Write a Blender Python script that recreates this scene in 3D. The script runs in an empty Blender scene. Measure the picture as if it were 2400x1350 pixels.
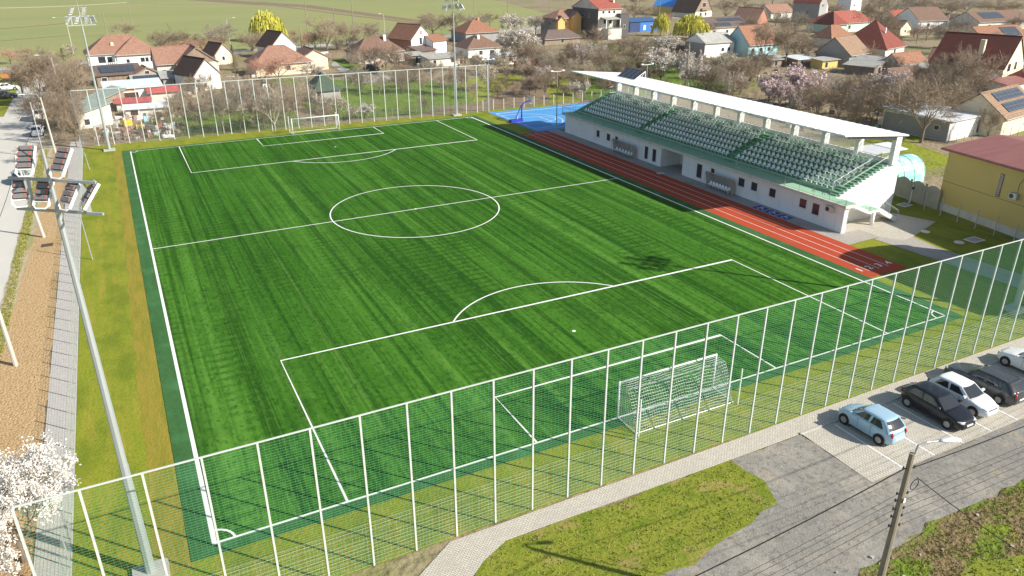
import bpy, bmesh, math, random
from mathutils import Vector, Matrix
R = math.radians
scene = bpy.context.scene
col = scene.collection
# ------------------------------------------------------------------ camera, light
cam_d = bpy.data.cameras.new('camera'); cam = bpy.data.objects.new('camera', cam_d); col.objects.link(cam)
cam.location = (-0.0324, -31.0673, 25.3844)
YAW, PIT, ROL = 0.4734, 0.4156, -0.0035
f = Vector((math.sin(YAW)*math.cos(PIT), math.cos(YAW)*math.cos(PIT), -math.sin(PIT)))
r = Vector((math.cos(YAW), -math.sin(YAW), 0)); u = r.cross(f)
r2 = r*math.cos(ROL)+u*math.sin(ROL); u2 = -r*math.sin(ROL)+u*math.cos(ROL)
cam.rotation_euler = Matrix((r2, u2, -f)).transposed().to_euler()
cam_d.sensor_width = 36; cam_d.lens = 36*1766.18/2400; cam_d.clip_end = 4000; cam_d.clip_start = .5
scene.camera = cam
SUN = Vector((1.072, -1.175, 1.0)).normalized()
sl = bpy.data.lights.new('sun', 'SUN'); sl.energy = 5; sl.angle = R(.5); sl.color = (1, .945, .85)
so = bpy.data.objects.new('sun', sl); col.objects.link(so); so.rotation_euler = SUN.to_track_quat('Z', 'Y').to_euler()
so.location = (60, -60, 60)
w = bpy.data.worlds.new('World'); scene.world = w; w.use_nodes = True
nt = w.node_tree; bg = nt.nodes['Background']
sky = nt.nodes.new('ShaderNodeTexSky'); sky.sky_type = 'NISHITA'; sky.sun_disc = False
sky.sun_elevation = math.asin(SUN.z); sky.sun_rotation = math.atan2(SUN.x, SUN.y)
nt.links.new(sky.outputs[0], bg.inputs[0]); bg.inputs[1].default_value = .09
scene.view_settings.view_transform = 'Standard'; scene.view_settings.look = 'None'
scene.view_settings.exposure = .56; scene.view_settings.gamma = 1
random.seed(7); rnd = random.random
def ru(a, b): return a+(b-a)*rnd()

# ------------------------------------------------------------------ materials
MATS = {}
def mat(name, c, rough=.8, layers=(), bump=None, metal=0, spec=.35, tex='world', brick=None, alpha=None, transl=0, rand=0):
    """layers: (scale xyz, detail, colour, low, high[, amount]); brick: (w,h,mortar,mortar colour,rotation,c1mix)"""
    if name in MATS: return MATS[name]
    m = bpy.data.materials.new(name); m.use_nodes = True; t = m.node_tree; N = t.nodes; L = t.links
    b = N['Principled BSDF']; b.inputs['Roughness'].default_value = rough; b.inputs['Metallic'].default_value = metal
    b.inputs['Specular IOR Level'].default_value = spec
    b.inputs['Base Color'].default_value = (*c, 1)
    m.diffuse_color = (*c, 1)
    if tex == 'world': co = N.new('ShaderNodeNewGeometry').outputs['Position']
    else: co = N.new('ShaderNodeTexCoord').outputs['Object']
    cur = None
    def mixc(fac, a, bcol, amount=1):
        mx = N.new('ShaderNodeMix'); mx.data_type = 'RGBA'
        if amount != 1:
            mm = N.new('ShaderNodeMath'); mm.operation = 'MULTIPLY'; L.new(fac, mm.inputs[0]); mm.inputs[1].default_value = amount; fac = mm.outputs[0]
        L.new(fac, mx.inputs[0])
        if a is None: mx.inputs[6].default_value = (*c, 1)
        else: L.new(a, mx.inputs[6])
        if isinstance(bcol, tuple): mx.inputs[7].default_value = (*bcol, 1)
        else: L.new(bcol, mx.inputs[7])
        return mx.outputs[2]
    def mapped(sc, rot=0, off=0):
        mp = N.new('ShaderNodeMapping'); L.new(co, mp.inputs[0]); mp.inputs['Scale'].default_value = sc
        mp.inputs['Rotation'].default_value = (0, 0, rot); mp.inputs['Location'].default_value = (off, off*.7, off*.3)
        return mp.outputs[0]
    if rand:
        oi = N.new('ShaderNodeObjectInfo'); cur = mixc(oi.outputs['Random'], None, tuple(min(1, x*(1+rand)) for x in c))
    bh = None
    if brick:
        bw, bhh, mo, mc, rot, c2 = brick
        bt = N.new('ShaderNodeTexBrick'); L.new(mapped((1, 1, 1), rot), bt.inputs[0])
        bt.inputs['Scale'].default_value = 1; bt.inputs['Brick Width'].default_value = bw; bt.inputs['Row Height'].default_value = bhh
        bt.inputs['Mortar Size'].default_value = mo; bt.inputs['Mortar Smooth'].default_value = .3
        bt.inputs['Color1'].default_value = (*c, 1); bt.inputs['Color2'].default_value = (*c2, 1); bt.inputs['Mortar'].default_value = (*mc, 1)
        cur = bt.outputs[0]; bh = bt.outputs[1]
    for i, ly in enumerate(layers):
        if ly[0] == 'wave':
            _, per, c2, msc, lo, hi, am = ly
            wv = N.new('ShaderNodeTexWave'); wv.wave_type = 'BANDS'; wv.bands_direction = 'Y'; L.new(co, wv.inputs[0])
            wv.inputs['Scale'].default_value = 6.283/20/per; wv.inputs['Distortion'].default_value = 2.2; wv.inputs['Detail'].default_value = 2; wv.inputs['Detail Scale'].default_value = 2.5
            wr = N.new('ShaderNodeMapRange'); L.new(wv.outputs[1], wr.inputs[0]); wr.inputs[1].default_value = .45; wr.inputs[2].default_value = .8
            nz = N.new('ShaderNodeTexNoise'); L.new(mapped(msc, 0, 9.1), nz.inputs[0]); nz.inputs['Scale'].default_value = 1; nz.inputs['Detail'].default_value = 2
            mr = N.new('ShaderNodeMapRange'); L.new(nz.outputs[0], mr.inputs[0]); mr.inputs[1].default_value = lo; mr.inputs[2].default_value = hi
            mm = N.new('ShaderNodeMath'); mm.operation = 'MULTIPLY'; L.new(wr.outputs[0], mm.inputs[0]); L.new(mr.outputs[0], mm.inputs[1])
            cur = mixc(mm.outputs[0], cur, c2, am); continue
        sc, det, c2, lo, hi = ly[:5]; am = ly[5] if len(ly) > 5 else 1
        nz = N.new('ShaderNodeTexNoise'); L.new(mapped(sc, 0, 3.1*i), nz.inputs[0]); nz.inputs['Scale'].default_value = 1; nz.inputs['Detail'].default_value = det
        nz.inputs['Roughness'].default_value = .6
        mr = N.new('ShaderNodeMapRange'); L.new(nz.outputs[0], mr.inputs[0]); mr.inputs[1].default_value = lo; mr.inputs[2].default_value = hi
        cur = mixc(mr.outputs[0], cur, c2, am)
    if cur is not None: L.new(cur, b.inputs['Base Color'])
    if bump:
        sc, det, st, di = bump
        nz = N.new('ShaderNodeTexNoise'); L.new(mapped((sc, sc, sc)), nz.inputs[0]); nz.inputs['Scale'].default_value = 1; nz.inputs['Detail'].default_value = det
        bp = N.new('ShaderNodeBump'); bp.inputs['Strength'].default_value = st; bp.inputs['Distance'].default_value = di
        L.new(nz.outputs[0], bp.inputs['Height']); out = bp.outputs[0]
        if bh is not None:
            b2 = N.new('ShaderNodeBump'); b2.invert = True; b2.inputs['Strength'].default_value = .6; b2.inputs['Distance'].default_value = .02
            L.new(bh, b2.inputs['Height']); L.new(out, b2.inputs['Normal']); out = b2.outputs[0]
        L.new(out, b.inputs['Normal'])
    if transl:
        b.inputs['Transmission Weight'].default_value = transl
    if alpha is not None:
        b.inputs['Alpha'].default_value = alpha
    MATS[name] = m; return m

M = {}
g1, g2 = (.022, .095, .008), (.10, .27, .035)
M['turf'] = mat('turf', (0.0467, 0.1506, 0.0144), .95, layers=[
    ((.05, .03, 1), 3, (0.0288, 0.1017, 0.0102), .42, .66, .75),
    ((.27, .006, 1), 1, (0.0690, 0.1953, 0.0206), .46, .60, .6),
    ((1.3, .010, 1), 3, (0.0163, 0.0667, 0.0082), .50, .60, .75), ((2.9, .022, 1), 3, (0.0136, 0.0570, 0.0071), .53, .62, .65),
    ((1.0, .014, 1), 3, (0.1137, 0.2686, 0.0403), .54, .66, .6), ((4.5, .05, 1), 2, (0.1093, 0.2605, 0.0351), .55, .68, .45),
    ('wave', .95, (0.0181, 0.0692, 0.0082), (.24, .045, 1), .52, .66, .6),
    ((.35, .35, 1), 4, (0.0217, 0.0814, 0.0092), .52, .70, .5),
    ((3.2, 2.4, 3), 5, (0.1003, 0.2442, 0.0351), .52, .74, .45), ((4.3, 2.6, 7), 5, (0.0110, 0.0489, 0.0061), .50, .70, .7)], bump=(9, 4, .4, .05), spec=.03)
M['turf_border'] = mat('turf_border', (.05, .14, .042), .95, layers=[((1.2, .1, 1), 3, (.035, .105, .028), .45, .65, .7), ((4, 3, 8), 4, (.025, .08, .022), .45, .8, .6), ((.5, .5, 1), 2, (.09, .27, .11), .5, .8, .5)], bump=(9, 4, .4, .05), spec=.15)
M['lawn'] = mat('lawn', (.215, .25, .02), .9, layers=[
    ((2.0, .12, 1), 3, (.36, .27, .045), .45, .7, .55), ((.5, .25, 1), 4, (.12, .17, .012), .46, .64, .75),
    ((5, 5, 5), 4, (.09, .14, .01), .5, .8, .7), ((11, 9, 9), 2, (.4, .36, .06), .5, .8, .35)], bump=(7, 4, .6, .08), spec=.15)
M['lawn_dry'] = mat('lawn_dry', (.29, .235, .035), .9, layers=[((1.6, .25, 1), 4, (.19, .20, .02), .42, .62, .8), ((6, 6, 6), 3, (.18, .13, .03), .5, .8, .5)], bump=(7, 4, .6, .08), spec=.15)
M['rough_grass'] = mat('rough_grass', (.21, .235, .03), .95, layers=[
    ((.7, .7, 1), 4, (.12, .18, .016), .46, .64, .8), ((.45, .6, 1), 5, (.34, .25, .10), .55, .68, .8),
    ((5, 5, 5), 4, (.06, .09, .01), .5, .8, .7), ((10, 10, 10), 2, (.38, .38, .08), .52, .8, .4)], bump=(7, 5, .6, .08), spec=.1)
M['weedy'] = mat('weedy', (.20, .15, .075), .95, layers=[((.35, .6, 1), 5, (.12, .19, .015), .46, .56, .9), ((1.6, 1.6, 1), 5, (.07, .045, .022), .55, .7, .9),
    ((.25, .25, 1), 3, (.26, .30, .02), .58, .7, .7), ((8, 8, 8), 3, (.33, .24, .14), .55, .8, .5)], bump=(4, 5, .9, .25), spec=.1)
M['gravel'] = mat('gravel', (.26, .245, .215), .95, layers=[((.35, .2, 1), 4, (.44, .40, .33), .48, .68, .6), ((.6, .3, 1), 4, (.20, .19, .17), .5, .72, .5),
    ((.12, 1.6, 1), 4, (.22, .205, .175), .5, .66, .7), ((.9, .9, 1), 5, (.36, .31, .235), .54, .68, .6), ((4, 4, 6), 5, (.11, .10, .088), .50, .74, .8), ((9, 9, 9), 3, (.52, .49, .42), .56, .78, .6)], bump=(13, 5, .5, .05), spec=.1)
M['pavers'] = mat('pavers', (.53, .49, .41), .9, brick=(.2, .1, .012, (.24, .21, .16), 0, (.62, .58, .49)), layers=[((.6, .6, 1), 3, (.42, .39, .33), .5, .75, .45), ((9, 9, 9), 2, (.3, .27, .22), .55, .85, .3)], bump=(12, 3, .2, .02))
M['pavers_grey'] = mat('pavers_grey', (.43, .39, .33), .9, brick=(.2, .1, .012, (.2, .19, .17), 0, (.48, .45, .41)), layers=[((.8, .3, 1), 4, (.2, .19, .17), .52, .72, .7)], bump=(12, 3, .2, .02))
M['side_paver'] = mat('side_paver', (.50, .47, .42), .9, brick=(.2, .1, .008, (.34, .32, .28), 0, (.56, .53, .48)), layers=[((.5, .3, 1), 3, (.58, .55, .48), .5, .75, .5)], bump=(12, 3, .2, .02))
M['mulch'] = mat('mulch', (.48, .335, .175), .95, layers=[((5, 5, 5), 4, (.26, .14, .055), .5, .72, .8), ((9, 6, 9), 3, (.72, .50, .27), .52, .75, .8), ((.25, .12, 1), 3, (.34, .24, .11), .52, .7, .6)], bump=(7, 5, 1, .12), spec=.1)
M['dirt_verge'] = mat('dirt_verge', (.42, .36, .26), .95, layers=[((.5, .2, 1), 4, (.22, .24, .05), .5, .62, .7), ((1, .6, 1), 4, (.20, .15, .09), .55, .75, .6), ((7, 7, 7), 3, (.55, .48, .36), .5, .8, .5)], bump=(6, 5, .7, .1))
M['road'] = mat('road_pale', (.56, .535, .47), .9, layers=[((.25, .05, 1), 4, (.42, .40, .35), .48, .75, .6), ((.8, .3, 1), 5, (.66, .62, .55), .55, .75, .5), ((8, 8, 8), 2, (.36, .34, .3), .55, .85, .4)], bump=(10, 3, .2, .02))
M['road_far'] = mat('road_far', (.36, .35, .32), .9, layers=[((.1, .1, 1), 3, (.46, .44, .39), .45, .7)])
M['track'] = mat('track', (.41, .066, .027), .85, layers=[((.5, .12, 1), 5, (.56, .16, .09), .58, .75, .5), ((.2, .05, 1), 3, (.48, .07, .025), .45, .7, .7), ((12, 12, 12), 3, (.40, .05, .02), .5, .85, .6)], bump=(15, 3, .2, .02), spec=.2)
M['court'] = mat('court', (.075, .29, .60), .7, layers=[((.3, .3, 1), 3, (.10, .34, .66), .45, .7, .6)], spec=.3)
M['court_key'] = mat('court_key', (.085, .31, .62), .7, layers=[((.3, .3, 1), 3, (.07, .27, .56), .45, .7, .6)], spec=.3)
M['blue_paint'] = mat('blue_paint', (.03, .06, .30), .6)
M['line'] = mat('line_paint', (.84, .83, .78), .8, layers=[((4, 4, 4), 3, (.70, .68, .62), .5, .8, .5)])
M['line_pink'] = mat('line_worn', (.78, .66, .60), .8)
M['concrete'] = mat('concrete', (.45, .43, .39), .9, layers=[((1, 1, 1), 4, (.34, .32, .29), .45, .7, .6)], bump=(8, 4, .3, .02))
M['pole_conc'] = mat('pole_concrete', (.52, .49, .43), .9, layers=[((2, 2, .6), 4, (.38, .35, .29), .45, .7, .6)])
M['pole_old'] = mat('pole_old_concrete', (.30, .255, .19), .95, layers=[((4, 4, .8), 4, (.19, .155, .11), .45, .7, .7)], bump=(12, 4, .4, .02))
M['galv'] = mat('galvanised_steel', (.42, .46, .46), .5, layers=[((1.5, 1.5, .4), 3, (.33, .37, .37), .45, .7, .5)], metal=.35, spec=.5)
M['post'] = mat('fence_post_steel', (.56, .60, .57), .55, metal=.1, layers=[((1, 1, 3), 3, (.44, .46, .43), .5, .7, .6)])
M['post_dull'] = mat('fence_post_dull', (.48, .47, .44), .7)
M['mesh_green'] = mat('net_pale_green', (.07, .30, .16), .8)
M['mesh_grey'] = mat('mesh_grey', (.42, .43, .38), .7)
M['mesh_dark'] = mat('mesh_dark', (.10, .12, .10), .8)
M['white'] = mat('white_wall', (.85, .85, .83), .85, layers=[((1.6, 1.6, .22), 4, (.64, .645, .62), .54, .74, .55), ((.4, .4, .8), 3, (.74, .735, .70), .45, .75, .5)])
M['white_roof'] = mat('white_sheet_metal', (.88, .88, .87), .4, spec=.5)
M['offwhite'] = mat('offwhite_render', (.66, .63, .56), .9, layers=[((1.2, 1.2, .35), 4, (.46, .41, .34), .45, .7, .6)])
M['whitepaint'] = mat('white_paint', (.85, .85, .83), .5, spec=.4)
M['seat'] = mat('seat_plastic', (.88, .89, .87), .45, spec=.5, rand=-.06)
M['terr'] = mat('terrace_green', (.135, .33, .185), .8, layers=[((.7, .7, .7), 3, (.17, .38, .22), .45, .7, .6)])
M['walk'] = mat('walkway_green', (.30, .52, .36), .8, layers=[((.7, .7, .7), 3, (.29, .52, .34), .45, .7, .6)])
M['black'] = mat('black_rubber', (.018, .018, .018), .8)
M['darkmetal'] = mat('dark_metal', (.06, .06, .065), .5, metal=.3)
M['glass'] = mat('window_glass', (.035, .04, .045), .08, spec=.8)
M['cglass'] = mat('car_glass', (.018, .022, .025), .06, spec=.8)
M['reveal'] = mat('brown_reveal', (.06, .03, .022), .6)
M['frame'] = mat('window_frame', (.80, .80, .78), .6)
M['brownframe'] = mat('brown_frame', (.16, .09, .05), .6)
M['lamp'] = mat('lamp_housing', (.74, .78, .80), .35, spec=.5)
M['module'] = mat('lamp_module', (.12, .12, .125), .5, metal=.2)
M['module_face'] = mat('lamp_module_face', (.42, .43, .43), .5)
M['redlabel'] = mat('red_label', (.45, .11, .08), .6)
M['solar'] = mat('solar_panel', (.04, .048, .06), .3, tex='obj', brick=(.8, .55, .02, (.2, .21, .22), 0, (.05, .06, .072)), spec=.5)
M['blue_metal'] = mat('blue_metal', (.035, .05, .42), .5)
M['yellowwall'] = mat('yellow_render', (.66, .50, .17), .9, layers=[((.4, .4, .5), 3, (.60, .45, .15), .45, .72, .5)])
M['cream'] = mat('cream_render', (.74, .65, .47), .9, layers=[((.5, .5, .5), 3, (.66, .56, .38), .45, .7, .5)])
M['orangewall'] = mat('orange_render', (.74, .46, .17), .9, layers=[((.5, .5, .5), 3, (.66, .38, .12), .45, .7, .5)])
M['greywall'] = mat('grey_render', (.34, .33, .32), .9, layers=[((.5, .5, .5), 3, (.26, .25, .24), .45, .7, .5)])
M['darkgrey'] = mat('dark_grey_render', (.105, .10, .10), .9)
M['mint'] = mat('mint_render', (.50, .66, .55), .9)
M['skyblue'] = mat('light_blue_render', (.42, .66, .70), .9)
M['bluewall'] = mat('blue_sheet_wall', (.045, .17, .50), .6)
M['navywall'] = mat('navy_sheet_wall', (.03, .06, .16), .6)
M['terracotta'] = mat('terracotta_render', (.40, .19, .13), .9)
M['brickw'] = mat('brick_wall', (.46, .22, .12), .9, tex='obj', brick=(.4, .2, .02, (.40, .34, .27), 0, (.56, .30, .18)))
M['wood'] = mat('weathered_boards', (.30, .23, .17), .9, layers=[((3, 3, .4), 3, (.18, .135, .10), .45, .7)])
M['bark'] = mat('bark', (.17, .135, .10), .95, layers=[((3, 3, 1), 3, (.17, .13, .095), .45, .7)], rand=.2)
M['bark_pale'] = mat('bark_pale', (.48, .43, .36), .95, layers=[((3, 3, 1), 3, (.30, .26, .2), .5, .7)])
M['twig'] = mat('twigs_brown', (.24, .185, .13), .95, rand=.35)
M['twig_grey'] = mat('twigs_grey', (.31, .265, .205), .95, rand=.2)
M['twig_red'] = mat('twigs_reddish', (.38, .22, .16), .95, rand=.3)
M['twig_dark'] = mat('twigs_dark', (.27, .21, .15), .95, rand=.3)
M['bloss_w'] = mat('white_blossom', (.74, .70, .64), .9)
M['bloss_c'] = mat('cream_blossom', (.70, .66, .52), .9)
M['bloss_p'] = mat('pink_blossom', (.78, .62, .62), .9)
M['bloss_pp'] = mat('pale_pink_blossom', (.76, .68, .65), .9)
M['willow'] = mat('willow_leaves', (.56, .52, .06), .9, rand=.1)
M['willow2'] = mat('willow_leaves_pale', (.46, .46, .12), .9)
M['needle'] = mat('conifer_needles', (.055, .075, .03), .95, rand=.3)
M['needle2'] = mat('conifer_brownish', (.14, .12, .04), .95)
def tile(name, c, c2, mo=(.10, .05, .03)):
    M[name] = mat(name, c, .85, tex='obj', brick=(.42, .34, .035, mo, 0, c2), layers=[((.9, .9, .9), 4, tuple(x*.6 for x in c), .5, .72, .55), ((2.5, 2.5, 2.5), 3, tuple(min(1, x*1.4) for x in c), .56, .75, .45)], bump=(6, 3, .3, .05))
tile('t_orange', (0.361, 0.189, 0.115), (0.279, 0.135, 0.082), (.20, .08, .045))
tile('t_salmon', (0.361, 0.213, 0.152), (0.287, 0.160, 0.111), (.22, .10, .07))
tile('t_red', (0.271, 0.078, 0.053), (0.213, 0.057, 0.041), (.14, .03, .02))
tile('t_brightred', (0.369, 0.115, 0.082), (0.303, 0.090, 0.066), (.3, .06, .04))
tile('t_darkred', (0.143, 0.037, 0.026), (0.119, 0.030, 0.022), (.06, .018, .013))
tile('t_brown', (0.246, 0.152, 0.107), (0.197, 0.115, 0.082), (.10, .06, .045))
tile('t_dark', (0.098, 0.061, 0.045), (0.074, 0.045, 0.034), (.04, .025, .02))
tile('t_grey', (0.279, 0.262, 0.230), (0.230, 0.213, 0.189), (.18, .17, .15))
tile('t_shingle', (0.164, 0.123, 0.107), (0.139, 0.102, 0.090), (.12, .09, .08))
tile('t_tan', (0.344, 0.238, 0.156), (0.279, 0.180, 0.115), (.18, .11, .07))
M['r_white'] = mat('r_white_metal', (.70, .73, .75), .35, spec=.5, tex='obj', layers=[((.4, 2, 1), 3, (.60, .64, .68), .45, .7)])
M['r_grey'] = mat('r_corrugated_grey', (.42, .42, .38), .8, tex='obj', layers=[((6, .3, 1), 2, (.25, .25, .23), .45, .6, .8), ((.6, .6, .6), 4, (.30, .27, .23), .5, .7, .6)])
M['r_green'] = mat('r_dark_green', (.045, .075, .05), .7)
M['r_greenish'] = mat('r_corrugated_greenish', (.36, .42, .36), .7, tex='obj', layers=[((5, .3, 1), 2, (.22, .28, .24), .45, .6, .8)])
M['r_redsheet'] = mat('r_red_sheet', (.48, .11, .10), .6, tex='obj', layers=[((4, .3, 1), 2, (.36, .08, .08), .45, .6, .8)])
M['r_maroon'] = mat('r_maroon_sheet', (.29, .125, .105), .55, tex='obj', layers=[((4.5, .3, 1), 2, (.24, .08, .07), .45, .6, .7)])
M['r_blue'] = mat('r_blue_sheet', (.06, .32, .78), .5, spec=.4)
M['r_bluedark'] = mat('r_blue_dark_sheet', (.05, .11, .22), .5)
M['aqua'] = mat('aqua_film', (.30, .72, .62), .35, layers=[((1.2, 1.2, 1.2), 3, (.60, .80, .72), .5, .62)], spec=.5)
M['tarp'] = mat('white_tarp', (.70, .69, .66), .7)

# ------------------------------------------------------------------ mesh builder
class B:
    def __init__(s): s.v = []; s.f = []; s.mi = []; s.cur = 0
    def add(s, vs, fs):
        n = len(s.v); s.v += [tuple(p) for p in vs]
        for q in fs: s.f.append(tuple(n+i for i in q)); s.mi.append(s.cur)
        return s
    def box(s, x0, x1, y0, y1, z0, z1):
        return s.add([(x, y, z) for z in (z0, z1) for y in (y0, y1) for x in (x0, x1)],
            [(0, 2, 3, 1), (4, 5, 7, 6), (0, 1, 5, 4), (2, 6, 7, 3), (0, 4, 6, 2), (1, 3, 7, 5)])
    def obox(s, c, ax, ay, az):
        c, ax, ay, az = map(Vector, (c, ax, ay, az))
        return s.add([c+ax*i+ay*j+az*k for k in (-1, 1) for j in (-1, 1) for i in (-1, 1)],
            [(0, 2, 3, 1), (4, 5, 7, 6), (0, 1, 5, 4), (2, 6, 7, 3), (0, 4, 6, 2), (1, 3, 7, 5)])
    def bar(s, p, q, w, h=None, up=(0, 0, 1)):
        p, q = Vector(p), Vector(q); d = (q-p); L = d.length
        if L < 1e-6: return s
        d /= L; up = Vector(up)
        if abs(d.dot(up)) > .98: up = Vector((0, 1, 0))
        a = d.cross(up).normalized(); b = a.cross(d); h = h or w
        return s.obox((p+q)/2, d*L/2, a*w/2, b*h/2)
    def tube(s, pts, r, n=6, cap=True):
        pts = [Vector(p) for p in pts]; k = len(pts)
        rr = r if isinstance(r, (list, tuple)) else [r]*k; base = len(s.v)
        prev = None
        for i, p in enumerate(pts):
            d = (pts[min(i+1, k-1)]-pts[max(i-1, 0)]).normalized()
            if prev is None:
                a = d.orthogonal().normalized()
            else:
                a = (prev-d*prev.dot(d)).normalized()
            prev = a; b = d.cross(a)
            for j in range(n):
                t = 2*math.pi*j/n; s.v.append(tuple(p+(a*math.cos(t)+b*math.sin(t))*rr[i]))
        for i in range(k-1):
            for j in range(n):
                s.f.append((base+i*n+j, base+i*n+(j+1) % n, base+(i+1)*n+(j+1) % n, base+(i+1)*n+j)); s.mi.append(s.cur)
        if cap:
            s.f.append(tuple(base+j for j in reversed(range(n)))); s.mi.append(s.cur)
            s.f.append(tuple(base+(k-1)*n+j for j in range(n))); s.mi.append(s.cur)
        return s
    def prism(s, poly, z0, z1):
        n = len(poly); z = lambda q, zz: (q[0], q[1], zz)
        return s.add([z(p, z0) for p in poly]+[z(p, z1) for p in poly], [tuple(reversed(range(n))), tuple(range(n, 2*n))]+[(i, (i+1) % n, n+(i+1) % n, n+i) for i in range(n)])
    def poly(s, pts): return s.add(pts, [tuple(range(len(pts)))])
    def slab(s, pts, t):
        """thick plate: pts polygon is the top, extruded down by t"""
        n = len(pts); p = [Vector(q) for q in pts]
        return s.add(p+[q-Vector((0, 0, t)) for q in p], [tuple(range(n)), tuple(reversed(range(n, 2*n)))]+[((i+1) % n, i, n+i, n+(i+1) % n) for i in range(n)])
    def mesh(s, name, mats, smooth=False):
        me = bpy.data.meshes.new(name); me.from_pydata(s.v, [], s.f)
        for m in (mats if isinstance(mats, (list, tuple)) else [mats]): me.materials.append(m)
        if any(s.mi): me.polygons.foreach_set('material_index', s.mi)
        if smooth: me.polygons.foreach_set('use_smooth', [True]*len(me.polygons))
        me.update(); return me
    def shift(s, d):
        s.v = [(x-d[0], y-d[1], z-d[2]) for x, y, z in s.v]; return s

def tag(o, label=None, cat=None, group=None, kind=None):
    if label: o['label'] = label
    if cat: o['category'] = cat
    if group: o['group'] = group
    if kind: o['kind'] = kind
    return o
def ob(name, me, parent=None, loc=(0, 0, 0), rz=0):
    o = bpy.data.objects.new(name, me); col.objects.link(o); o.location = loc; o.rotation_euler[2] = rz
    if parent: o.parent = parent
    return o
def part(name, b, m, parent, loc=(0, 0, 0), rz=0, smooth=False, world=False):
    if world: b.shift(parent.location)
    return ob(name, b.mesh(name, m, smooth), parent, loc, rz)
def thing(name, label, cat, loc=(0, 0, 0), rz=0, group=None):
    o = bpy.data.objects.new(name, None); col.objects.link(o); o.location = loc; o.rotation_euler[2] = rz
    o.empty_display_size = .3
    return tag(o, label, cat, group)
def copy_tree(o, parent=None):
    c = o.copy(); col.objects.link(c); c.parent = parent
    for ch in [x for x in KIDS.get(o.name, [])] if o.name in KIDS else list(o.children): copy_tree(ch, c)
    return c
KIDS = {}
def structure(name, b, m, smooth=False):
    return tag(ob(name, b.mesh(name, m, smooth)), kind='structure')
def sheet(name, pts, m, z=0):
    return structure(name, B().poly([(p[0], p[1], z) for p in pts]), m)
def rect(x0, x1, y0, y1): return [(x0, y0), (x1, y0), (x1, y1), (x0, y1)]
def wobble(pts, amp=.25, step=1.5, closed=True):
    """irregular natural edge"""
    out = []; n = len(pts)
    for i in range(n if closed else n-1):
        a, b = Vector(pts[i][:2]), Vector(pts[(i+1) % n][:2]); L = (b-a).length; k = max(1, int(L/step))
        nn = Vector((-(b-a).y, (b-a).x))/(L+1e-9)
        for j in range(k):
            p = a+(b-a)*(j/k)+nn*(ru(-amp, amp) if j or 1 else 0); out.append((p.x, p.y))
    return out
# ------------------------------------------------------------------ ground
M['village'] = mat('village_ground', (.31, .25, .165), .95, layers=[((.045, .06, 1), 4, (.19, .21, .05), .50, .62, .75), ((.12, .1, 1), 4, (.27, .22, .14), .52, .68, .8),
    ((.5, .5, 1), 4, (.17, .13, .085), .52, .72, .7), ((3, 3, 3), 4, (.09, .075, .04), .5, .8, .6)], bump=(1.5, 5, .8, .3), spec=.1)
M['farm'] = mat('farmland', (.28, .29, .115), .95, layers=[((.004, .012, 1), 3, (.235, .265, .10), .42, .65, .8), ((.02, .12, 1), 4, (.33, .31, .15), .5, .75, .6), ((.3, .6, 1), 4, (.30, .31, .11), .52, .8, .4)], spec=.1)
M['garden_green'] = mat('garden_green', (.11, .20, .03), .95, layers=[((.3, .3, 1), 4, (.19, .24, .03), .45, .65, .8), ((.6, .6, 1), 4, (.15, .11, .055), .54, .68, .8), ((3, 3, 3), 4, (.05, .08, .012), .5, .75, .7)], bump=(2, 5, .8, .2), spec=.1)
M['yellow_green'] = mat('yellow_green', (.25, .28, .03), .95, layers=[((.3, .3, 1), 4, (.15, .19, .025), .48, .66, .8), ((.8, .5, 1), 4, (.20, .14, .08), .56, .7, .8), ((3, 3, 3), 4, (.08, .09, .02), .5, .8, .6)], bump=(2, 5, .8, .2), spec=.1)
M['dirt'] = mat('garden_dirt', (.24, .18, .12), .95, layers=[((.4, .4, 1), 4, (.15, .105, .065), .48, .7, .8), ((.8, .8, 1), 4, (.14, .16, .035), .57, .7, .6), ((3, 3, 3), 4, (.3, .25, .19), .5, .8, .5)], bump=(2, 5, .8, .2), spec=.1)
sheet('ground', rect(-900, 1600, -300, 1500), M['village'], -.06)
sheet('farmland', [(-900, 196), (-25, 203), (51, 217), (104, 227.5), (130, 234), (160, 247), (182, 275), (215, 400), (330, 900), (330, 1480), (-900, 1480)], M['farm'], -.05)
structure('farm_road', B().poly([(x, y, -.04) for x, y in [(-300, 186), (-25, 196), (51, 209), (104, 219), (130, 225), (170, 240), (230, 250), (230, 258), (165, 247.5), (129, 232.5), (103, 226), (50, 216), (-25, 202.4), (-300, 192)]]), M['road_far'])
sheet('field_track', [(82, 459), (83, 453), (103, 330), (116, 268), (120, 262), (122, 264), (119, 272), (106, 332), (86, 455)], M['dirt'], -.045)
sheet('field_track', [(112.26, 312.81), (97.07, 413.72), (79.37, 442.09), (58.71, 499.94), (50.98, 521.60), (52.69, 538.69), (66.81, 524.08), (89.42, 470.90), (107.00, 425.85), (119.02, 320.85), (125.90, 254.30), (123.57, 249.06)], M['dirt'], -.046)
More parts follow.
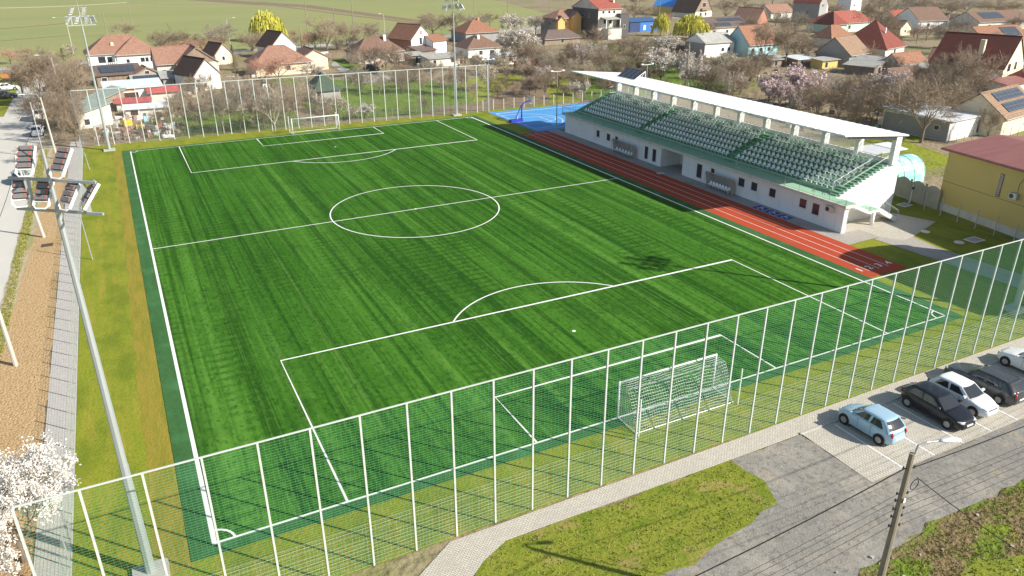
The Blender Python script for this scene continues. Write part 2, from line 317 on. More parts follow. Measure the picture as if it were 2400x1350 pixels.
# sports ground
LAWN = [(-5.9, -4.78), (62.5, -4.78), (79, -4.78), (79, 24), (77.5, 24.2), (72, 92), (20, 93.9), (-5.9, 94.5)]
sheet('lawn', LAWN, M['lawn'], -.03)
sheet('dry_grass_strip', wobble([(-2.5, -1.2), (-1.05, -1.0), (-1.05, 89.3), (-2.2, 89.4), (-2.1, 50), (-2.4, 20)], .12, 1), M['lawn_dry'], -.026)
W, L = 53.29, 88.2
sheet('turf_pitch', rect(0, W, 0, L), M['turf'], 0)
bb = B()
for a in (rect(-1.05, 0, -.75, 89), rect(0, W, -.75, 0), rect(0, W, L, 89), rect(W, 54.42, -.75, 89)): bb.poly([(x, y, 0) for x, y in a])
structure('turf_border', bb, M['turf_border'])
def line(pts, wd, z=.006, closed=False):
    b = B(); n = len(pts)
    P3 = [Vector((p[0], p[1])) for p in pts]
    for i in range(n):
        a = P3[i]; pr_ = P3[i-1] if (i or closed) else None; nx = P3[(i+1) % n] if (i < n-1 or closed) else None
        d = ((nx or a)-(pr_ or a)); d.normalize(); d1 = ((nx-a) if nx else (a-pr_)).normalized()
        nn = Vector((-d.y, d.x)); s = 1/max(.5, abs(nn.dot(Vector((-d1.y, d1.x)))))
        b.v += [(a.x+nn.x*wd/2*s, a.y+nn.y*wd/2*s, z), (a.x-nn.x*wd/2*s, a.y-nn.y*wd/2*s, z)]
    for i in range(n if closed else n-1):
        j = (i+1) % n; b.f.append((2*i, 2*i+1, 2*j+1, 2*j)); b.mi.append(0)
    return b
def mark(name, pts, wd=.13, m='line', closed=False, z=.006): return structure(name, line(pts, wd, z, closed), M[m])
def arc(cx, cy, r_, a0, a1, n=48): return [(cx+r_*math.cos(R(a0+(a1-a0)*i/n)), cy+r_*math.sin(R(a0+(a1-a0)*i/n))) for i in range(n+1)]
mark('pitch_boundary_line', [(.06, .06), (W-.06, .06), (W-.06, L-.06), (.06, L-.06)], .14, closed=True)
mark('halfway_line', [(.13, L/2), (W-.13, L/2)], .13, z=.005)
mark('centre_circle', arc(W/2, L/2, 9.15, 0, 360, 96)[:-1], .13, closed=True, z=.009)
structure('centre_spot', B().poly([(x, y, .012) for x, y in arc(W/2, L/2, .16, 0, 345, 15)]), M['line'])
PA, PD, GA, GD, PS = 20.16, 16.5, 9.16, 5.5, 11.0
dA = math.degrees(math.asin((PD-PS)/9.15))
for s in (0, 1):
    Y = (lambda y: L-y) if s else (lambda y: y)
    mark('penalty_area_line', [(W/2-PA, Y(.13)), (W/2-PA, Y(PD)), (W/2+PA, Y(PD)), (W/2+PA, Y(.13))], .13)
    mark('goal_area_line', [(W/2-GA, Y(.13)), (W/2-GA, Y(GD)), (W/2+GA, Y(GD)), (W/2+GA, Y(.13))], .13)
    mark('penalty_arc', [(x, Y(y)) for x, y in arc(W/2, PS, 9.15, dA+.5, 180-dA-.5, 40)], .13)
    structure('penalty_spot', B().poly([(x, Y(y), .012) for x, y in (arc(W/2, PS, .15, 0, 345, 15) if not s else arc(W/2, PS, .15, 345, 0, 15))]), M['line'])
    for cx, a0 in ((0, 0), (W, 90)):
        mark('corner_arc', [(x, Y(y)) for x, y in arc(cx, 0, 1.0, a0+4, a0+86, 12)], .12, z=.009)
# running track (4 lanes)
TX0, TX1 = 54.42, 59.35
sheet('running_track', rect(TX0, TX1, 7.9, 72.3), M['track'], 0)
for i in (1, 2, 3): mark('lane_line', [(TX0+i*(TX1-TX0)/4, 8.9), (TX0+i*(TX1-TX0)/4, 72.2)], .06, 'line', z=.005)
mark('finish_line', [(TX0+.05, 70.9), (TX1-.05, 70.9)], .06, 'line_pink', z=.009)
mark('start_line', [(TX0+.05, 8.9), (TX1-.05, 8.9)], .03, 'track', z=.009)
def text(body, size, m, name, loc, rot, parent=None, flat=True):
    c = bpy.data.curves.new(name, 'FONT'); c.body = body; c.size = size; c.align_x = 'CENTER'; c.extrude = .002; c.offset = .02
    tmp = bpy.data.objects.new('tmp', c); col.objects.link(tmp)
    me = bpy.data.meshes.new_from_object(tmp.evaluated_get(bpy.context.evaluated_depsgraph_get())); bpy.data.objects.remove(tmp)
    me.materials.clear(); me.materials.append(m)
    o = ob(name, me, parent, loc); o.rotation_euler = rot; return o
for i in range(4):
    o = text(str(i+1), 1.0, M['line'], 'lane_number', (TX0+(i+.5)*(TX1-TX0)/4, 9.15, .012), (0, 0, 0)); o['kind'] = 'structure'
# court
cz = 0
sheet('basketball_court', [(57.45, 72.35), (90, 72.35), (90, 90.4), (57.6, 90.4)], M['court'], 0)
sheet('court_key_area', [(58.3, 78.3), (63.5, 78.3), (63.5, 83.3), (58.3, 83.3)], M['court_key'], .004)
mark('court_boundary_line', [(58.3, 73.8), (86.3, 73.8), (86.3, 88.7), (58.3, 88.7)], .12, closed=True, z=.008)
mark('court_key_line', [(58.36, 78.2)]+[(63.6, 78.2)]+[(63.6+2*math.sin(R(a)), 80.9-2*math.cos(R(a))) for a in range(0, 181, 15)][0:0]+[(63.6, 83.4), (58.36, 83.4)], .1, z=.012)
mark('court_key_line', [(63.6+1.9*math.sin(R(a)), 80.8-1.9*math.cos(R(a))) for a in range(2, 180, 11)], .1, z=.012)
mark('three_point_line', [(58.36, 74.9)]+[(60+6.3*math.sin(R(a)), 80.8-6.0*math.cos(R(a))) for a in range(0, 181, 10)]+[(58.36, 86.7)], .12, z=.008)
# paving by the stand, right corner paths
sheet('stand_forecourt', [(59.35, 14.3), (63.9, 14.5), (63.9, 16.9), (61.35, 16.9), (61.35, 72.35), (59.35, 72.35)], M['pavers_grey'], -.002)
sheet('recess_paving', rect(61.35, 64.58, 41.71, 46.09), M['pavers_grey'], -.004)
sheet('stair_paving', [(61.35, 16.9), (63.9, 16.9), (63.9, 14.5), (65.0, 12.6), (66.8, 13.0), (72.9, 14.9), (71.4, 19.1), (61.35, 19.1)], M['pavers'], -.004)
sheet('corner_path', [(63.9, 14.5), (62.9, 14.3), (63.2, 8.5), (63.6, -4.7), (66.3, -4.7), (66.5, 3), (66.2, 10), (66.8, 13.0), (65.0, 12.6)], M['pavers_grey'], -.006)
sheet('near_path', [(-1.5, -13.5), (7.0, -6.9), (10.0, -4.95), (36, -4.82), (70, -4.82), (70, -6.2), (31.5, -6.2), (26.2, -6.2), (19, -6.15), (12.4, -6.1), (10.9, -6.8), (2.2, -13.5)], M['pavers'], -.02)
sheet('parking_bays', [(31.5, -6.2), (70, -6.2), (70, -11.15), (31.4, -11.15)], M['pavers'], -.016)
for k in range(1, 14):
    x = 31.45+2.52*k; mark('bay_line', [(x, -6.45), (x-.05, -11.1)], .1, z=-.008)
kb = B(); kb.box(31.4, 70, -6.26, -6.14, -.03, .05); structure('path_kerb', kb, M['concrete'])
sheet('near_grass', wobble([(-3, -30), (2.2, -13.5), (10.9, -6.8), (12.4, -6.1), (19, -6.15), (26.1, -6.2), (26.5, -8.4), (25.8, -10.2), (23.5, -10.4), (21.8, -10.7), (19.3, -11.3), (17, -11.2), (8, -14.5), (3, -30)], .18, 1.0), M['rough_grass'], -.024)
sheet('gravel_lot', wobble([(26.2, -6.2), (31.4, -6.2), (31.4, -11.2), (70, -11.2), (70, -14.4), (37.8, -14.8), (33, -14.6), (28.4, -14.9), (25.2, -15.4), (22, -16.4), (16, -20), (8, -30), (-2, -30), (8, -14), (17, -11), (22, -10), (26, -9)], .16, 1.0), M['gravel'], -.03)
sheet('weedy_bank', wobble([(70, -14.2), (37.8, -14.8), (33, -14.5), (28.4, -14.9), (25, -15.4), (21.8, -16.6), (15, -22), (20, -34), (80, -34), (80, -14)], .25, .8), M['weedy'], -.02)
sheet('bank_grass', wobble([(80, -18.6), (36, -18.8), (33.8, -17.9), (31, -17.4), (29.6, -17.6), (27.5, -18.6), (24.5, -20.5), (22, -24), (22, -34), (80, -34)], .3, 1), M['rough_grass'], -.015)
# west side: paved walk, mulch bed, verge, road
sheet('west_walk', [(-7.45, -12), (-5.9, -12), (-5.95, 99), (-7.7, 99)], M['side_paver'], -.02)
sheet('mulch_bed', wobble([(-7.47, -14), (-7.72, 95.5), (-9.8, 95.5), (-10.0, 60), (-10.6, 30), (-11.2, 5), (-11.2, -14)], .12, 1.5), M['mulch'], -.024)
sheet('verge', wobble([(-9.5, -14), (-9.5, 100), (-11.6, 180), (-12.2, 185), (-11.6, 102), (-11.3, 62), (-11.5, 38), (-12.6, 20), (-13, -14)], .2, 2), M['dirt_verge'], -.03)
sheet('road', [(-11.3, -14), (-11.4, 60), (-11.5, 104), (-12, 186), (-14, 193), (-22, 193), (-18.6, 180), (-18.4, 112), (-18.6, 60), (-19, -14)], M['road'], -.036)
sheet('side_drive', [(-18.4, 121), (-18.4, 127), (-40, 129), (-40, 123)], M['road'], -.037)
sheet('roadside_grass', wobble([(-18.5, 0), (-18.5, 120), (-40, 120), (-40, 0)], .2, 2), M['garden_green'], -.045)
sheet('roadside_grass', wobble([(-18.4, 128), (-18.6, 185), (-40, 187), (-40, 130)], .2, 2), M['yellow_green'], -.045)
# gardens beyond the far fence
sheet('garden_lawn', wobble([(33, 96), (57, 94), (66, 118), (62, 132), (50, 136), (40, 146), (32, 150), (28, 130), (30, 110)], .6, 2.5), M['garden_green'], -.05)
sheet('garden_lawn', wobble([(57.5, 93), (78, 93), (86, 110), (92, 120), (76, 132), (64, 122)], .6, 2.5), M['yellow_green'], -.052)
sheet('garden_lawn', wobble([(3, 96), (26, 95), (28, 112), (16, 118), (4, 112)], .6, 2.5), M['garden_green'], -.05)
sheet('garden_dirt', wobble([(46, 94.5), (57, 93), (72, 93.2), (84, 116), (96, 128), (90, 132), (72, 113), (60, 100), (52, 100)], .4, 2), M['dirt'], -.048)
sheet('yard_drive', wobble([(50.10, 168.60), (56.67, 182.28), (52.58, 180.24), (55.63, 154.73), (57.25, 147.15), (58.48, 137.15), (48.73, 133.16), (48.07, 145.82)], .2, 2), M['road_far'], -.047)
sheet('house_lawn', wobble([(52.58, 180.24), (56.15, 180.41), (56.88, 166.81), (55.91, 156.32), (51.32, 155.36)], .3, 2), M['garden_green'], -.044)
sheet('orchard_grass', wobble([(80, 93), (110, 90), (140, 110), (120, 140), (96, 128)], .8, 3), M['garden_green'], -.054)
sheet('paddock', wobble([(79.5, 30), (98, 28), (104, 44), (84, 48)], .8, 3), M['yellow_green'], -.05)
sheet('paddock', wobble([(100.65, 56.40), (111.18, 47.00), (104.86, 40.09), (95.88, 41.74)], .6, 3), M['yellow_green'], -.049)
sheet('paddock', wobble([(127.06, 171.18), (142.95, 176.30), (138.10, 162.45), (125.49, 159.38)], .6, 3), M['garden_green'], -.05)
structure('drain_grate', B().box(-9.3, -8.3, 49.6, 50.5, -.03, .0), M['blade_soil'] if 'blade_soil' in M else mat('dark_soil', (.09, .06, .04), .95))
# wheelchair bays in front of the stand
for i in range(3):
    y0 = 27.55-i*1.75
    b = B(); b.cur = 0; b.box(59.6, 60.85, y0-1.5, y0, -.001, .004)
    b.cur = 1; cxx, cyy = 60.2, y0-.8
    ringp = arc(cxx-.12, cyy, .27, -60, 230, 16); lb = line(ringp, .08, .009); b.add(lb.v, lb.f)
    for pts in (((cxx+.42, cyy+.1), (cxx+.05, cyy+.12), (cxx+.02, cyy-.12)), ((cxx+.1, cyy-.05), (cxx+.0, cyy-.35), (cxx-.2, cyy-.42))):
        lb = line(pts, .09, .012); b.add(lb.v, lb.f)
    b.poly([(x, y, .012) for x, y in arc(cxx+.5, cyy+.1, .09, 0, 330, 11)])
    tag(ob('wheelchair_bay', b.mesh('wheelchair_bay', [M['blue_paint'], M['line']])), kind='structure')
for p, rr, m in (((69.17, 13.37), .42, 'line_pink'), ((69.27, 9.86), .45, 'line_pink')):
    structure('manhole_cover', B().prism(arc(p[0], p[1], rr, 0, 345, 23), -.03, .03), M[m])
for p, a, c in (((71.25, 9.63), .85, .6), ((75.11, 20.27), .7, .55), ((59.43, 43.51), .45, .35)):
    b = B(); x, y = p; z = 0.03
    for q in ((x-a, x+a, y-c, y-c+.14), (x-a, x+a, y+c-.14, y+c), (x-a, x-a+.14, y-c+.14, y+c-.14), (x+a-.14, x+a, y-c+.14, y+c-.14)): b.box(*q, -.03, z)
    structure('drain_frame', b, M['line_pink']); structure('drain_grate', B().box(x-a+.15, x+a-.15, y-c+.15, y+c-.15, -.03, .012), M['concrete'])

# ------------------------------------------------------------------ fences
def net_mesh(name, wd, z0, z1, dx, dz, t, m, sagseed=0):
    b = B(); n = max(1, round((z1-z0)/dz)); k = max(1, round(wd/dx)); y = 0
    for i in range(n+1):
        z = z0+(z1-z0)*i/n; b.add([(0, -t/2, z), (0, t/2, z), (0, 0, z+t), (wd, -t/2, z), (wd, t/2, z), (wd, 0, z+t)], [(0, 3, 5, 2), (1, 2, 5, 4), (0, 1, 4, 3)])
    for i in range(1, k):
        x = wd*i/k; b.add([(x-t*.35, y, z0), (x+t*.35, y, z0), (x, y+t*.6, z0), (x-t*.35, y, z1), (x+t*.35, y, z1), (x, y+t*.6, z1)], [(0, 1, 4, 3), (1, 2, 5, 4), (2, 0, 3, 5)])
    return b.mesh(name, m)
def fence(name, label, p0, p1, n, h, pw, pm, nets, rail=.06, railm=None, cat='fence'):
    p0, p1 = Vector(p0), Vector(p1); d = (p1-p0); Ln = d.length; step = Ln/n; a = math.atan2(d.y, d.x)
    t = thing(name, label, cat, (p0.x, p0.y, 0), a)
    pme = B().box(-pw/2, pw/2, -pw/2, pw/2, -.03, h).mesh('post', pm)
    for i in range(n+1): ob('post', pme, t, (i*step, 0, 0))
    if rail:
        rme = B().box(0, step, -rail/2, rail/2, h+.002, h+.002+rail).mesh('top_rail', railm or pm)
        for i in range(n): ob('top_rail', rme, t, (i*step, 0, 0))
    for nm, z0, z1, dx, dz, th, m in nets:
        me = net_mesh(nm, step-pw, z0, z1, dx, dz, th, m)
        for i in range(n): ob(nm, me, t, (i*step+pw/2, 0, 0))
    return t
fence('net_fence', 'tall white-posted ball-stop net fence nearest the camera, beside the car park', (-5.95, -4.75), (61.70, -4.68), 33, 8.0, .085, M['post'],
      [('net_panel', .05, 7.98, .2, .125, .0078, M['mesh_green']), ('lower_mesh', .04, 2.4, .16, .2, .007, M['mesh_grey'])], .055)
fence('net_fence', 'tall white-posted ball-stop net fence behind the far goal', (-5.95, 94.35), (57.95, 91.2), 31, 8.0, .11, M['post'],
      [('net_panel', .05, 7.98, .3, .2, .006, M['mesh_grey'])], .09)
fence('low_fence', 'low grey mesh fence along the west edge of the lawn', (-5.93, -4.6), (-6.05, 94.2), 49, 1.95, .05, M['galv'],
      [('mesh_panel', .03, 1.92, .15, .14, .008, M['mesh_grey'])], .0)
fence('low_fence', 'low fence of white concrete posts behind the blue court', (57.4, 92.2), (106.4, 90.6), 24, 1.85, .13, M['pole_conc'],
      [('mesh_panel', .1, 1.75, .3, .25, .01, M['mesh_dark'])], 0)
fence('garden_fence', 'low dark garden fence just behind the far ball-stop fence', (-3, 97.2), (56.5, 95.0), 40, 1.3, .06, M['wood'],
      [('mesh_panel', .05, 1.25, .14, .16, .014, M['mesh_dark'])], 0)
fence('low_fence', 'low fence of grey posts beside the yellow building', (76.3, 22.6), (72.9, 3.0), 9, 1.95, .07, M['post_dull'],
      [('mesh_panel', .1, 1.9, .3, .25, .005, M['mesh_grey'])], 0)
fence('garden_fence', 'thin wire fence in front of the white metal-roofed garage', (107.53, 37.72), (120.46, 34.38), 10, 1.6, .05, M['mesh_dark'], [('mesh_panel', .1, 1.5, .4, .4, .01, M['mesh_dark'])], 0)
# free-standing white pole on the lawn by the far left mast and two fence struts
for p, h, lab in (((-4.93, 43.74), 4.3, 'thin grey pole on the west lawn, nearer of two'), ((-5.15, 79.83), 2.2, 'thin white pole on the west lawn near the far corner')):
    o = tag(ob('marker_pole', B().tube([(0, 0, -.05), (-.15, .1, h)], .045).mesh('marker_pole', M['galv']), None, (*p, 0)), lab, 'pole')

# ------------------------------------------------------------------ goals
def goal(label, x0, x1, y, sgn, net_t, step):
    t = thing('football_goal', label, 'goal', ((x0+x1)/2, y, 0)); c = (x1-x0)/2; r_ = .06; H_ = 2.44
    part('goal_post', B().tube([(-c, 0, 0), (-c, 0, H_+r_)], r_, 10), M['whitepaint'], t, smooth=True)
    part('goal_post', B().tube([(c, 0, 0), (c, 0, H_+r_)], r_, 10), M['whitepaint'], t, smooth=True)
    part('crossbar', B().tube([(-c+r_, 0, H_), (c-r_, 0, H_)], r_, 10), M['whitepaint'], t, smooth=True)
    D = 1.9*sgn
    part('ground_frame', B().tube([(-c, 0, .04), (-c, D, .04)], .03).tube([(-c, D, .04), (c, D, .04)], .03).tube([(c, D, .04), (c, 0, .04)], .03), M['whitepaint'], t)
    b = B(); nx = int(7.32/step); nz = int(3.2/step)
    def back(u_, v_):   # u along width, v 0 top .. 1 bottom
        x = -c+2*c*u_
        sag = math.sin(math.pi*u_)*.10*math.sin(v_*math.pi)
        if v_ < .25: k = v_/.25; y_ = D*.45*k; z = H_-.12*k-sag*.8
        else: k = (v_-.25)/.75; y_ = D*(.45+.55*k**1.0)+D*.06*math.sin(k*math.pi); z = (H_-.12)*(1-k)+.05
        return (x, y_+.03*math.sin(u_*23)*sgn, max(.05, z+.02*math.sin(u_*31+v_*9)))
    for i in range(nx+1): b.tube([back(i/nx, j/14) for j in range(15)], net_t, 3, False)
    for j in range(nz+1): b.tube([back(i/24, j/nz) for i in range(25)], net_t, 3, False)
    part('back_net', b, M['whitepaint'], t)
    for s in (-1, 1):
        b = B(); n = int(1.9/step)
        for i in range(1, n):
            k = i/n; yy = D*k; top = H_-.1 if k < .45 else (H_-.12)*(1-(k-.45)/.55)+.05
            b.tube([(s*c, yy, .05), (s*c*.995, yy, top)], net_t, 3, False)
        for i in range(1, int(2.44/step)):
            z = i*step; ym = D*(.45+.55*(1-z/(H_-.12))) if z < H_-.12 else D*.45
            b.tube([(s*c, 0, z), (s*c, ym, z)], net_t, 3, False)
        part('side_net', b, M['whitepaint'], t)
    for px_, py_ in ((-c-.05, D*1.15), (c+.1, D*1.15)):
        part('net_pole', B().tube([(px_, py_, 0), (px_, py_, 2.5)], .045, 8), M['whitepaint'], t)
    return t
goal('white football goal with a slack net at the near end', W/2-3.66, W/2+3.66, .06, -1, .011, .16)
goal('white football goal at the far end of the pitch', W/2-3.66, W/2+3.66, L-.06, 1, .006, .25)

# ------------------------------------------------------------------ floodlight masts
def lamp_panel():
    """four stacked modules on a white bracket"""
    return None
mod_me = B().box(-.24, .24, -.09, .06, -.085, .085).mesh('lamp_module', M['module'])
modf = B(); modf.box(-.22, .22, .062, .085, -.075, .075); modf_me = modf.mesh('lens', M['lamp'])
lab_b = B(); lab_b.box(.13, .21, -.096, -.09, -.05, .05); lab_b.box(-.21, -.17, -.096, -.09, -.05, .05); lab_me = lab_b.mesh('red_label', M['redlabel'])
fin_b = B()
for i in range(5): fin_b.box(-.23, .23, -.115, -.0905, -.072+.034*i, -.060+.034*i)
fin_me = fin_b.mesh('cooling_fins', M['module_face'])
brk = B(); brk.box(-.30, -.26, -.05, .05, -.62, .42); brk.box(.26, .30, -.05, .05, -.62, .42); brk.tube([(-.28, 0, -.6), (-.17, 0, -.72), (.17, 0, -.72), (.28, 0, -.6)], .03, 6)
brk_me = brk.mesh('bracket', M['whitepaint'])
def mast(label, x, y, aim, bar_ang, htop=19.3, detail=True):
    t = thing('floodlight_mast', label, 'floodlight mast', (x, y, 0))
    part('base_plate', B().box(-.75, .75, -.6, .6, -.03, .18), M['concrete'], t)
    part('mast_shaft', B().tube([(0, 0, .181), (0, 0, 6)], [.215, .18], 8), M['galv'], t)
    part('mast_shaft', B().tube([(0, 0, 6.001), (0, 0, 17)], [.165, .10], 8), M['galv'], t)
    part('mast_shaft', B().tube([(0, 0, 17.001), (0, 0, htop)], [.085, .05], 8), M['galv'], t)
    part('lightning_rod', B().tube([(0, 0, htop+.001), (.0, 0, htop+1.6)], .018, 5), M['galv'], t)
    d = Vector((math.cos(bar_ang), math.sin(bar_ang), 0)); n = Vector((-d.y, d.x, 0))
    for z in (17.0, 18.15):
        c = n*.16 if n.dot(Vector(aim)) > 0 else n*-.16
        part('crossarm', B().bar(c-d*1.85+Vector((0, 0, z)), c+d*1.7+Vector((0, 0, z)), .09), M['galv'], t)
    c = n*.16 if n.dot(Vector(aim)) > 0 else n*-.16
    for s in (-1.15, 1.15): part('arm_tie', B().bar(c+d*s+Vector((0, 0, 17.05)), c+d*s+Vector((0, 0, 18.10)), .16, .09), M['galv'], t)
    az = math.atan2(aim[1], aim[0])
    for k, (s, z) in enumerate(((-1.45, 17.0), (-.5, 17.0), (.6, 17.0), (1.4, 17.0), (-.9, 18.15), (.55, 18.15))):
        yawk = az-math.pi/2+(.3, 0, -.4, -.8, .15, -.25)[k]
        h_ = part('lamp_panel', B().box(-.30, .30, -.02, .02, -.47, -.43), M['whitepaint'], t)
        h_.location = c+d*s+Vector((0, 0, z+.78)); h_.rotation_euler = (R(-38), 0, yawk)
        ob('bracket', brk_me, h_)
        for j in range(4):
            zz = .33-.22*j
            q = ob('lamp_module', mod_me, h_, (0, 0, zz)); ob('lens', modf_me, h_, (0, 0, zz))
            if detail: ob('cooling_fins', fin_me, h_, (0, 0, zz)); ob('red_label', lab_me, h_, (0, -.026, zz))
    return t
mast('grey floodlight mast nearest the camera at the near left corner', -2.72, -.67, (.5, .85, 0), math.atan2(-.62, .78))
mast('grey floodlight mast at the far left corner of the pitch', -2.58, 90.47, (.5, -.85, 0), R(10))
mast('grey floodlight mast at the far right corner of the pitch', 51.67, 90.79, (-.4, -.9, 0), R(-25))
mast('grey floodlight mast at the near right corner, seen through the net', 58.98, -1.75, (-.6, .8, 0), R(35), detail=False)
# ------------------------------------------------------------------ grandstand
S = thing('grandstand', 'long white grandstand with green terraces, white seats and a thin white roof', 'grandstand', (61.35, 43.6, 0))
def sp(name, b, m, smooth=False, parent=S):
    b.shift(S.location); return ob(name, b.mesh(name, m, smooth), parent)
Y0, Y1, YR0, YR1 = 19.1, 70.3, 41.7, 46.1
XB = 71.2
b = B(); b.box(61.35, XB, Y0, YR0, -.03, 2.68); b.box(61.35, XB, YR1, Y1, -.03, 2.68); b.box(64.6, XB, YR0+.001, YR1-.001, -.03, 2.679)
b.box(61.35, 61.8, 16.9, Y0-.002, -.03, 2.68); sp('wall', b, M['white'])
# triangular end walls under the steps
for ya, yb in ((Y0, Y0+.25), (Y1-.25, Y1)):
    prof = [(63.0, 2.681), (63.0, 2.98)]
    n = 14
    for i in range(n):
        xx = 63.0+i*.485; z = 2.98+(i+1)*.175; prof += [(xx, z), (xx+.485, z)]
    prof += [(XB, 5.43), (XB, 2.681)]
    k = len(prof); bq = B(); bq.add([(x, ya, z) for x, z in prof]+[(x, yb, z) for x, z in prof], [tuple(range(k)), tuple(reversed(range(k, 2*k)))]+[((i+1) % k, i, k+i, k+(i+1) % k) for i in range(k)])
    sp('end_wall', bq, M['white'])
b = B(); b.box(60.88, 63.1, Y0+.001, 70.75, 2.682, 2.945); b.box(60.88, 62.3, 16.55, Y0, 2.682, 2.945); sp('terrace_slab', b, M['offwhite'])
b = B(); b.box(61.1, 63.1, Y0+.02, 70.5, 2.946, 2.96); b.box(61.1, 62.28, 16.75, Y0+.019, 2.946, 2.96); sp('walkway', b, M['walk'])
for y in (66.5, 60.9, 54.8, 49.4, 43.8, 38.4, 32.2, 26.2):
    sp('floor_light', B().box(61.75, 61.95, y, y+.5, 2.961, 2.985), M['offwhite'])
ROWS = 7; TD = .95; RZ = .36; ZR0 = 3.28
def rz(i): return ZR0+RZ*i
for i in range(ROWS):
    x0 = 63.1+TD*i; x1 = XB if i == ROWS-1 else x0+TD
    sp('seating_step', B().box(x0, x1-.001, Y0+.26, Y1-.26, 2.96 if i == 0 else rz(i)-.5, rz(i)), M['terr'])
    sp('lit_step_edge', B().box(x0-.012, x0+.05, Y0+.27, Y1-.27, rz(i)-.06, rz(i)+.006), M['walk'])  # paler green strip paints the sunlit look of each tread edge
aisles = [(Y0+.26, 20.2), (34.95, 36.1), (52.85, 53.75), (68.4, Y1-.26)]
for ya, yb in aisles:
    for i in range(ROWS):
        sp('aisle_step', B().box(63.1+TD*i-.42, 63.1+TD*i-.013, ya+.02, yb-.02, rz(i)-RZ-.02, rz(i)-RZ/2), M['terr'])
# seats
sb = B(); NS = 5
prof = [(-.24, .24), (-.22, .28), (0, .27), (.09, .28), (.14, .34), (.16, .50), (.18, .64)]
wds = [.19, .22, .23, .225, .225, .21, .14]
for j, ((px_, pz), wd) in enumerate(zip(prof, wds)):
    for i in range(NS):
        t = i/(NS-1)*2-1; e = (abs(t)**2.4)*.04
        if j >= 4: sb.v.append((px_-e*1.2, t*wd, pz-(e*.9 if j == 6 else 0)))
        else: sb.v.append((px_, t*wd, pz+e))
n1 = len(sb.v)
for (x, y, z) in sb.v[:n1]: sb.v.append((x+.012, y, z-.028))
for j in range(len(prof)-1):
    for i in range(NS-1):
        a = j*NS+i; sb.f.append((a, a+1, a+NS+1, a+NS)); sb.f.append((n1+a+1, n1+a, n1+a+NS, n1+a+NS+1)); sb.mi += [0, 0]
K = len(prof)
per = [(i) for i in range(NS)]+[j*NS+NS-1 for j in range(1, K)]+[(K-1)*NS+i for i in range(NS-2, -1, -1)]+[j*NS for j in range(K-2, 0, -1)]
for q in range(len(per)):
    a, c = per[q], per[(q+1) % len(per)]; sb.f.append((c, a, n1+a, n1+c)); sb.mi.append(0)
sb.box(-.05, .05, -.03, .03, .0, .232)
seat_me = sb.mesh('seat', M['seat'])
SEATS = []
for i in range(ROWS):
    for ya, yb, n in ((20.65, 34.6, 21), (36.5, 52.45, 25), (54.15, 68.0, 22)):
        for k in range(n): SEATS.append((63.1+TD*i+.45, ya+(yb-ya)*k/(n-1), rz(i)-(.0)))
SEATS.sort(key=lambda p: (Vector(p)-cam.location).length)
for p in SEATS[:300]: ob('seat', seat_me, S, Vector(p)-S.location)
rest = B()
for p in SEATS[300:]:
    d = Vector(p)-S.location; n = len(rest.v); rest.v += [(x+d.x, y+d.y, z+d.z) for x, y, z in sb.v]; rest.f += [tuple(n+q for q in f_) for f_ in sb.f]; rest.mi += [0]*len(sb.f)
tag(ob('far_seats', rest.mesh('far_seats', M['seat']), S), kind='stuff')
# rear parapet, columns, rear rails
ZT = rz(ROWS-1)
CY = [18.98+(68.75-18.98)*i/11 for i in range(12)]
for i, y in enumerate(CY):
    big = i in (0,)
    a, bb_ = (.33, .33) if big else (.30, .24)
    bq = B(); bq.box(69.95-a, 69.95+a+.15, y-bb_ if not big else y-.12, y+bb_ if not big else y+.38, ZT+.001 if not big else 5.44, 8.32); sp('column', bq, M['white'])
rail_b = {}
for i in range(11):
    ya, yb = CY[i]+.4, CY[i+1]-.26
    sp('parapet', B().box(70.0, 70.25, ya, yb, ZT+.001, ZT+.42), M['white'])
    bq = B(); bq.box(70.1, 70.15, ya, yb, ZT+1.5, ZT+1.55); bq.box(70.1, 70.15, ya, yb, ZT+.5, ZT+.54)
    n = int((yb-ya)/.125)
    for k in range(n+1):
        y = ya+(yb-ya)*k/n; bq.box(70.11, 70.14, y-.011, y+.011, ZT+.421, ZT+1.499)
    sp('rear_railing', bq, M['post_dull'])
# roof: tilted thin sheet with beams and ribs
def roofz(x): return 9.24-(x-61.75)*.0935
rb = B(); ya, yb = 18.75, 69.85
n = 110; ys = [ya+(yb-ya)*i/n for i in range(n+1)]
top = []; XF, XR = 61.75, 71.25
vs = []
for i, y in enumerate(ys):
    dz = .035 if i % 2 else 0
    vs += [(XF, y, roofz(XF)+.10+dz), (XR, y, roofz(XR)+.10+dz), (XF, y, roofz(XF)-.02+0*dz), (XR, y, roofz(XR)-.02)]
fs = []
for i in range(n):
    a = 4*i; fs += [(a, a+1, a+5, a+4), (a+2, a+6, a+7, a+3), (a, a+4, a+6, a+2), (a+1, a+3, a+7, a+5)]
fs += [(0, 2, 3, 1), (4*n, 4*n+1, 4*n+3, 4*n+2)]
rb.add(vs, fs); sp('roof', rb, M['white_roof'])
for i, y in enumerate(CY):
    bq = B(); bq.add([(62.6, y-.08, roofz(62.6)-.08), (62.6, y+.08, roofz(62.6)-.08), (62.6, y-.08, roofz(62.6)-.22), (62.6, y+.08, roofz(62.6)-.22),
                      (71.0, y-.08, roofz(71)-.08), (71.0, y+.08, roofz(71)-.08), (71.0, y-.08, roofz(71)-.5), (71.0, y+.08, roofz(71)-.5)],
                     [(0, 1, 5, 4), (2, 6, 7, 3), (0, 4, 6, 2), (1, 3, 7, 5), (0, 2, 3, 1), (4, 5, 7, 6)])
    sp('roof_beam', bq, M['darkmetal'])
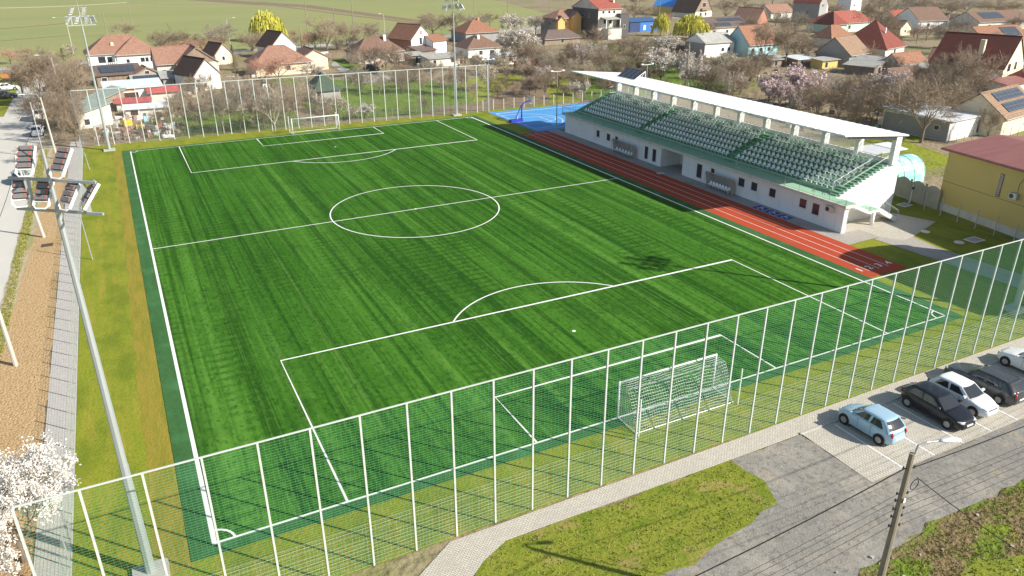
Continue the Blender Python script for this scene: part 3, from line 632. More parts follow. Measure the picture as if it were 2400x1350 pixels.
for x in (62.4, 64.3, 66.2, 68.1, 70.9):
    sp('purlin', B().box(x-.04, x+.04, ya+.1, yb-.1, roofz(x)-.075, roofz(x)-.03), M['darkmetal'])
# solar array
ar = B(); A_, C_ = Vector((65.3, 64.3, 9.12)), Vector((66.9, 60.9, 0)); 
sol = ob('solar_array', None, S) if False else None
c0 = Vector((66.3, 63.9, roofz(66.3)+.22)); ux = Vector((0, -1, 0)); uy = Vector((.86, 0, .5))
def _panel(parent, o, a, bv, nm='solar_panel', m=None):
    nn = a.cross(bv).normalized()*.02; bq = B(); bq.obox(o+a/2+bv/2, a/2, bv/2, nn); return sp(nm, bq, m or M['solar'], parent=parent)
for k in range(4):
    o = c0+ux*(k*1.08); _panel(S, o, ux*1.0, uy*2.1)
    bq = B(); bq.bar(o+ux*1.04-Vector((0, 0, .03)), o+ux*1.04+uy*2.1-Vector((0, 0, .03)), .06); sp('panel_rail', bq, M['whitepaint'])
for k in (0, 4):
    o = c0+ux*(k*1.07); tp = o+uy*2.1; bq = B(); bq.bar(tp, (tp.x+.1, tp.y, roofz(tp.x)+.1), .05); bq.bar(tp, (tp.x-.9, tp.y, roofz(tp.x-.9)+.12), .04); sp('panel_support', bq, M['whitepaint'])
# front windows: (y left, y right, z top, z bottom)
def window(parent, y0, y1, zt, zb, mull=0, glassm='glass', face_x=61.35):
    x = face_x
    fr = B(); t = .11
    fr.box(x-.05, x-.001, y0-t, y0, zb-t, zt+t); fr.box(x-.05, x-.001, y1, y1+t, zb-t, zt+t); fr.box(x-.05, x-.001, y0+.001, y1-.001, zt, zt+t); fr.box(x-.14, x-.001, y0+.001, y1-.001, zb-.07, zb)
    w_ = sp('window', fr, M['frame'])
    g = B(); g.box(x-.012, x-.002, y0+.001, y1-.001, zb+.001, zt-.001); sp('pane', g, M[glassm], parent=w_)
    if mull: g = B(); g.box(x-.03, x-.013, (y0+y1)/2-.03, (y0+y1)/2+.03, zb, zt); sp('mullion', g, M['frame'], parent=w_)
    g = B(); g.box(x-.03, x-.013, y0+.001, y1-.001, zt-.12, zt-.001); sp('blind_box', g, M['reveal'], parent=w_)
for y1, y0, zt, zb in ((61.32, 60.54, 2.0, 1.04), (58.66, 57.82, 2.0, 1.04), (56.56, 55.88, 2.0, 1.1), (49.56, 48.83, 2.05, .4), (47.85, 47.08, 2.05, .4), (38.94, 38.0, 2.1, .42), (36.42, 35.82, 2.1, 1.2),
                       (31.71, 30.75, 2.12, 1.17), (29.67, 28.75, 2.12, 1.2), (26.91, 26.0, 2.12, 1.2), (22.6, 21.7, 2.12, 1.2), (20.88, 20.0, 2.08, .95)):
    window(S, y0, y1, zt, zb)
b = B(); b.box(61.335, 61.349, 64.2, 65.3, .02, 2.0); sp('service_door', b, M['white'])
# recessed entrance
dr = B(); dr.box(64.55, 64.599, 42.0, 44.4, .0, 2.15); d_ = sp('entrance_door', dr, M['cream'])
for y in (42.15, 43.0, 43.7):
    for z in (.25, 1.15): sp('pane', B().box(64.53, 64.549, y, y+.55, z, z+.75), M['glass'], parent=d_)
# AC unit on the front wall
def ac_unit(parent, cx, cy, cz, sp_=sp):
    a = sp('air_conditioner', B().box(cx-.32, cx, cy-.45, cy+.45, cz-.3, cz+.3), M['offwhite'], parent=parent)
    sp('fan_grille', B().tube([(cx-.335, cy+.12, cz), (cx-.321, cy+.12, cz)], .23, 14), M['darkmetal'], parent=a)
ac_unit(S, 61.25, 18.6, 2.1)
# railings
def railing(pts, h=1.0, sp_bar=.2, m='galv', name='railing', posts=2.0):
    bq = B(); pts = [Vector(p) for p in pts]; up = Vector((0, 0, 1))
    for a, c in zip(pts[:-1], pts[1:]):
        Ld = (c-a).length; n = max(1, int(Ld/sp_bar)); bq.tube([a+up*h, c+up*h], .024, 5); bq.tube([a+up*.12, c+up*.12], .014, 4)
        bq.tube([a+up*(h-.14), c+up*(h-.14)], .012, 4)
        for k in range(1, n): p = a+(c-a)*k/n; bq.tube([p+up*.12, p+up*(h-.14)], .005, 3, False)
        m_ = max(1, round(Ld/posts))
        for k in range(m_+1): p = a+(c-a)*k/m_; bq.tube([p, p+up*h], .022, 5)
    return sp(name, bq, M[m])
yy = 16.75
for a, c in ((16.75, 24.6), (24.7, 32.0)): railing([(60.98, a, 2.95), (60.98, c, 2.95)], sp_bar=.14)
for a, c in ((32.1, 42.0), (42.1, 52.0), (52.1, 62), (62.1, 70.5)): railing([(60.98, a, 2.95), (60.98, c, 2.95)], sp_bar=2.0)
railing([(60.98, 70.6, 2.95), (63.0, 70.6, 2.95)]); railing([(63.05, 70.2, 2.95), (66, 70.2, 4.2), (69.9, 70.2, 5.45)])
railing([(63.1, 19.2, 3.0), (69.7, 19.2, 5.44)], 1.05); railing([(63.3, 20.25, 3.3), (69.6, 20.25, 5.5)], .95)
railing([(61.0, 16.65, 2.95), (62.25, 16.65, 2.95)]); railing([(62.3, 16.95, 2.95), (65.0, 16.95, 1.68), (66.7, 16.95, 1.68), (69.5, 16.95, .15)]); railing([(66.8, 18.55, 1.6), (69.5, 18.55, .15)])
# outer stair
st = B(); st.box(65.0, 66.7, 17.0, 18.9, 1.45, 1.66); sp('stair_landing', st, M['white'])
st = B()
def flight(x0, z0, x1, z1, n, m='white', nm='stair_flight'):
    bq = B(); pf = [(x0, z0-.35)]
    for i in range(n):
        xa = x0+(x1-x0)*i/n; xb = x0+(x1-x0)*(i+1)/n; zz = z0+(z1-z0)*i/n; pf += [(xa, zz), (xb, zz)]
    pf += [(x1, max(-.03, z1-.25))]
    if z1 < .3: pf += [(x1-.35, -.03)]
    k = len(pf); bq.add([(x, 17.0, z) for x, z in pf]+[(x, 18.6, z) for x, z in pf], [tuple(range(k)), tuple(reversed(range(k, 2*k)))]+[((i+1) % k, i, k+i, k+(i+1) % k) for i in range(k)])
    sp(nm, bq, M[m])
flight(62.31, 2.94, 64.999, 1.68, 8); flight(66.701, 1.66, 69.6, .17, 9)
for i in range(8): sp('stair_tread', B().box(62.33+i*.336, 62.62+i*.336, 17.05, 18.55, 2.942-i*.158, 2.948-i*.158), M['walk'])
sp('stair_landing_top', B().box(65.05, 66.65, 17.1, 18.8, 1.661, 1.67), M['walk'])
sp('stair_pillar', B().tube([(66.2, 17.35, -.03), (66.2, 17.35, 1.449)], .19, 12), M['white'], smooth=True)
sp('roof_drain', B().tube([(61.2, 16.88, 2.6), (61.2, 16.88, 0)], .05, 6), M['white'])

# ------------------------------------------------------------------ dugouts
def dugout(label, y0, y1, n):
    t = thing('dugout_shelter', label, 'dugout', (60.2, (y0+y1)/2, 0)); c = (y1-y0)/2
    def rib(y): return [(0, y, 0), (0, y, .9), (0.02, y, 1.9)] 
    arcp = [(.05, 1.92)]+[(.05+.95*math.sin(R(a)), 1.0+.93*math.cos(R(a))) for a in range(15, 91, 15)]+[(1.0, .45), (1.0, 0)]
    for k in range(5):
        y = -c+2*c*k/4; part('curved_rib', B().tube([(x, y, z) for x, z in arcp], .022, 5), M['post_dull'], t)
    for y in (-c, c): part('front_post', B().tube([(0.05, y, 0), (0.05, y, 1.92)], .025, 5), M['galv'], t); part('side_rail', B().tube([(.05, y, 1.0), (1.0, y, .95)], .018, 5), M['galv'], t)
    part('front_beam', B().tube([(.05, -c, 1.92), (.05, c, 1.92)], .024, 5), M['galv'], t)
    bq = B(); k = len(arcp)
    for j, (x, z) in enumerate(arcp): bq.v += [(x+.025, -c, z), (x+.025, c, z), (x+.035, -c, z+.004), (x+.035, c, z+.004)]
    for j in range(k-1): a = 4*j; bq.f += [(a, a+1, a+5, a+4), (a+2, a+6, a+7, a+3)]; bq.mi += [0, 0]
    part('canopy_sheet', bq, M['dug_poly'], t)
    for y in (-c, c):
        bq = B(); nn = len(arcp); bq.add([(x, y+s, z) for s in (-.004, .004) for x, z in arcp+[(.35, 0), (.35, 1.0)][0:0]+[(.45, 0)]], [tuple(range(nn+1)), tuple(reversed(range(nn+1, 2*nn+2)))]); part('side_sheet', bq, M['dug_poly'], t)
    part('bench_beam', B().box(.45, .55, -c+.3, c-.3, .30, .36), M['galv'], t)
    for k in range(3): y = -c+.5+(2*c-1)*k/2; part('bench_leg', B().box(.46, .54, y-.04, y+.04, 0, .299), M['galv'], t)
    for k in range(n):
        o = ob('seat', seat_me, t, (.50, -c+.55+(2*c-1.1)*k/(n-1), .16)); o.scale = (1, 1, 1)
M['dug_poly'] = mat('smoked_polycarbonate', (.48, .43, .37), .3, alpha=.6, spec=.5)
dugout('left dugout shelter with white seats in front of the grandstand, nearer the blue court', 51.2, 55.8, 6)
dugout('right dugout shelter with white seats in front of the grandstand, nearer the camera', 32.0, 36.2, 7)

# ------------------------------------------------------------------ basketball hoop
def hoop(label, x, y, rz_):
    t = thing('basketball_hoop', label, 'basketball hoop', (x, y, 0), rz_)
    m = M['blue_metal']
    part('base_box', B().box(-2.0, .1, -.5, .5, .03, .42), m, t)
    part('mast', B().tube([(.15, 0, 0), (.15, 0, 2.3), (.3, 0, 2.75), (.75, 0, 3.1), (1.6, 0, 3.25)], .11, 8), m, t, smooth=True)
    part('pad', B().tube([(.15, 0, .05), (.15, 0, .45)], .3, 12), m, t, smooth=True)
    part('strut', B().tube([(-1.0, .2, .42), (.05, .05, 2.6)], .04, 6), m, t); part('strut', B().tube([(-1.0, -.2, .42), (.05, -.05, 2.6)], .04, 6), m, t)
    part('strut', B().tube([(-.7, 0, .42), (-.45, 0, 1.5)], .05, 6), M['whitepaint'], t)
    bq = B(); bq.box(1.62, 1.66, -.9, .9, 2.9, 3.95); part('backboard', bq, M['backb'], t)
    fr = B()
    for q in ((-.9, -.84, 2.9, 3.95), (.84, .9, 2.9, 3.95)): fr.box(1.661, 1.67, *q)
    fr.box(1.661, 1.67, -.839, .839, 2.9, 2.96); fr.box(1.661, 1.67, -.839, .839, 3.89, 3.95); part('board_frame', fr, M['whitepaint'], t)
    part('rim', B().tube([(1.9+.23*math.cos(R(a)), .23*math.sin(R(a)), 3.05) for a in range(0, 361, 30)], .012, 4), M['redlabel'], t)
    nb = B()
    for k in range(10): a = R(36*k); nb.tube([(1.9+.22*math.cos(a), .22*math.sin(a), 3.04), (1.9+.13*math.cos(a+.3), .13*math.sin(a+.3), 2.65)], .006, 3, False)
    part('net', nb, M['whitepaint'], t)
M['backb'] = mat('backboard', (.55, .6, .6), .2, alpha=.35, spec=.6)
hoop('blue basketball hoop at the near end of the blue court', 59.1, 80.9, 0)
hoop('blue basketball hoop beyond the grandstand, seen under its roof', 86.6, 79.5, R(180))
def court_light(label, x, y, h=8.9):
    t = thing('court_light', label, 'light pole', (x, y, 0))
    part('pole', B().tube([(0, 0, -.03), (0, 0, h)], [.09, .05], 8), M['galv'], t)
    part('crossbar', B().tube([(-1.1, 0, h), (1.1, 0, h)], .035, 5), M['galv'], t)
    for s in (-1, 1): part('lamp_head', B().box(s*1.0-.2, s*1.0+.2, -.1, .16, h+.03, h+.2), M['lamp'], t)
court_light('thin court light pole with two lamps at the court corner nearest the stand', 61.3, 72.9)
court_light('thin court light pole with two lamps behind the solar panels', 78.2, 72.6)
court_light('tall thin pole at the near far-corner of the blue court', 58.0, 90.95, 8.9)

# ------------------------------------------------------------------ yellow building and hall
def wall_run(a, d, L_, h, t_): pass
YB = thing('yellow_building', 'yellow rendered building with a maroon sheet roof at the right edge', 'building', (77.15, 17.9, 0), math.atan2(-10.7, -1.85))
# local +x runs along the wall towards the camera, +y points away from the pitch (left-hand side is pitch)
part('wall', B().box(0, 34, .0, 13, .75, 6.45), M['yellowwall'], YB)
part('plinth', B().box(-.03, 34, -.04, 13, -.06, .749), M['offwhite'], YB)
part('wall_joint', B().box(0, 34, -.012, -.002, 3.1, 3.14), M['brownframe'], YB)
rf = B(); rf.add([(-.5, -.55, 6.451), (34.5, -.55, 6.451), (34.5, 6.5, 7.35), (-.5, 6.5, 7.35), (34.5, 13.5, 6.451), (-.5, 13.5, 6.451), (-.5, -.55, 6.62), (34.5, -.55, 6.62), (34.5, 6.5, 7.52), (-.5, 6.5, 7.52), (34.5, 13.5, 6.62), (-.5, 13.5, 6.62)],
    [(6, 7, 8, 9), (9, 8, 10, 11), (0, 3, 2, 1), (3, 5, 4, 2), (0, 1, 7, 6), (5, 11, 10, 4), (0, 6, 9, 3), (3, 9, 11, 5), (1, 2, 8, 7), (2, 4, 10, 8)])
yr = part('roof', rf, M['r_maroon'], YB)
part('gutter', B().tube([(-.5, -.62, 6.5), (34.5, -.62, 6.5)], .09, 8), M['r_maroon'], yr)
def yb_window(x, z, w_, h_):
    f_ = part('window', B().box(x-.06, x+w_+.06, -.03, -.003, z-.06, z+h_+.06), M['brownframe'], YB)
    part('pane', B().box(x, x+w_, -.045, -.031, z, z+h_), M['glass'], f_)
yb_window(6.6, 3.3, .32, 2.2)
for k in range(11): part('window_bar', B().box(6.56, 6.96, -.07, -.047, 3.35+.2*k, 3.38+.2*k), M['post_dull'], YB)
ac = part('air_conditioner', B().box(8.2, 9.05, -.38, -.02, 3.55, 4.15), M['offwhite'], YB)
part('fan_grille', B().tube([(8.5, -.395, 3.85), (8.5, -.381, 3.85)], .22, 14), M['darkmetal'], ac)
part('cable', B().tube([(8.8, -.03, 4.15), (8.75, -.03, 5.0), (9.0, -.03, 5.6)], .02, 4), M['darkmetal'], ac)
HL = thing('sports_hall', 'large plain hall out of frame at the right that shades the track start', 'building', (66, -12, 0))
part('wall', B().box(0, 8, 0, 12.6, -.06, 9.2), M['offwhite'], HL)
hb = B(); nseg = 10
pf = [(8/2-4.2*math.cos(math.pi*i/nseg), 9.2+1.3*math.sin(math.pi*i/nseg)) for i in range(nseg+1)]
hb.add([(x, -.2, z) for x, z in pf]+[(x, 12.8, z) for x, z in pf], [tuple(range(nseg+1)), tuple(reversed(range(nseg+1, 2*nseg+2)))]+[((i+1) % (nseg+1), i, nseg+1+i, nseg+1+(i+1) % (nseg+1)) for i in range(nseg+1)])
part('roof', hb, M['r_grey'], HL)
# precast wall behind the stand
pw = thing('precast_wall', 'weathered precast concrete garden wall with scalloped tops beside the yellow building', 'wall', (78.3, 29.6, 0), math.atan2(-12.2, -1.6))
for k in range(6):
    x = k*2.05; bq = B(); pf = [(x+.09, -.06), (x+1.96, -.06)]+[(x+1.96-1.87*i/8, 2.0+.38*math.sin(math.pi*i/8)) for i in range(9)]
    n = len(pf); bq.add([(px_, -.03, z) for px_, z in pf]+[(px_, .03, z) for px_, z in pf], [tuple(range(n)), tuple(reversed(range(n, 2*n)))]+[((i+1) % n, i, n+i, n+(i+1) % n) for i in range(n)])
    part('wall_panel', bq, M['conc_wall'] if 'conc_wall' in M else M.setdefault('conc_wall', mat('precast_panel', (.46, .41, .34), .9, layers=[((1, 1, 2), 4, (.33, .29, .23), .45, .7, .7)])), pw)
    part('post', B().box(x-.08, x+.08, -.08, .08, -.06, 2.35), M['concrete'], pw)
wp = thing('water_post', 'small white post with a dark meter box by the drain', 'post', (*(76.44, 20.64), 0))
part('pole', B().tube([(0, 0, -.05), (0, 0, 2.0)], .06), M['whitepaint'], wp); part('meter_box', B().box(-.14, .14, -.12, .12, 1.5, 1.8), M['darkmetal'], wp)
# aqua tunnel greenhouse
gx, gy = 82.0, 27.5
gt = thing('tunnel_greenhouse', 'aqua film tunnel greenhouse behind the concrete wall', 'greenhouse', (gx, gy, 0), R(0))
bq = B(); n = 12
for x in (-6, 3.2):
    for i in range(n+1): a = math.pi*i/n; bq.v.append((x, -2.2*math.cos(a), 3.0*math.sin(a)**.8 if 0 < i < n else 0))
for i in range(n): bq.f.append((i, i+1, n+2+i, n+1+i)); bq.mi.append(0)
bq.f.append(tuple(range(n+1))); bq.f.append(tuple(reversed(range(n+1, 2*n+2)))); bq.mi += [0, 0]
part('film_cover', bq, M['aqua'], gt)
for k in range(6):
    x = -6+9.2*k/5; part('hoop', B().tube([(x, -2.23*math.cos(math.pi*i/n), 3.03*math.sin(math.pi*i/n)**.8 if 0 < i < n else 0) for i in range(n+1)], .03, 4), M['galv'], gt)
ct = thing('lean_to_canopy', 'white sheet canopy beyond the aqua tunnel', 'canopy', (84.8, 31.3, 0))
part('roof_sheet', B().slab([(-6, -1.5, 2.9), (2.6, -1.5, 2.9), (2.6, 1.5, 3.2), (-6, 1.5, 3.2)], .08), M['r_white'], ct)
for x in (-5.6, 2.2):
    for y in (-1.2, 1.3): part('post', B().tube([(x, y, -.06), (x, y, 2.85)], .05, 5), M['galv'], ct)
# ------------------------------------------------------------------ cars
def lerp(a, b, t): return a+(b-a)*t
def interp(pts, x):
    if x <= pts[0][0]: return pts[0][1]
    for (a, b), (c, d) in zip(pts[:-1], pts[1:]):
        if x <= c: return b+(d-b)*(x-a)/(c-a)
    return pts[-1][1]
def car(label, paint, loc, rz_, Lc=3.9, Wc=1.66, Hc=1.5, hood=.9, cowl=(.95, 1.75), rear=(3.75, 3.35), kind='hatch', cat='car', simple=False, windows=2, belt=.95, roofm=None, plate=True):
    """+x is forward; x measured from the nose backwards is u"""
    t = thing('parked_car', label, cat, (*loc, 0), rz_)
    hw = Wc/2; hl = Lc/2
    X = lambda u_: hl-u_
    ztop = [(0, .62), (.12, .70), (cowl[0]*.9, hood), (cowl[0], hood+.02), (Lc*.6, belt), (Lc-.1, belt+.02), (Lc, belt-.1)]
    if kind == 'wagon': ztop[-1] = (Lc, belt)
    NU = 22
    def outline(k, z_):
        """ring of plan points; k shrinks"""
        pts = []
        for side in (1, -1):
            us = [i/NU for i in range(NU+1)]
            if side == -1: us = us[::-1]
            for i in us:
                u_ = Lc*(.5-.5*math.cos(math.pi*i))
                e = (2*u_/Lc-1); w_ = hw*(1-abs(e)**5.5*.42)
                if abs(e) > .999: w_ = hw*.52
                pts.append((u_, side*w_))
        return pts
    base = outline(1, 0); n = len(base); bq = B(); lev = []
    cx_ = Lc/2
    for zf, k in ((0, .965), (.14, .99), (.45, 1.0), (.8, .985), (1.0, .955)):
        ring = []
        for u_, y in base:
            zt = interp(ztop, u_); z = .20+(zt-.20)*zf
            kk = k if abs(u_-cx_) < hl*.9 else k*(1-.006*zf)
            ring.append((X(cx_+(u_-cx_)*(k if zf < 1 else k*.995)), y*kk, z))
        lev.append(ring)
    for k in (.86, .5):
        lev.append([(X(cx_+(u_-cx_)*(.955 if k > .6 else .945)), y*k, interp(ztop, u_)+(.02 if k > .6 else .045)) for u_, y in base])
    for rg in lev: bq.v += rg
    for a in range(len(lev)-1):
        for i in range(n): j = (i+1) % n; bq.f.append((a*n+i, a*n+j, (a+1)*n+j, (a+1)*n+i)); bq.mi.append(0)
    m0 = (len(lev)-1)*n
    for i in range(NU): bq.f.append((m0+i, m0+i+1, m0+n-2-i, m0+n-1-i)); bq.mi.append(0)
    bq.f.append(tuple(reversed(range(n)))); bq.mi.append(0)
    body = part('body', bq, paint, t, smooth=True)
    # cabin surface
    zb = hood+.03; zr = Hc
    def xf(s): return X(lerp(cowl[0], cowl[1], s))
    def xr(s): return X(lerp(rear[0], rear[1], s**1.3))
    def hwid(s): return lerp(hw*.93, hw*.74, s)
    def zz(s, xx=0): return lerp(zb-.06, zr-.05, s)
    def front(s, y): return Vector((xf(s)-.10*y*y, y*hwid(s), zz(s)))
    def back(s, y): return Vector((xr(s)+.08*y*y, y*hwid(s), zz(s)))
    def side(s, v, sg):
        a, c = front(s, sg), back(s, sg); p = a.lerp(c, v); p.y = sg*hwid(s)*(1+.015*math.sin(math.pi*v)); return p
    cb = B(); NS_, NY = 8, 6; SL = [0, .25, .5, .75, 1]
    rows = []
    for s in SL:
        row = [front(s, -1+2*i/NY) for i in range(NY+1)]+[side(s, i/NS_, 1) for i in range(1, NS_)]+[back(s, 1-2*i/NY) for i in range(NY+1)]+[side(s, 1-i/NS_, -1) for i in range(1, NS_)]
        rows.append(row)
    cen = Vector(((xf(1)+xr(1))/2, 0, zr))
    for k, dz in ((.93, .035), (.6, .055)):
        rows.append([Vector((cen.x+(p.x-cen.x)*k, p.y*k, zr-.05+dz-(.02*abs(p.x-cen.x)))) for p in rows[4]])
    m_ = len(rows[0])
    for rw in rows: cb.v += [tuple(p) for p in rw]
    for a in range(len(rows)-1):
        for i in range(m_): j = (i+1) % m_; cb.f.append((a*m_+i, a*m_+j, (a+1)*m_+j, (a+1)*m_+i)); cb.mi.append(0)
    q0 = (len(rows)-1)*m_; cb.f.append(tuple(q0+i for i in range(m_))); cb.mi.append(0)
    part('cabin', cb, paint, t, smooth=True)
    def patch(fn, u0, u1, s0, s1, off, nm, m, nu=5, ns=3, tp=0):
        g = B(); P_ = [[fn(lerp(s0, s1, j/ns), lerp(lerp(u0, u0+tp, j/ns), lerp(u1, u1-tp, j/ns), i/nu)) for i in range(nu+1)] for j in range(ns+1)]
        flat = [p for rw in P_ for p in rw]
        nrm = (P_[0][-1]-P_[0][0]).cross(P_[-1][0]-P_[0][0]).normalized()
        cc = sum(flat, Vector())/len(flat)
        if nrm.dot(cc-Vector((cen.x, 0, cc.z))) < 0: nrm = -nrm
        k_ = nu+1; N_ = len(flat)
        g.v = [tuple(p+nrm*off) for p in flat]+[tuple(p+nrm*(off-.02)) for p in flat]
        for j in range(ns):
            for i in range(nu): a = j*k_+i; g.f.append((a, a+1, a+k_+1, a+k_)); g.mi.append(0)
        per_ = list(range(k_))+[j*k_+nu for j in range(1, ns+1)]+[ns*k_+i for i in range(nu-1, -1, -1)]+[j*k_ for j in range(ns-1, 0, -1)]
        for q in range(len(per_)): a, c = per_[q], per_[(q+1) % len(per_)]; g.f.append((a, c, N_+c, N_+a)); g.mi.append(0)
        return part(nm, g, m, t, smooth=False)
    gl = M['cglass']
    patch(front, -.90, .90, .10, .93, .012, 'windscreen', gl, 6, 3, .03)
    patch(back, -.86, .86, .22, .90, .012, 'rear_window', gl, 6, 3, .03)
    for sg in (1, -1):
        f_ = lambda s, v, sg=sg: side(s, v, sg)
        cuts = [(.10, .47), (.51, .86)] if windows == 2 else [(.08, .38), (.41, .72), (.75, .93)]
        for i, (a, c) in enumerate(cuts):
            patch(f_, a, c, .20, .88, .012, 'side_window', gl, 3, 3, .035 if i == 0 else .025)
    # wheels
    rw_ = .31 if Hc < 1.58 else .35
    wb0, wb1 = Lc*.19, Lc*.82
    tb = B(); nn = 18
    tb.tube([(0, -.10, 0), (0, -.085, 0), (0, .085, 0), (0, .10, 0)], [rw_*.88, rw_, rw_, rw_*.88], nn)
    tyre_me = tb.mesh('wheel', M['black'], False)
    rb_ = B(); rb_.tube([(0, -.108, 0), (0, -.101, 0)], rw_*.62, 16)
    for k in range(7): a = 2*math.pi*k/7; rb_.bar((0, -.115, 0), (rw_*.58*math.cos(a), -.112, rw_*.58*math.sin(a)), .035, .02, (0, 1, 0))
    rim_me = rb_.mesh('rim', M['rim'])
    al = B(); al.tube([(0, -.02, 0), (0, .0, 0)], rw_+.045, 20); arch_me = al.mesh('wheel_arch', M['black'])
    for wu in (wb0, wb1):
        for sg in (1, -1):
            wo = ob('wheel', tyre_me, t, (X(wu), sg*(hw-.085), rw_), 0 if sg < 0 else math.pi)
            ob('rim', rim_me, wo)
            ob('wheel_arch', arch_me, t, (X(wu), sg*(hw-.013), rw_+.02), 0 if sg < 0 else math.pi)
    # lights, bumpers, plate, mirrors
    for sg in (1, -1):
        hl_ = B(); hl_.tube([(X(.02+.10), sg*hw*.42, .60), (X(.14), sg*hw*.62, .64), (X(.36), sg*hw*.78, .69)], [.05, .085, .03], 8); part('headlight', hl_, M['headlight'], t, smooth=True)
        tl = B(); tl.tube([(X(Lc-.06), sg*hw*.66, belt-.30), (X(Lc-.06), sg*hw*.68, belt-.12), (X(Lc-.10), sg*hw*.68, belt+.0)], [.05, .07, .04], 8); part('tail_light', tl, M['taillight'], t, smooth=True)
        mi = B(); mi.obox((X(cowl[0]+.38), sg*(hw+.07), hood+.14), (.06, 0, 0), (0, .09, 0), (0, 0, .06)); part('wing_mirror', mi, paint, t, smooth=False)
        for dz_ in (.0,): part('sill', B().box(X(wb1-.42), X(wb0+.42), sg*hw*.955-.015, sg*hw*.955+.015, .17, .24), M['darkmetal'], t)
        for uu in ([Lc*.43, Lc*.66] if not simple else [Lc*.5]):
            part('door_seam', B().box(X(uu)-.006, X(uu)+.006, sg*(hw*1.0)-.004, sg*(hw*1.0)+.003, .34, belt-.03), M['darkmetal'], t)
            part('door_handle', B().box(X(uu-.12)-.09, X(uu-.12)+.0, sg*(hw*.995), sg*(hw*.995)+sg*.02, belt-.16, belt-.13), paint, t)
    g = B(); g.box(X(.055), X(.02), -.5, .5, .30, .40); part('grille', g, M['darkmetal'], t)
    g = B(); g.box(X(.075), X(.05), -.38, .38, .56, .62); part('upper_grille', g, M['darkmetal'], t)
    g = B(); g.box(X(Lc-.0)-.01, X(Lc-.03), -.26, .26, .48, .59); part('number_plate', g, M['whitepaint'], t)
    g = B(); g.box(X(.02), X(-.012), -.26, .26, .42, .52); part('number_plate', g, M['whitepaint'], t)
    return t
def paint(name, c, metal=.3, rough=.25): return mat(name, c, rough, metal=metal, spec=.6)
M['rim'] = mat('rim_silver', (.45, .45, .45), .35, metal=.6); M['headlight'] = mat('headlight_lens', (.72, .75, .78), .1, spec=.9); M['taillight'] = mat('taillight_lens', (.50, .02, .02), .2, spec=.8)
P_LB = paint('paint_light_blue', (.38, .56, .68), .2, .3); P_BK = paint('paint_black', (.022, .024, .03), .3, .18); P_WH = paint('paint_white', (.76, .79, .80), 0, .25)
P_GR = paint('paint_grey', (.10, .105, .11), .5, .25); P_SI = paint('paint_silver', (.55, .56, .56), .5, .3); P_DG = paint('paint_dark_green', (.05, .07, .07), .3, .25); P_WH2 = paint('paint_white_b', (.84, .84, .82), 0, .3)
UP, DN = R(90), R(-90)
cA = car('light blue small hatchback parked nose to the pitch, nearest the gravel', P_LB, (35.28, -7.75), UP+R(1), 3.72, 1.66, 1.53, .93, (.78, 1.55), (3.62, 3.1), belt=.98)
cB = car('black hatchback parked nose out between light blue and white cars', P_BK, (40.22, -8.45), DN-R(1), 4.2, 1.76, 1.49, .92, (1.05, 1.85), (4.08, 3.55), belt=.97)
cC = car('white hatchback parked nose out between black hatchback and grey wagon', P_WH, (42.68, -8.35), DN+R(1), 3.97, 1.69, 1.47, .90, (.98, 1.75), (3.86, 3.35), belt=.96)
cD = car('grey estate wagon parked nose to the pitch, right of the white hatchback', P_GR, (45.5, -7.95), UP, 4.75, 1.88, 1.52, .97, (1.35, 2.15), (4.66, 4.15), kind='wagon', windows=3, belt=1.03)
cE = car('white car cut off by the right edge of the picture', P_WH2, (50.55, -8.1), UP, 4.4, 1.8, 1.5, .93, (1.15, 1.95), (4.3, 3.8), belt=.98)
rr = B(); rr.tube([(.6, .62, 1.55), (-1.6, .60, 1.54)], .018, 5); rr.tube([(.6, -.62, 1.55), (-1.6, -.60, 1.54)], .018, 5); part('roof_rail', rr, M['galv'], cD)
# cars on the west road
car('white hatchback seen from behind on the west road, nearest of the parked row', P_WH, (-12.3, 107.3), UP, 4.1, 1.75, 1.5, simple=True)
car('dark car parked just ahead of the white hatchback on the west road', P_DG, (-12.2, 113.0), UP, 4.2, 1.75, 1.45, simple=True)
car('white and dark car parked in the trees right of the white van', P_SI, (-11.11, 127.97), R(60), 4.2, 1.75, 1.5, simple=True)
car('dark green car parked on the left verge by the picture edge', P_DG, (-19.91, 148.75), R(0), 4.4, 1.78, 1.45, simple=True)
car('white car parked on the left verge beyond the dark green one', P_WH, (-20.33, 160.08), R(5), 4.3, 1.78, 1.45, simple=True)
car('grey car half hidden among bare trees by the road junction', P_GR, (-11.55, 154.11), R(10), 4.2, 1.75, 1.45, simple=True)
car('small dark car parked on the yard drive beside the brown cottage', P_DG, (55.86, 152.05), R(-30), 4.2, 1.75, 1.45, simple=True)
car('silver car on the farm road behind the brown hip-roofed house', P_SI, (113.30, 228.94), R(10), 4.2, 1.75, 1.45, simple=True)
car('grey-blue car parked on the west road verge beside the floodlight heads', paint('paint_grey_blue', (.30, .38, .42), .3, .3), (-12.67, 77.37), UP, 4.1, 1.72, 1.5, simple=True)
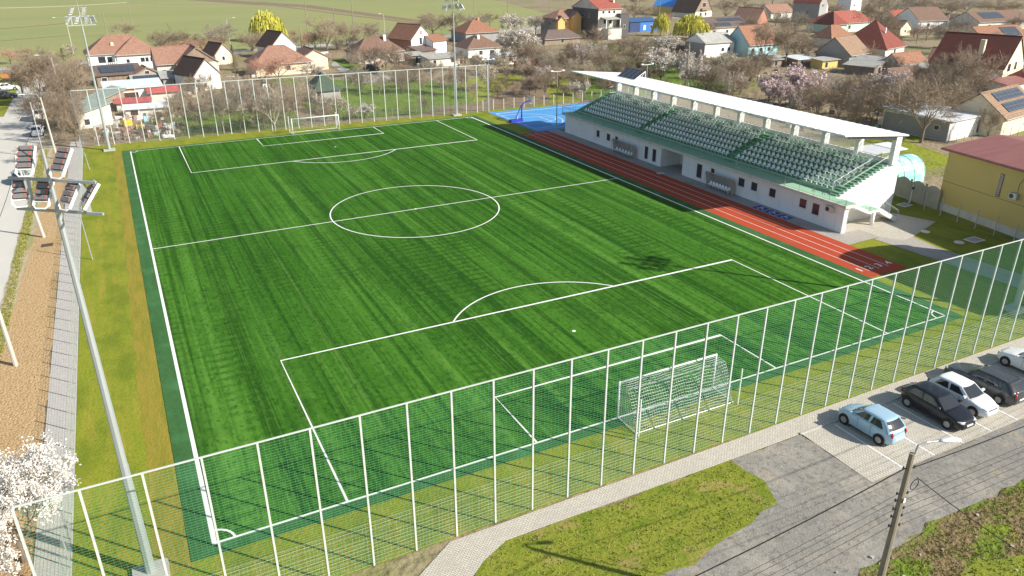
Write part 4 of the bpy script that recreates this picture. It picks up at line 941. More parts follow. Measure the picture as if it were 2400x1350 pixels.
# white crew cab van / truck
vt = thing('white_van', 'boxy white van parked on the west road ahead of the hatchbacks', 'van', (-12.4, 121.3, 0), UP)
bq = B(); pfv = [(-2.9, .45), (2.35, .45), (2.5, .9), (2.35, 1.25), (1.7, 1.45), (1.25, 2.2), (-2.9, 2.25)]
n = len(pfv); bq.add([(x, -.95, z) for x, z in pfv]+[(x, .95, z) for x, z in pfv], [tuple(range(n)), tuple(reversed(range(n, 2*n)))]+[((i+1) % n, i, n+i, n+(i+1) % n) for i in range(n)])
part('body', bq, P_WH2, vt)
for y in (-.62, .08): part('rear_window', B().box(-2.93, -2.905, y, y+.55, 1.4, 1.9), M['cglass'], vt)
part('windscreen', B().add([(1.74, -.8, 1.5), (1.74, .8, 1.5), (1.3, .8, 2.12), (1.3, -.8, 2.12)], [(0, 1, 2, 3)]), M['cglass'], vt)
for x in (-1.9, 1.5):
    for y in (-.9, .9): part('wheel', B().tube([(x, y-.1, .36), (x, y+.1, .36)], .36, 14), M['black'], vt)
for y in (-.85, .8): part('tail_light', B().box(-2.93, -2.905, y, y+.1, .8, 1.2), M['taillight'], vt)
# orange machines by the junction
def machine(label, loc, rz_, m, s=1):
    t = thing('work_vehicle', label, 'work vehicle', (*loc, 0), rz_); t.scale = (s, s, s)
    part('chassis', B().box(-2.6, 2.6, -1, 1, .5, 1.0), M['darkmetal'], t); part('cab', B().box(1.0, 2.5, -.95, .95, 1.0, 2.5), m, t)
    part('windscreen', B().box(2.501, 2.52, -.8, .8, 1.6, 2.3), M['cglass'], t)
    part('skip_body', B().add([(-2.5, -1, 1.01), (.8, -1, 1.01), (.8, 1, 1.01), (-2.5, 1, 1.01), (-2.8, -1.15, 2.0), (.9, -1.15, 2.1), (.9, 1.15, 2.1), (-2.8, 1.15, 2.0)], [(0, 3, 2, 1), (0, 1, 5, 4), (1, 2, 6, 5), (2, 3, 7, 6), (3, 0, 4, 7), (4, 5, 6, 7)]), m, t)
    for x in (-1.8, 1.7):
        for y in (-.9, .9): part('wheel', B().tube([(x, y-.15, .48), (x, y+.15, .48)], .48, 12), M['black'], t)
M['mach_o'] = mat('machine_orange', (.70, .26, .05), .6); M['mach_y'] = mat('machine_yellow', (.78, .45, .05), .6)
machine('yellow-orange work vehicle at the road junction behind a lamp', (-16.13, 185.42), R(-20), M['mach_y'])
machine('small orange work vehicle beyond the cars on the left verge', (-20.23, 173.98), R(5), M['mach_o'], .8)

# ------------------------------------------------------------------ poles and wires
def street_pole(label, base, h, arm=None, m='pole_conc', r0=.15, r1=.09, head=True, old=False, lean=(0, 0)):
    t = thing('street_lamp' if head else 'utility_pole', label, 'street lamp' if head else 'utility pole', (*base, 0))
    part('pole', B().tube([(0, 0, -.06), (lean[0], lean[1], h)], [r0, r1], 8), M[m], t)
    if arm:
        ax, ay, az = arm; hx, hy = lean
        part('lamp_arm', B().tube([(hx, hy, h-.7), (hx+ax*.12, hy+ay*.12, h+az*.8), (hx+ax*.35, hy+ay*.35, h+az), (hx+ax*.75, hy+ay*.75, h+az*1.05)], .035, 6), M['galv'], t)
        d = Vector((ax, ay, 0)).normalized(); c = Vector((hx+ax*.75, hy+ay*.75, h+az*1.05)); n = Vector((-d.y, d.x, 0))
        bq = B(); bq.tube([c-d*.05, c+d*.12+Vector((0, 0, .02)), c+d*.45+Vector((0, 0, .03)), c+d*.7, c+d*.82], [.05, .10, .15, .11, .03], 10)
        bq.v = [(x, y, c.z+(z-c.z)*.55) for x, y, z in bq.v]; part('lamp_head', bq, M['lamp'], t, smooth=True)
    return t
nl = street_pole('old stained concrete pole with a white street lamp, bottom right', (22.9, -17.75), 9.0, (1.15, -.45, .45), 'pole_old', .17, .10)
for k, z in enumerate((8.35, 7.2, 6.9, 6.5, 6.15, 5.7)):
    part('bracket', B().tube([(-.22, .08, z), (.22, -.08, z)], .025, 5), M['darkmetal'], nl)
    for s in (-1, 1): part('insulator', B().tube([(s*.2, -s*.07, z), (s*.2, -s*.07, z+.09)], .035, 6), M['darkmetal'], nl)
part('cable_coil', B().tube([(.35+.22*math.cos(R(a)), -.15, 7.6+.22*math.sin(R(a))) for a in range(0, 721, 30)], .015, 4), M['black'], nl)
part('number_tag', B().box(-.06, .06, -.16, -.145, 6.9, 7.1), M['whitepaint'], nl)
street_pole('white concrete street lamp pole by the mulch bed, nearest the camera', (-9.65, 24.2), 8.6, (-2.4, .3, .5), lean=(-.1, 0))
street_pole('white concrete street lamp pole by the mulch bed behind the nearest mast lamps', (-9.2, 52.8), 8.2, (-2.3, .3, .45), lean=(-.6, .2))
street_pole('white concrete street lamp pole arching over the white parked cars', (-9.1, 88.4), 8.3, (-2.3, .3, .45), lean=(-.2, .1))
street_pole('white concrete street lamp pole among the bare trees at the junction', (-9.0, 128.5), 9.2, (-2.3, .3, .45), lean=(-.3, .1))
street_pole('street lamp beside the white-blossoming tree at the left end of the farm road', (-9.20, 227.54), 9, (-3.2, -.3, .8), r0=.12)
street_pole('street lamp behind the little dark-roofed white gable', (32.09, 213.30), 8.5, (2.2, .0, .5), r0=.12)
street_pole('small street lamp on the farm road above the brown cottage', (81.24, 218.08), 8, (-1.2, 0, .3), r0=.1)
street_pole('street lamp standing before the tan-roofed house at the upper right', (226.70, 158.34), 8, (2.6, 0, .5), r0=.1)
street_pole('street lamp at the far upper right by the pyramid-roofed house', (238.55, 130.65), 8, (2.2, 0, .5), r0=.1)
street_pole('street lamp at the top edge left of the tall grey house with red gables', (264.32, 231.59), 8, (2.2, 0, .5), r0=.1)
for lab, bu, h in (('tall concrete utility pole with insulators behind the big white house', (8.83, 273.08), 11.5), ('thin dark utility pole leaning above the big white house', (0.59, 281.15), 8), ('thin dark utility pole between two taller ones above the white house', (6.59, 277.80), 6.5),
        ('dark utility pole in front of the field left of the junction trees', (56.66, 219.80), 12.5), ('tall utility pole reaching the top edge above the brown cottage', (71.22, 219.07), 16), ('thin utility pole among the bare trees near the yard gate', (60.06, 199.13), 11.5),
        ('short utility pole left of the yard gate', (51.19, 205.29), 7), ('utility pole among bare trees near the far right mast', (130.74, 256.06), 10), ('tall utility pole at the top edge left of the blossoming trees', (149.78, 264.43), 13),
        ('tall pylon-like pole at the field edge left of the orange house', (195.46, 309.63), 14), ('utility pole above the blue warehouse', (210.57, 256.58), 14), ('slim pole left of the blue-roofed house', (224.58, 260.29), 9),
        ('slim pale pole rising behind the middle of the stand roof', (102.35, 91.48), 9.5), ('pole by the chimney of the white barn', (143.65, 135.64), 7)):
    street_pole(lab, bu, h, None, 'pole_old', .16, .10, head=False)
def wire(label, a, b_, sag, r_=.02, m='black', n=16):
    a, b_ = Vector(a), Vector(b_); pts = [a.lerp(b_, i/n)-Vector((0, 0, 4*sag*(i/n)*(1-i/n))) for i in range(n+1)]
    return tag(ob('overhead_cable', B().tube(pts, r_, 4).mesh('overhead_cable', M[m])), label, 'cable')
wp2 = (22.7, -17.7)
wire('thick twisted cable running left from the bottom-right lamp pole', (22.7, -17.7, 8.35), (-14, -17.5, 8.6), 1.2, .022)
wire('twisted cable leaving the lamp pole towards the right edge', (23.1, -17.8, 8.35), (62, -17.2, 8.9), 1.0, .02)
wire('service cable dropping from the lamp pole to the bottom-right corner', (23.3, -17.9, 7.9), (31.5, -24, 2.0), .5, .022)
for k, z in enumerate((7.2, 6.9, 6.5, 6.15, 5.7)):
    wire('bare wire left of the lamp pole, '+['topmost', 'second from top', 'third from top', 'fourth from top', 'lowest'][k], (22.7, -17.7, z), (-14, -17.8, z+.1), .8, .008, 'darkmetal')
    wire('bare wire right of the lamp pole, '+['topmost', 'second from top', 'third from top', 'fourth from top', 'lowest'][k], (23.1, -17.8, z), (62, -17.5, z+.2), .7, .008, 'darkmetal')
wire('pale power line sweeping over the field from the left edge to the insulator pole', (-60, 225, 14.5), (*(8.83, 273.08), 11.2), 1.2, .05, 'mesh_grey')
wire('pale power line from the insulator pole towards the tall pole above the cottage', (*(8.83, 273.08), 11.2), (*(71.22, 219.07), 15.5), 2.2, .05, 'mesh_grey')
wire('pale power line from the tall pole above the cottage to the pole by the blossoms', (*(71.22, 219.07), 15.5), (*(149.78, 264.43), 12.5), 2.5, .05, 'mesh_grey')
wire('dark cable at the left edge below the power line', (-80, 205, 9), (*(-9.20, 227.54), 8.2), 1.0, .04)
wire('lower dark cable at the left edge above the junction', (-80, 203, 5.5), (*(-9.20, 227.54), 5.0), .6, .035)
wire('cable between the two nearer street lamps on the west road', (-9.75, 24.2, 7.9), (-9.8, 52.9, 7.6), .5, .02)
wire('cable between the middle street lamps on the west road', (-9.8, 52.9, 7.6), (-9.3, 88.4, 7.8), .5, .02)
wire('cable crossing the west road to the left edge', (-9.3, 88.4, 7.8), (-32, 88, 7.4), .6, .02)
# ------------------------------------------------------------------ houses
def block(t, x0, y0, w, d, h, rtype, rise, wm, rm, over=.45, z0=-.06, th=.14, gable_m=None, rname='roof'):
    """one rectangular volume with its roof; local frame of the house. returns the roof object"""
    x1, y1 = x0+w, y0+d
    b = B(); b.box(x0, x1, y0, y1, z0, h)
    if rtype == 'gx':
        ym = (y0+y1)/2
        for x, e in ((x0, .02), (x1-.02, .02)): b.add([(x, y0+.02, h), (x, y1-.02, h), (x, ym, h+rise-.08), (x+e, y0+.02, h), (x+e, y1-.02, h), (x+e, ym, h+rise-.08)], [(0, 2, 1), (3, 4, 5), (0, 3, 5, 2), (1, 2, 5, 4)])
    if rtype == 'gy':
        xm = (x0+x1)/2
        for y, e in ((y0, .02), (y1-.02, .02)):
            b2 = b if gable_m is None else B()
            b2.add([(x0+.02, y, h), (x1-.02, y, h), (xm, y, h+rise-.08), (x0+.02, y+e, h), (x1-.02, y+e, h), (xm, y+e, h+rise-.08)], [(0, 1, 2), (3, 5, 4), (0, 2, 5, 3), (1, 4, 5, 2)])
            if gable_m is not None: part('gable', b2, gable_m, t)
    part('wall', b, wm, t)
    o = over; X0, X1, Y0_, Y1_ = x0-o, x1+o, y0-o, y1+o; r = B()
    def zdrop(run): return h-rise*o/run
    if rtype == 'gx':
        ym = (y0+y1)/2; ze = zdrop(d/2); k = .25
        P_ = lambda y: ze if y != ym else h+rise
        lo = [(X0+k, Y0_, ze), (X1-k, Y0_, ze), (X1-k, ym, h+rise), (X0+k, ym, h+rise), (X1-k, Y1_, ze), (X0+k, Y1_, ze)]
        hi = [(x, y, z+th) for x, y, z in lo]
        r.add(lo+hi, [(6, 7, 8, 9), (9, 8, 10, 11), (0, 3, 2, 1), (3, 5, 4, 2), (0, 1, 7, 6), (5, 11, 10, 4), (0, 6, 9, 3), (3, 9, 11, 5), (1, 2, 8, 7), (2, 4, 10, 8)])
        ridge = ((X0+k, ym, h+rise+th), (X1-k, ym, h+rise+th))
    elif rtype == 'gy':
        xm = (x0+x1)/2; ze = zdrop(w/2); k = .25
        lo = [(X0, Y0_+k, ze), (X0, Y1_-k, ze), (xm, Y1_-k, h+rise), (xm, Y0_+k, h+rise), (X1, Y1_-k, ze), (X1, Y0_+k, ze)]
        hi = [(x, y, z+th) for x, y, z in lo]
        r.add(lo+hi, [(7, 6, 9, 8), (8, 9, 11, 10), (0, 1, 2, 3), (3, 2, 4, 5), (1, 0, 6, 7), (4, 10, 11, 5), (0, 3, 9, 6), (3, 5, 11, 9), (1, 7, 8, 2), (2, 8, 10, 4)])
        ridge = ((xm, Y0_+k, h+rise+th), (xm, Y1_-k, h+rise+th))
    elif rtype in ('hx', 'hy'):
        run = min(w, d)/2; ze = zdrop(run)
        if rtype == 'hx': a, c = (x0+min(run, w/2-.01), (y0+y1)/2), (x1-min(run, w/2-.01), (y0+y1)/2)
        else: a, c = ((x0+x1)/2, y0+min(run, d/2-.01)), ((x0+x1)/2, y1-min(run, d/2-.01))
        zr = h+rise; cs = [(X0, Y0_), (X1, Y0_), (X1, Y1_), (X0, Y1_)]
        lo = [(*p, ze) for p in cs]+[(*a, zr), (*c, zr)]; hi = [(x, y, z+th) for x, y, z in lo]
        if rtype == 'hx': top = [(0, 1, 5, 4), (1, 2, 5), (2, 3, 4, 5), (3, 0, 4)]
        else: top = [(0, 1, 4), (1, 2, 5, 4), (2, 3, 5), (3, 0, 4, 5)]
        r.add(hi, top); r.add(lo, [tuple(reversed(q)) for q in top]); n = len(r.v)
        r.add([(*p, ze) for p in cs]+[(*p, ze+th) for p in cs], [(i, (i+1) % 4, 4+(i+1) % 4, 4+i) for i in range(4)])
        ridge = ((*a, zr+th), (*c, zr+th))
    elif rtype == 'flat':
        r.box(X0, X1, Y0_, Y1_, h+.001, h+.15); ridge = None
    elif rtype in ('sf', 'sb', 'slr'):   # mono slopes: high at back / high at front
        if rtype == 'sf': z = lambda x, y: h+rise*(y-y0)/d
        elif rtype == 'sb': z = lambda x, y: h+rise*(y1-y)/d
        else: z = lambda x, y: h+rise*(x-x0)/w
        lo = [(x, y, z(x, y)+.001) for x, y in ((X0, Y0_), (X1, Y0_), (X1, Y1_), (X0, Y1_))]; hi = [(x, y, zz+.1) for x, y, zz in lo]
        r.add(lo+hi, [(3, 2, 1, 0), (4, 5, 6, 7), (0, 1, 5, 4), (1, 2, 6, 5), (2, 3, 7, 6), (3, 0, 4, 7)])
        up = B(); up.add([(x0, y0, h), (x1, y0, h), (x1, y1, h), (x0, y1, h)]+[(x, y, z(x, y)) for x, y in ((x0, y0), (x1, y0), (x1, y1), (x0, y1))], [(0, 1, 5, 4), (1, 2, 6, 5), (2, 3, 7, 6), (3, 0, 4, 7)]); part('upper_wall', up, wm, t); ridge = None
    ro = part(rname, r, rm, t)
    if rtype in ('gx', 'hx', 'hy') and th > .1:
        zg = zdrop(d/2 if rtype == 'gx' else min(w, d)/2)
        part('gutter', B().tube([(X0+.3, Y0_-.07, zg+.04), (X1-.3, Y0_-.07, zg+.04)], .07, 6), M['post_dull'], ro)
        part('downpipe', B().tube([(x1-.15, y0-.08, zg), (x1-.15, y0-.08, .1)], .05, 5), M['post_dull'], ro)
    if rtype == 'gy' and th > .1:
        zg = zdrop(w/2)
        part('bargeboard', B().bar((X0, Y0_+.23, zg+.02), (xm, Y0_+.23, h+rise+.02), .05, .22), M['wood'], ro); part('bargeboard', B().bar((X1, Y0_+.23, zg+.02), (xm, Y0_+.23, h+rise+.02), .05, .22), M['wood'], ro)
    if ridge and th > .1 and rtype != 'flat':
        a, c = Vector(ridge[0]), Vector(ridge[1])
        if (a-c).length > .3: part('ridge_cap', B().tube([a, c], .11, 6), rm, ro)
    return ro
def win(t, face, p, z, w, h, dims, m='glass', fm='frame', nm='window', y0=0, x0=0):
    """face f/l/r; p metres along face"""
    W_, D_ = dims; f_ = B(); g = B(); e = .07
    if face == 'f':
        f_.box(x0+p-e, x0+p+w+e, y0-.04, y0-.002, z-e, z+h+e); g.box(x0+p, x0+p+w, y0-.055, y0-.041, z, z+h)
    elif face == 'l':
        f_.box(x0-.04, x0-.002, y0+p-e, y0+p+w+e, z-e, z+h+e); g.box(x0-.055, x0-.041, y0+p, y0+p+w, z, z+h)
    else:
        f_.box(x0+W_+.002, x0+W_+.04, y0+p-e, y0+p+w+e, z-e, z+h+e); g.box(x0+W_+.041, x0+W_+.055, y0+p, y0+p+w, z, z+h)
    q = part(nm, f_, M[fm], t); part('pane', g, M[m], q); return q
def chimney(ro, x, y, z0, h, m='brickw', s=.32):
    c = part('chimney', B().box(x-s, x+s, y-s, y+s, z0, z0+h), M[m], ro); part('chimney_cap', B().box(x-s-.08, x+s+.08, y-s-.08, y+s+.08, z0+h+.001, z0+h+.1), M['concrete'], c) if False else None
    return c
def solar_on(t, x0, y0, w, d, h, rise, n, m_, px0, v0, pw=1.0, ph=1.65, rt='gx'):
    """panels on the front slope of a gx/hx/sf roof: px0 from left, v0 distance up slope"""
    run = (d/2 if rt in ('gx', 'hx') else d); Ls = math.hypot(run, rise); uy = Vector((0, run/Ls, rise/Ls)); nn = Vector((0, -rise/Ls, run/Ls)); o = Vector((x0+px0, y0, h+.2))
    for i in range(n):
        for j in range(m_):
            c = o+Vector((i*(pw+.04)+pw/2, 0, 0))+uy*(v0+j*(ph+.04)+ph/2)
            b = B(); b.obox(c+nn*.04, (pw/2, 0, 0), uy*ph/2, nn*.02); part('solar_panel', b, M['solar'], t)
def house(label, p, yaw, w, d, h, rt, rise, wm, rm, wins=(), cat='house', name='house', **k):
    t = thing(name, label, cat, (p[0], p[1], 0), R(yaw)); ro = block(t, 0, 0, w, d, h, rt, rise, M[wm], M[rm], **k)
    for q in wins: win(t, q[0], q[1], q[2], q[3], q[4], (w, d), *(q[5:] if len(q) > 5 else ()))
    return t, ro
# -- west group
t, ro = house('big white house with an orange hipped roof and a balustraded terrace', (-4.89, 184.27), 3, 15.5, 10, 3.9, 'hx', 3.6, 'white', 't_salmon', [('f', 2.2, 1.4, 1.6, 1.7), ('f', 4.2, .9, 1.0, 2.1)], name='detached_house')
r2_ = block(t, 6.2, -2.2, 9.6, 6, 3.9, 'hy', 3.5, M['white'], M['t_salmon'], rname='wing_roof')
for x, w_ in ((2.0, .7), (5.2, .9), (6.3, .7), (7.4, .7)): win(t, 'f', x, 1.6, w_, 1.0 if x > 3 else .8, (9, 6), y0=-2.2, x0=6.2)
part('terrace', B().box(0, 6.19, -2.2, -.02, -.06, .9), M['white'], t); part('handrail', B().box(0, 6.19, -2.2, -2.05, 1.75, 1.85), M['whitepaint'], t)
for k in range(15): part('baluster', B().box(.05+.42*k, .25+.42*k, -2.2, -2.08, .9, 1.749), M['whitepaint'], t)
for k in range(2): part('terrace_column', B().tube([(.2+5.6*k, -1.9, 1.851), (.2+5.6*k, -1.9, 3.6)], .12, 8), M['whitepaint'], t)
chimney(ro, 6.0, 2.2, 4.7, 1.4, 'cream')
t, ro = house('orange-roofed house with a grey boarded gable and red lean-to', (8.91, 161.07), 3, 9, 8, 3.4, 'gx', 3.0, 'offwhite', 't_salmon', [('f', 1, 1, .8, 1)])
block(t, 4.2, -2.5, 8.6, 7, 3.4, 'gy', 3.2, M['offwhite'], M['t_salmon'], gable_m=M['wood'], rname='wing_roof'); win(t, 'f', 5.0, 1.2, .9, 1.1, (8, 7), y0=-2.5, x0=4.2); chimney(ro, 7.4, 5.5, 5, 1.6)
block(t, 4.4, -5, 6, 2.4, 1.9, 'sf', .6, M['terracotta'], M['r_redsheet'], rname='leanto_roof')
house('dark-tiled cottage with a plain white gable behind the ball-stop fence', (14.53, 139.44), 22, 5.6, 8.5, 3.2, 'gy', 2.9, 'white', 't_dark', [('f', 1.6, .6, .8, .5)])
house('little house with dark tiled roof and white gable beside the dark conifer', (23.90, 181.02), 22, 4.6, 6.5, 2.6, 'gy', 2.4, 'cream', 't_dark', [('f', 1.8, 1, .7, .9)])
t, ro = house('white-gabled house with very dark roof in front of the yellow willow', (38.73, 184.70), 18, 7.2, 8, 3.4, 'gy', 3.4, 'white', 't_dark', [('f', 3, 1.2, .9, 1)])
house('low orange hip-roofed house behind the reddish shrubs', (29.20, 154.53), 4, 13, 9, 2.8, 'hx', 3.2, 'cream', 't_salmon', [('f', 3, 1, 1, 1), ('f', 7, 1, 1, 1)])
house('cream gabled house with maroon roof beside the yard drive', (40.87, 159.36), 3, 6.4, 8.5, 3.0, 'gy', 1.7, 'cream', 't_brown', [('f', .6, 2.0, .5, .5, 'reveal')])
t, ro = house('brown cottage half hidden by bare trees with a small chimney', (56.19, 165.27), 4, 13, 8, 2.8, 'hx', 3.0, 'offwhite', 't_brown', [('f', 2, .9, .9, 1.1), ('f', 9, .9, .9, 1.1)]); chimney(ro, 9, 3, 4.6, 1.9, 'white')
t, ro = house('tall white-gabled house with red-brown left roof and orange right roof', (73.85, 172.86), 22, 7.6, 9.5, 4.6, 'gy', 3.4, 'white', 't_orange', [('f', 3.0, 3.0, .9, 1.8), ('f', 3.3, 5.6, .7, 1.0, 'terracotta'), ('l', 2, 1.2, .9, 1), ('l', 5, 1.2, .9, 1)])
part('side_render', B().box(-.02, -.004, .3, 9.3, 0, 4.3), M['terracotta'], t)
block(t, 5.2, -3.2, 5.0, 3.18, 3.9, 'sf', 1.2, M['white'], M['t_orange'], rname='wing_roof'); block(t, -1.0, -4.2, 6.0, 4.1, 1.8, 'sf', .9, M['wood'], M['t_shingle'], rname='shed_roof')
t, ro = house('brown hip-roofed house with a white front and two windows', (85.53, 161.14), 2, 10, 9, 2.8, 'hx', 2.8, 'white', 't_brown', [('f', 3.3, .9, 1.0, 1.0), ('f', 6.5, .9, 1.3, 1.0)]); chimney(ro, 4.5, 3.0, 4.4, 1.3, 'white')
t, ro = house('orange hip-roofed house behind the brown hip-roofed one', (101.72, 199.17), 2, 12, 11, 3.0, 'hx', 3.4, 'greywall', 't_orange', [('f', 3, 1, 1, 1)]); chimney(ro, 7, 5, 5.6, 1.5)
house('grey tumbledown shed with flat roof beside the tall white-gabled house', (70.21, 150.29), 6, 8.5, 5, 2.0, 'sf', .5, 'offwhite', 'r_grey', [('f', 1, .8, .8, .8), ('f', 6, .8, .8, .8)], cat='shed', name='shed')
house('small shed of weathered boards left of the tumbledown flat shed', (67.97, 156.96), 6, 3.8, 4, 2.2, 'sf', .4, 'wood', 'r_grey', [('f', 1, .2, .8, 1.7)], cat='shed', name='shed')
house('white sheet-metal shed behind the small red-roofed shed', (87.23, 146.45), 4, 5.5, 4.5, 2.1, 'gx', .5, 'white', 'r_white', [('f', 1, .8, 1.2, .7), ('f', 3, .8, 1.2, .7)], cat='shed', name='shed', th=.08)
house('small open shed with a red sheet roof at the garden edge', (84.45, 129.96), -4, 4.4, 3, 2.0, 'sf', .4, 'wood', 'r_redsheet', [('f', 1.5, .1, .8, 1.7)], cat='shed', name='shed')
house('long brown shingle-roofed shed in front of the orange house', (120.02, 180.49), 3, 13.5, 6, 1.9, 'hx', 2.0, 'wood', 't_shingle', [('f', 6, .4, 1, 1.2)], cat='shed', name='shed')
t, ro = house('orange two-storey house with several small gables', (133.43, 196.96), 4, 14, 9, 6.3, 'hx', 2.2, 'orangewall', 't_salmon', [('f', 1.2, 4, .8, 1), ('f', 3.4, 4, .8, 1), ('f', 11.5, 4, .9, 1), ('f', 11.2, .9, 1.4, 1.2), ('l', 3, 4, .8, 1)], name='villa')
block(t, 5.6, -1.6, 3.6, 2.5, 6.7, 'gy', 1.6, M['orangewall'], M['t_salmon'], rname='gable_roof'); block(t, .1, -1.2, 2.8, 2.5, 5.6, 'gy', 1.3, M['orangewall'], M['t_salmon'], rname='gable_roof')
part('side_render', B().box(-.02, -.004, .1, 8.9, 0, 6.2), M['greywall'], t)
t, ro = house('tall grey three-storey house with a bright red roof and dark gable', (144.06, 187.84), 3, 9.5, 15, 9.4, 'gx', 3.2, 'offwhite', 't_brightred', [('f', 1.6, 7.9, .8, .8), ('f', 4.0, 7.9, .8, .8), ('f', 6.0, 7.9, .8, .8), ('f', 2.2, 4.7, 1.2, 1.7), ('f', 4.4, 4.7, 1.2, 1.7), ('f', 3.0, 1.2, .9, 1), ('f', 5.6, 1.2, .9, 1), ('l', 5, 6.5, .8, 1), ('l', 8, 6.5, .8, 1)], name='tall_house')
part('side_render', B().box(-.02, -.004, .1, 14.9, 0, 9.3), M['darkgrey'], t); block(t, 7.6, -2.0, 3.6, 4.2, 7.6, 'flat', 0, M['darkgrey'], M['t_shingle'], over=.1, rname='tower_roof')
block(t, 2.0, -3.2, 5.4, 3.1, 3.3, 'flat', 0, M['offwhite'], M['r_grey'], over=.1, rname='terrace_deck'); part('porch_roof', B().slab([(.9, -3.3, 6.3), (6.9, -3.3, 6.3), (6.9, 0, 6.9), (.9, 0, 6.9)], .12), M['r_grey'], t)
for x in (1.1, 6.7): part('porch_post', B().box(x-.1, x+.1, -3.2, -3.0, 3.46, 6.2), M['whitepaint'], t)
rb_ = B(); rb_.box(2.0, 7.4, -3.25, -3.2, 4.2, 4.27)
for k in range(19): rb_.box(2.02+.29*k, 2.06+.29*k, -3.25, -3.21, 3.46, 4.19)
part('balcony_railing', rb_, M['darkmetal'], t); win(t, 'f', 1.3, 3.2, .8, 1.0, (3.6, 4), y0=-2.0, x0=7.6); chimney(ro, 8.6, 3.5, 10.2, 2.2, 'cream')
t, ro = house('blue warehouse with dark left wing and bright blue front', (167.35, 202.39), 3, 12.5, 9, 3.6, 'gx', .9, 'bluewall', 'r_bluedark', [('f', 6.2, .6, .9, 1.5, 'frame'), ('f', 9.2, 1.2, .9, .9)], cat='warehouse', name='warehouse', th=.09)
part('side_cladding', B().box(-.02, 4.6, -.02, -.004, 0, 3.3), M['navywall'], t)
house('house with a bright blue roof at the top edge', (231.39, 256.38), 18, 12, 13, 4.2, 'gy', 4.6, 'yellowwall', 'r_blue', [('f', 3, 1.5, 1.2, 1.2), ('f', 7, 1.5, 1.2, 1.2)], name='house')
t, ro = house('dark steep-roofed house with a timber balcony gable', (231.77, 244.46), 18, 14, 12, 2.4, 'gy', 8.0, 'offwhite', 't_dark', [('f', 5.6, 4.2, 2.6, 1.8), ('f', 4, .5, 1.4, 1.4), ('f', 8, .5, 1.4, 1.4)], gable_m=M['wood'], name='chalet'); part('balcony', B().box(4.2, 9.8, -1.0, -.06, 2.9, 3.7), M['wood'], t)
t, ro = house('long brown-roofed house with two rows of solar panels', (180.82, 177.13), 3, 20, 11, 2.8, 'gx', 2.6, 'offwhite', 't_shingle', [('f', 3, .8, 1, 1), ('f', 9, .8, 1, 1)], name='house'); solar_on(t, 0, 0, 20, 11, 2.8, 2.6, 10, 1, 8, 3.2, 1.1, 1.9); solar_on(t, 0, 0, 20, 11, 2.8, 2.6, 6, 1, 5, .4, 1.1, 1.9)
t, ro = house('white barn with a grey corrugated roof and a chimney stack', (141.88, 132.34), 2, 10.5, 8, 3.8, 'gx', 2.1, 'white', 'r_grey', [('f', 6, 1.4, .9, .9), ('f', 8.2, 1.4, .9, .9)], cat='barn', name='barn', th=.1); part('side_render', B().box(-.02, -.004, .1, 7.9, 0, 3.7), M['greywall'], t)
t, ro = house('light blue-walled house with a broad orange tiled roof', (153.37, 128.16), 2, 11, 9, 3.3, 'gx', 4.3, 'skyblue', 't_orange', [('f', 1.2, 1.2, 1.0, 1.0), ('f', 4.2, 1.2, 1.0, 1.0), ('f', 7.2, 1.2, 1.0, 1.0)], name='house')
house('low pink-roofed house at the top edge beyond the solar-panelled roof', (256.84, 224.53), 3, 14, 9, 2.6, 'gx', 2.8, 'offwhite', 't_salmon', [('f', 5, .8, 1.2, 1)], name='house')
house('brick-red roofed gable house left of the bare thicket at the upper right', (216.15, 190.64), 20, 9, 10, 2.8, 'gy', 4.2, 'terracotta', 't_salmon', [('f', 4, .8, 1.2, 1)], name='house')
t, ro = house('tall grey house with two red gables at the top edge', (253.45, 195.89), 18, 7, 11, 8.0, 'gy', 3.2, 'greywall', 't_red', [('f', 2, 6.3, .7, 1), ('f', 3.2, 6.3, .7, 1), ('f', 4.4, 2.2, 1.2, 1.2)], name='tall_house'); block(t, 7.0, 2.4, 6.4, 6, 6.4, 'gy', 2.4, M['white'], M['t_red'], rname='wing_roof'); win(t, 'f', 2.6, 4.6, .9, .9, (6, 6), y0=2.4, x0=7)
house('white tower block edge at the very top beside the tall grey house', (325.46, 241.44), 4, 8, 8, 11, 'flat', 0, 'white', 'r_grey', [('f', 2, 2, 1, 1)], cat='building', name='building')
t, ro = house('mint-walled house with a long bright red roof', (226.29, 165.68), 3, 24, 10, 3.2, 'hx', 3.4, 'mint', 't_brightred', [('f', 1.4, 1.0, 1.4, 1.4), ('f', 4.6, 1.0, .9, 1.4), ('f', 10, 1, 1, 1.2)], name='house')
block(t, -.3, -1.6, 7, 8, 3.2, 'hy', 3.6, M['mint'], M['t_red'], rname='wing_roof')
house('red-roofed house right of the long bright red roof', (269.97, 172.96), 3, 13, 9, 2.8, 'gx', 2.6, 'offwhite', 't_brightred', [('f', 3, .8, 1, 1)], name='house')
house('brown-red roofed house with a white plastered gable', (267.59, 161.69), -12, 13, 13, 3.0, 'gx', 4.0, 'white', 't_brown', [('f', 4, .8, 1.1, 1.1)], name='house')
house('low cream gabled outbuilding behind the dark pyramid roof', (239.61, 147.69), 5, 6, 7, 2.6, 'gy', 2.0, 'cream', 't_tan', [('f', 2.4, 1, .8, .8)], name='outbuilding', cat='outbuilding')
t, ro = house('brown-roofed house with a blue-grey solar array at the top right', (279.98, 146.81), -6, 26, 12, 3.0, 'gx', 3.0, 'offwhite', 't_brown', [('f', 5, .8, 1.2, 1.1)], name='house'); solar_on(t, 0, 0, 26, 12, 3, 3, 8, 2, 4, 1.6, 1.3, 2.0)
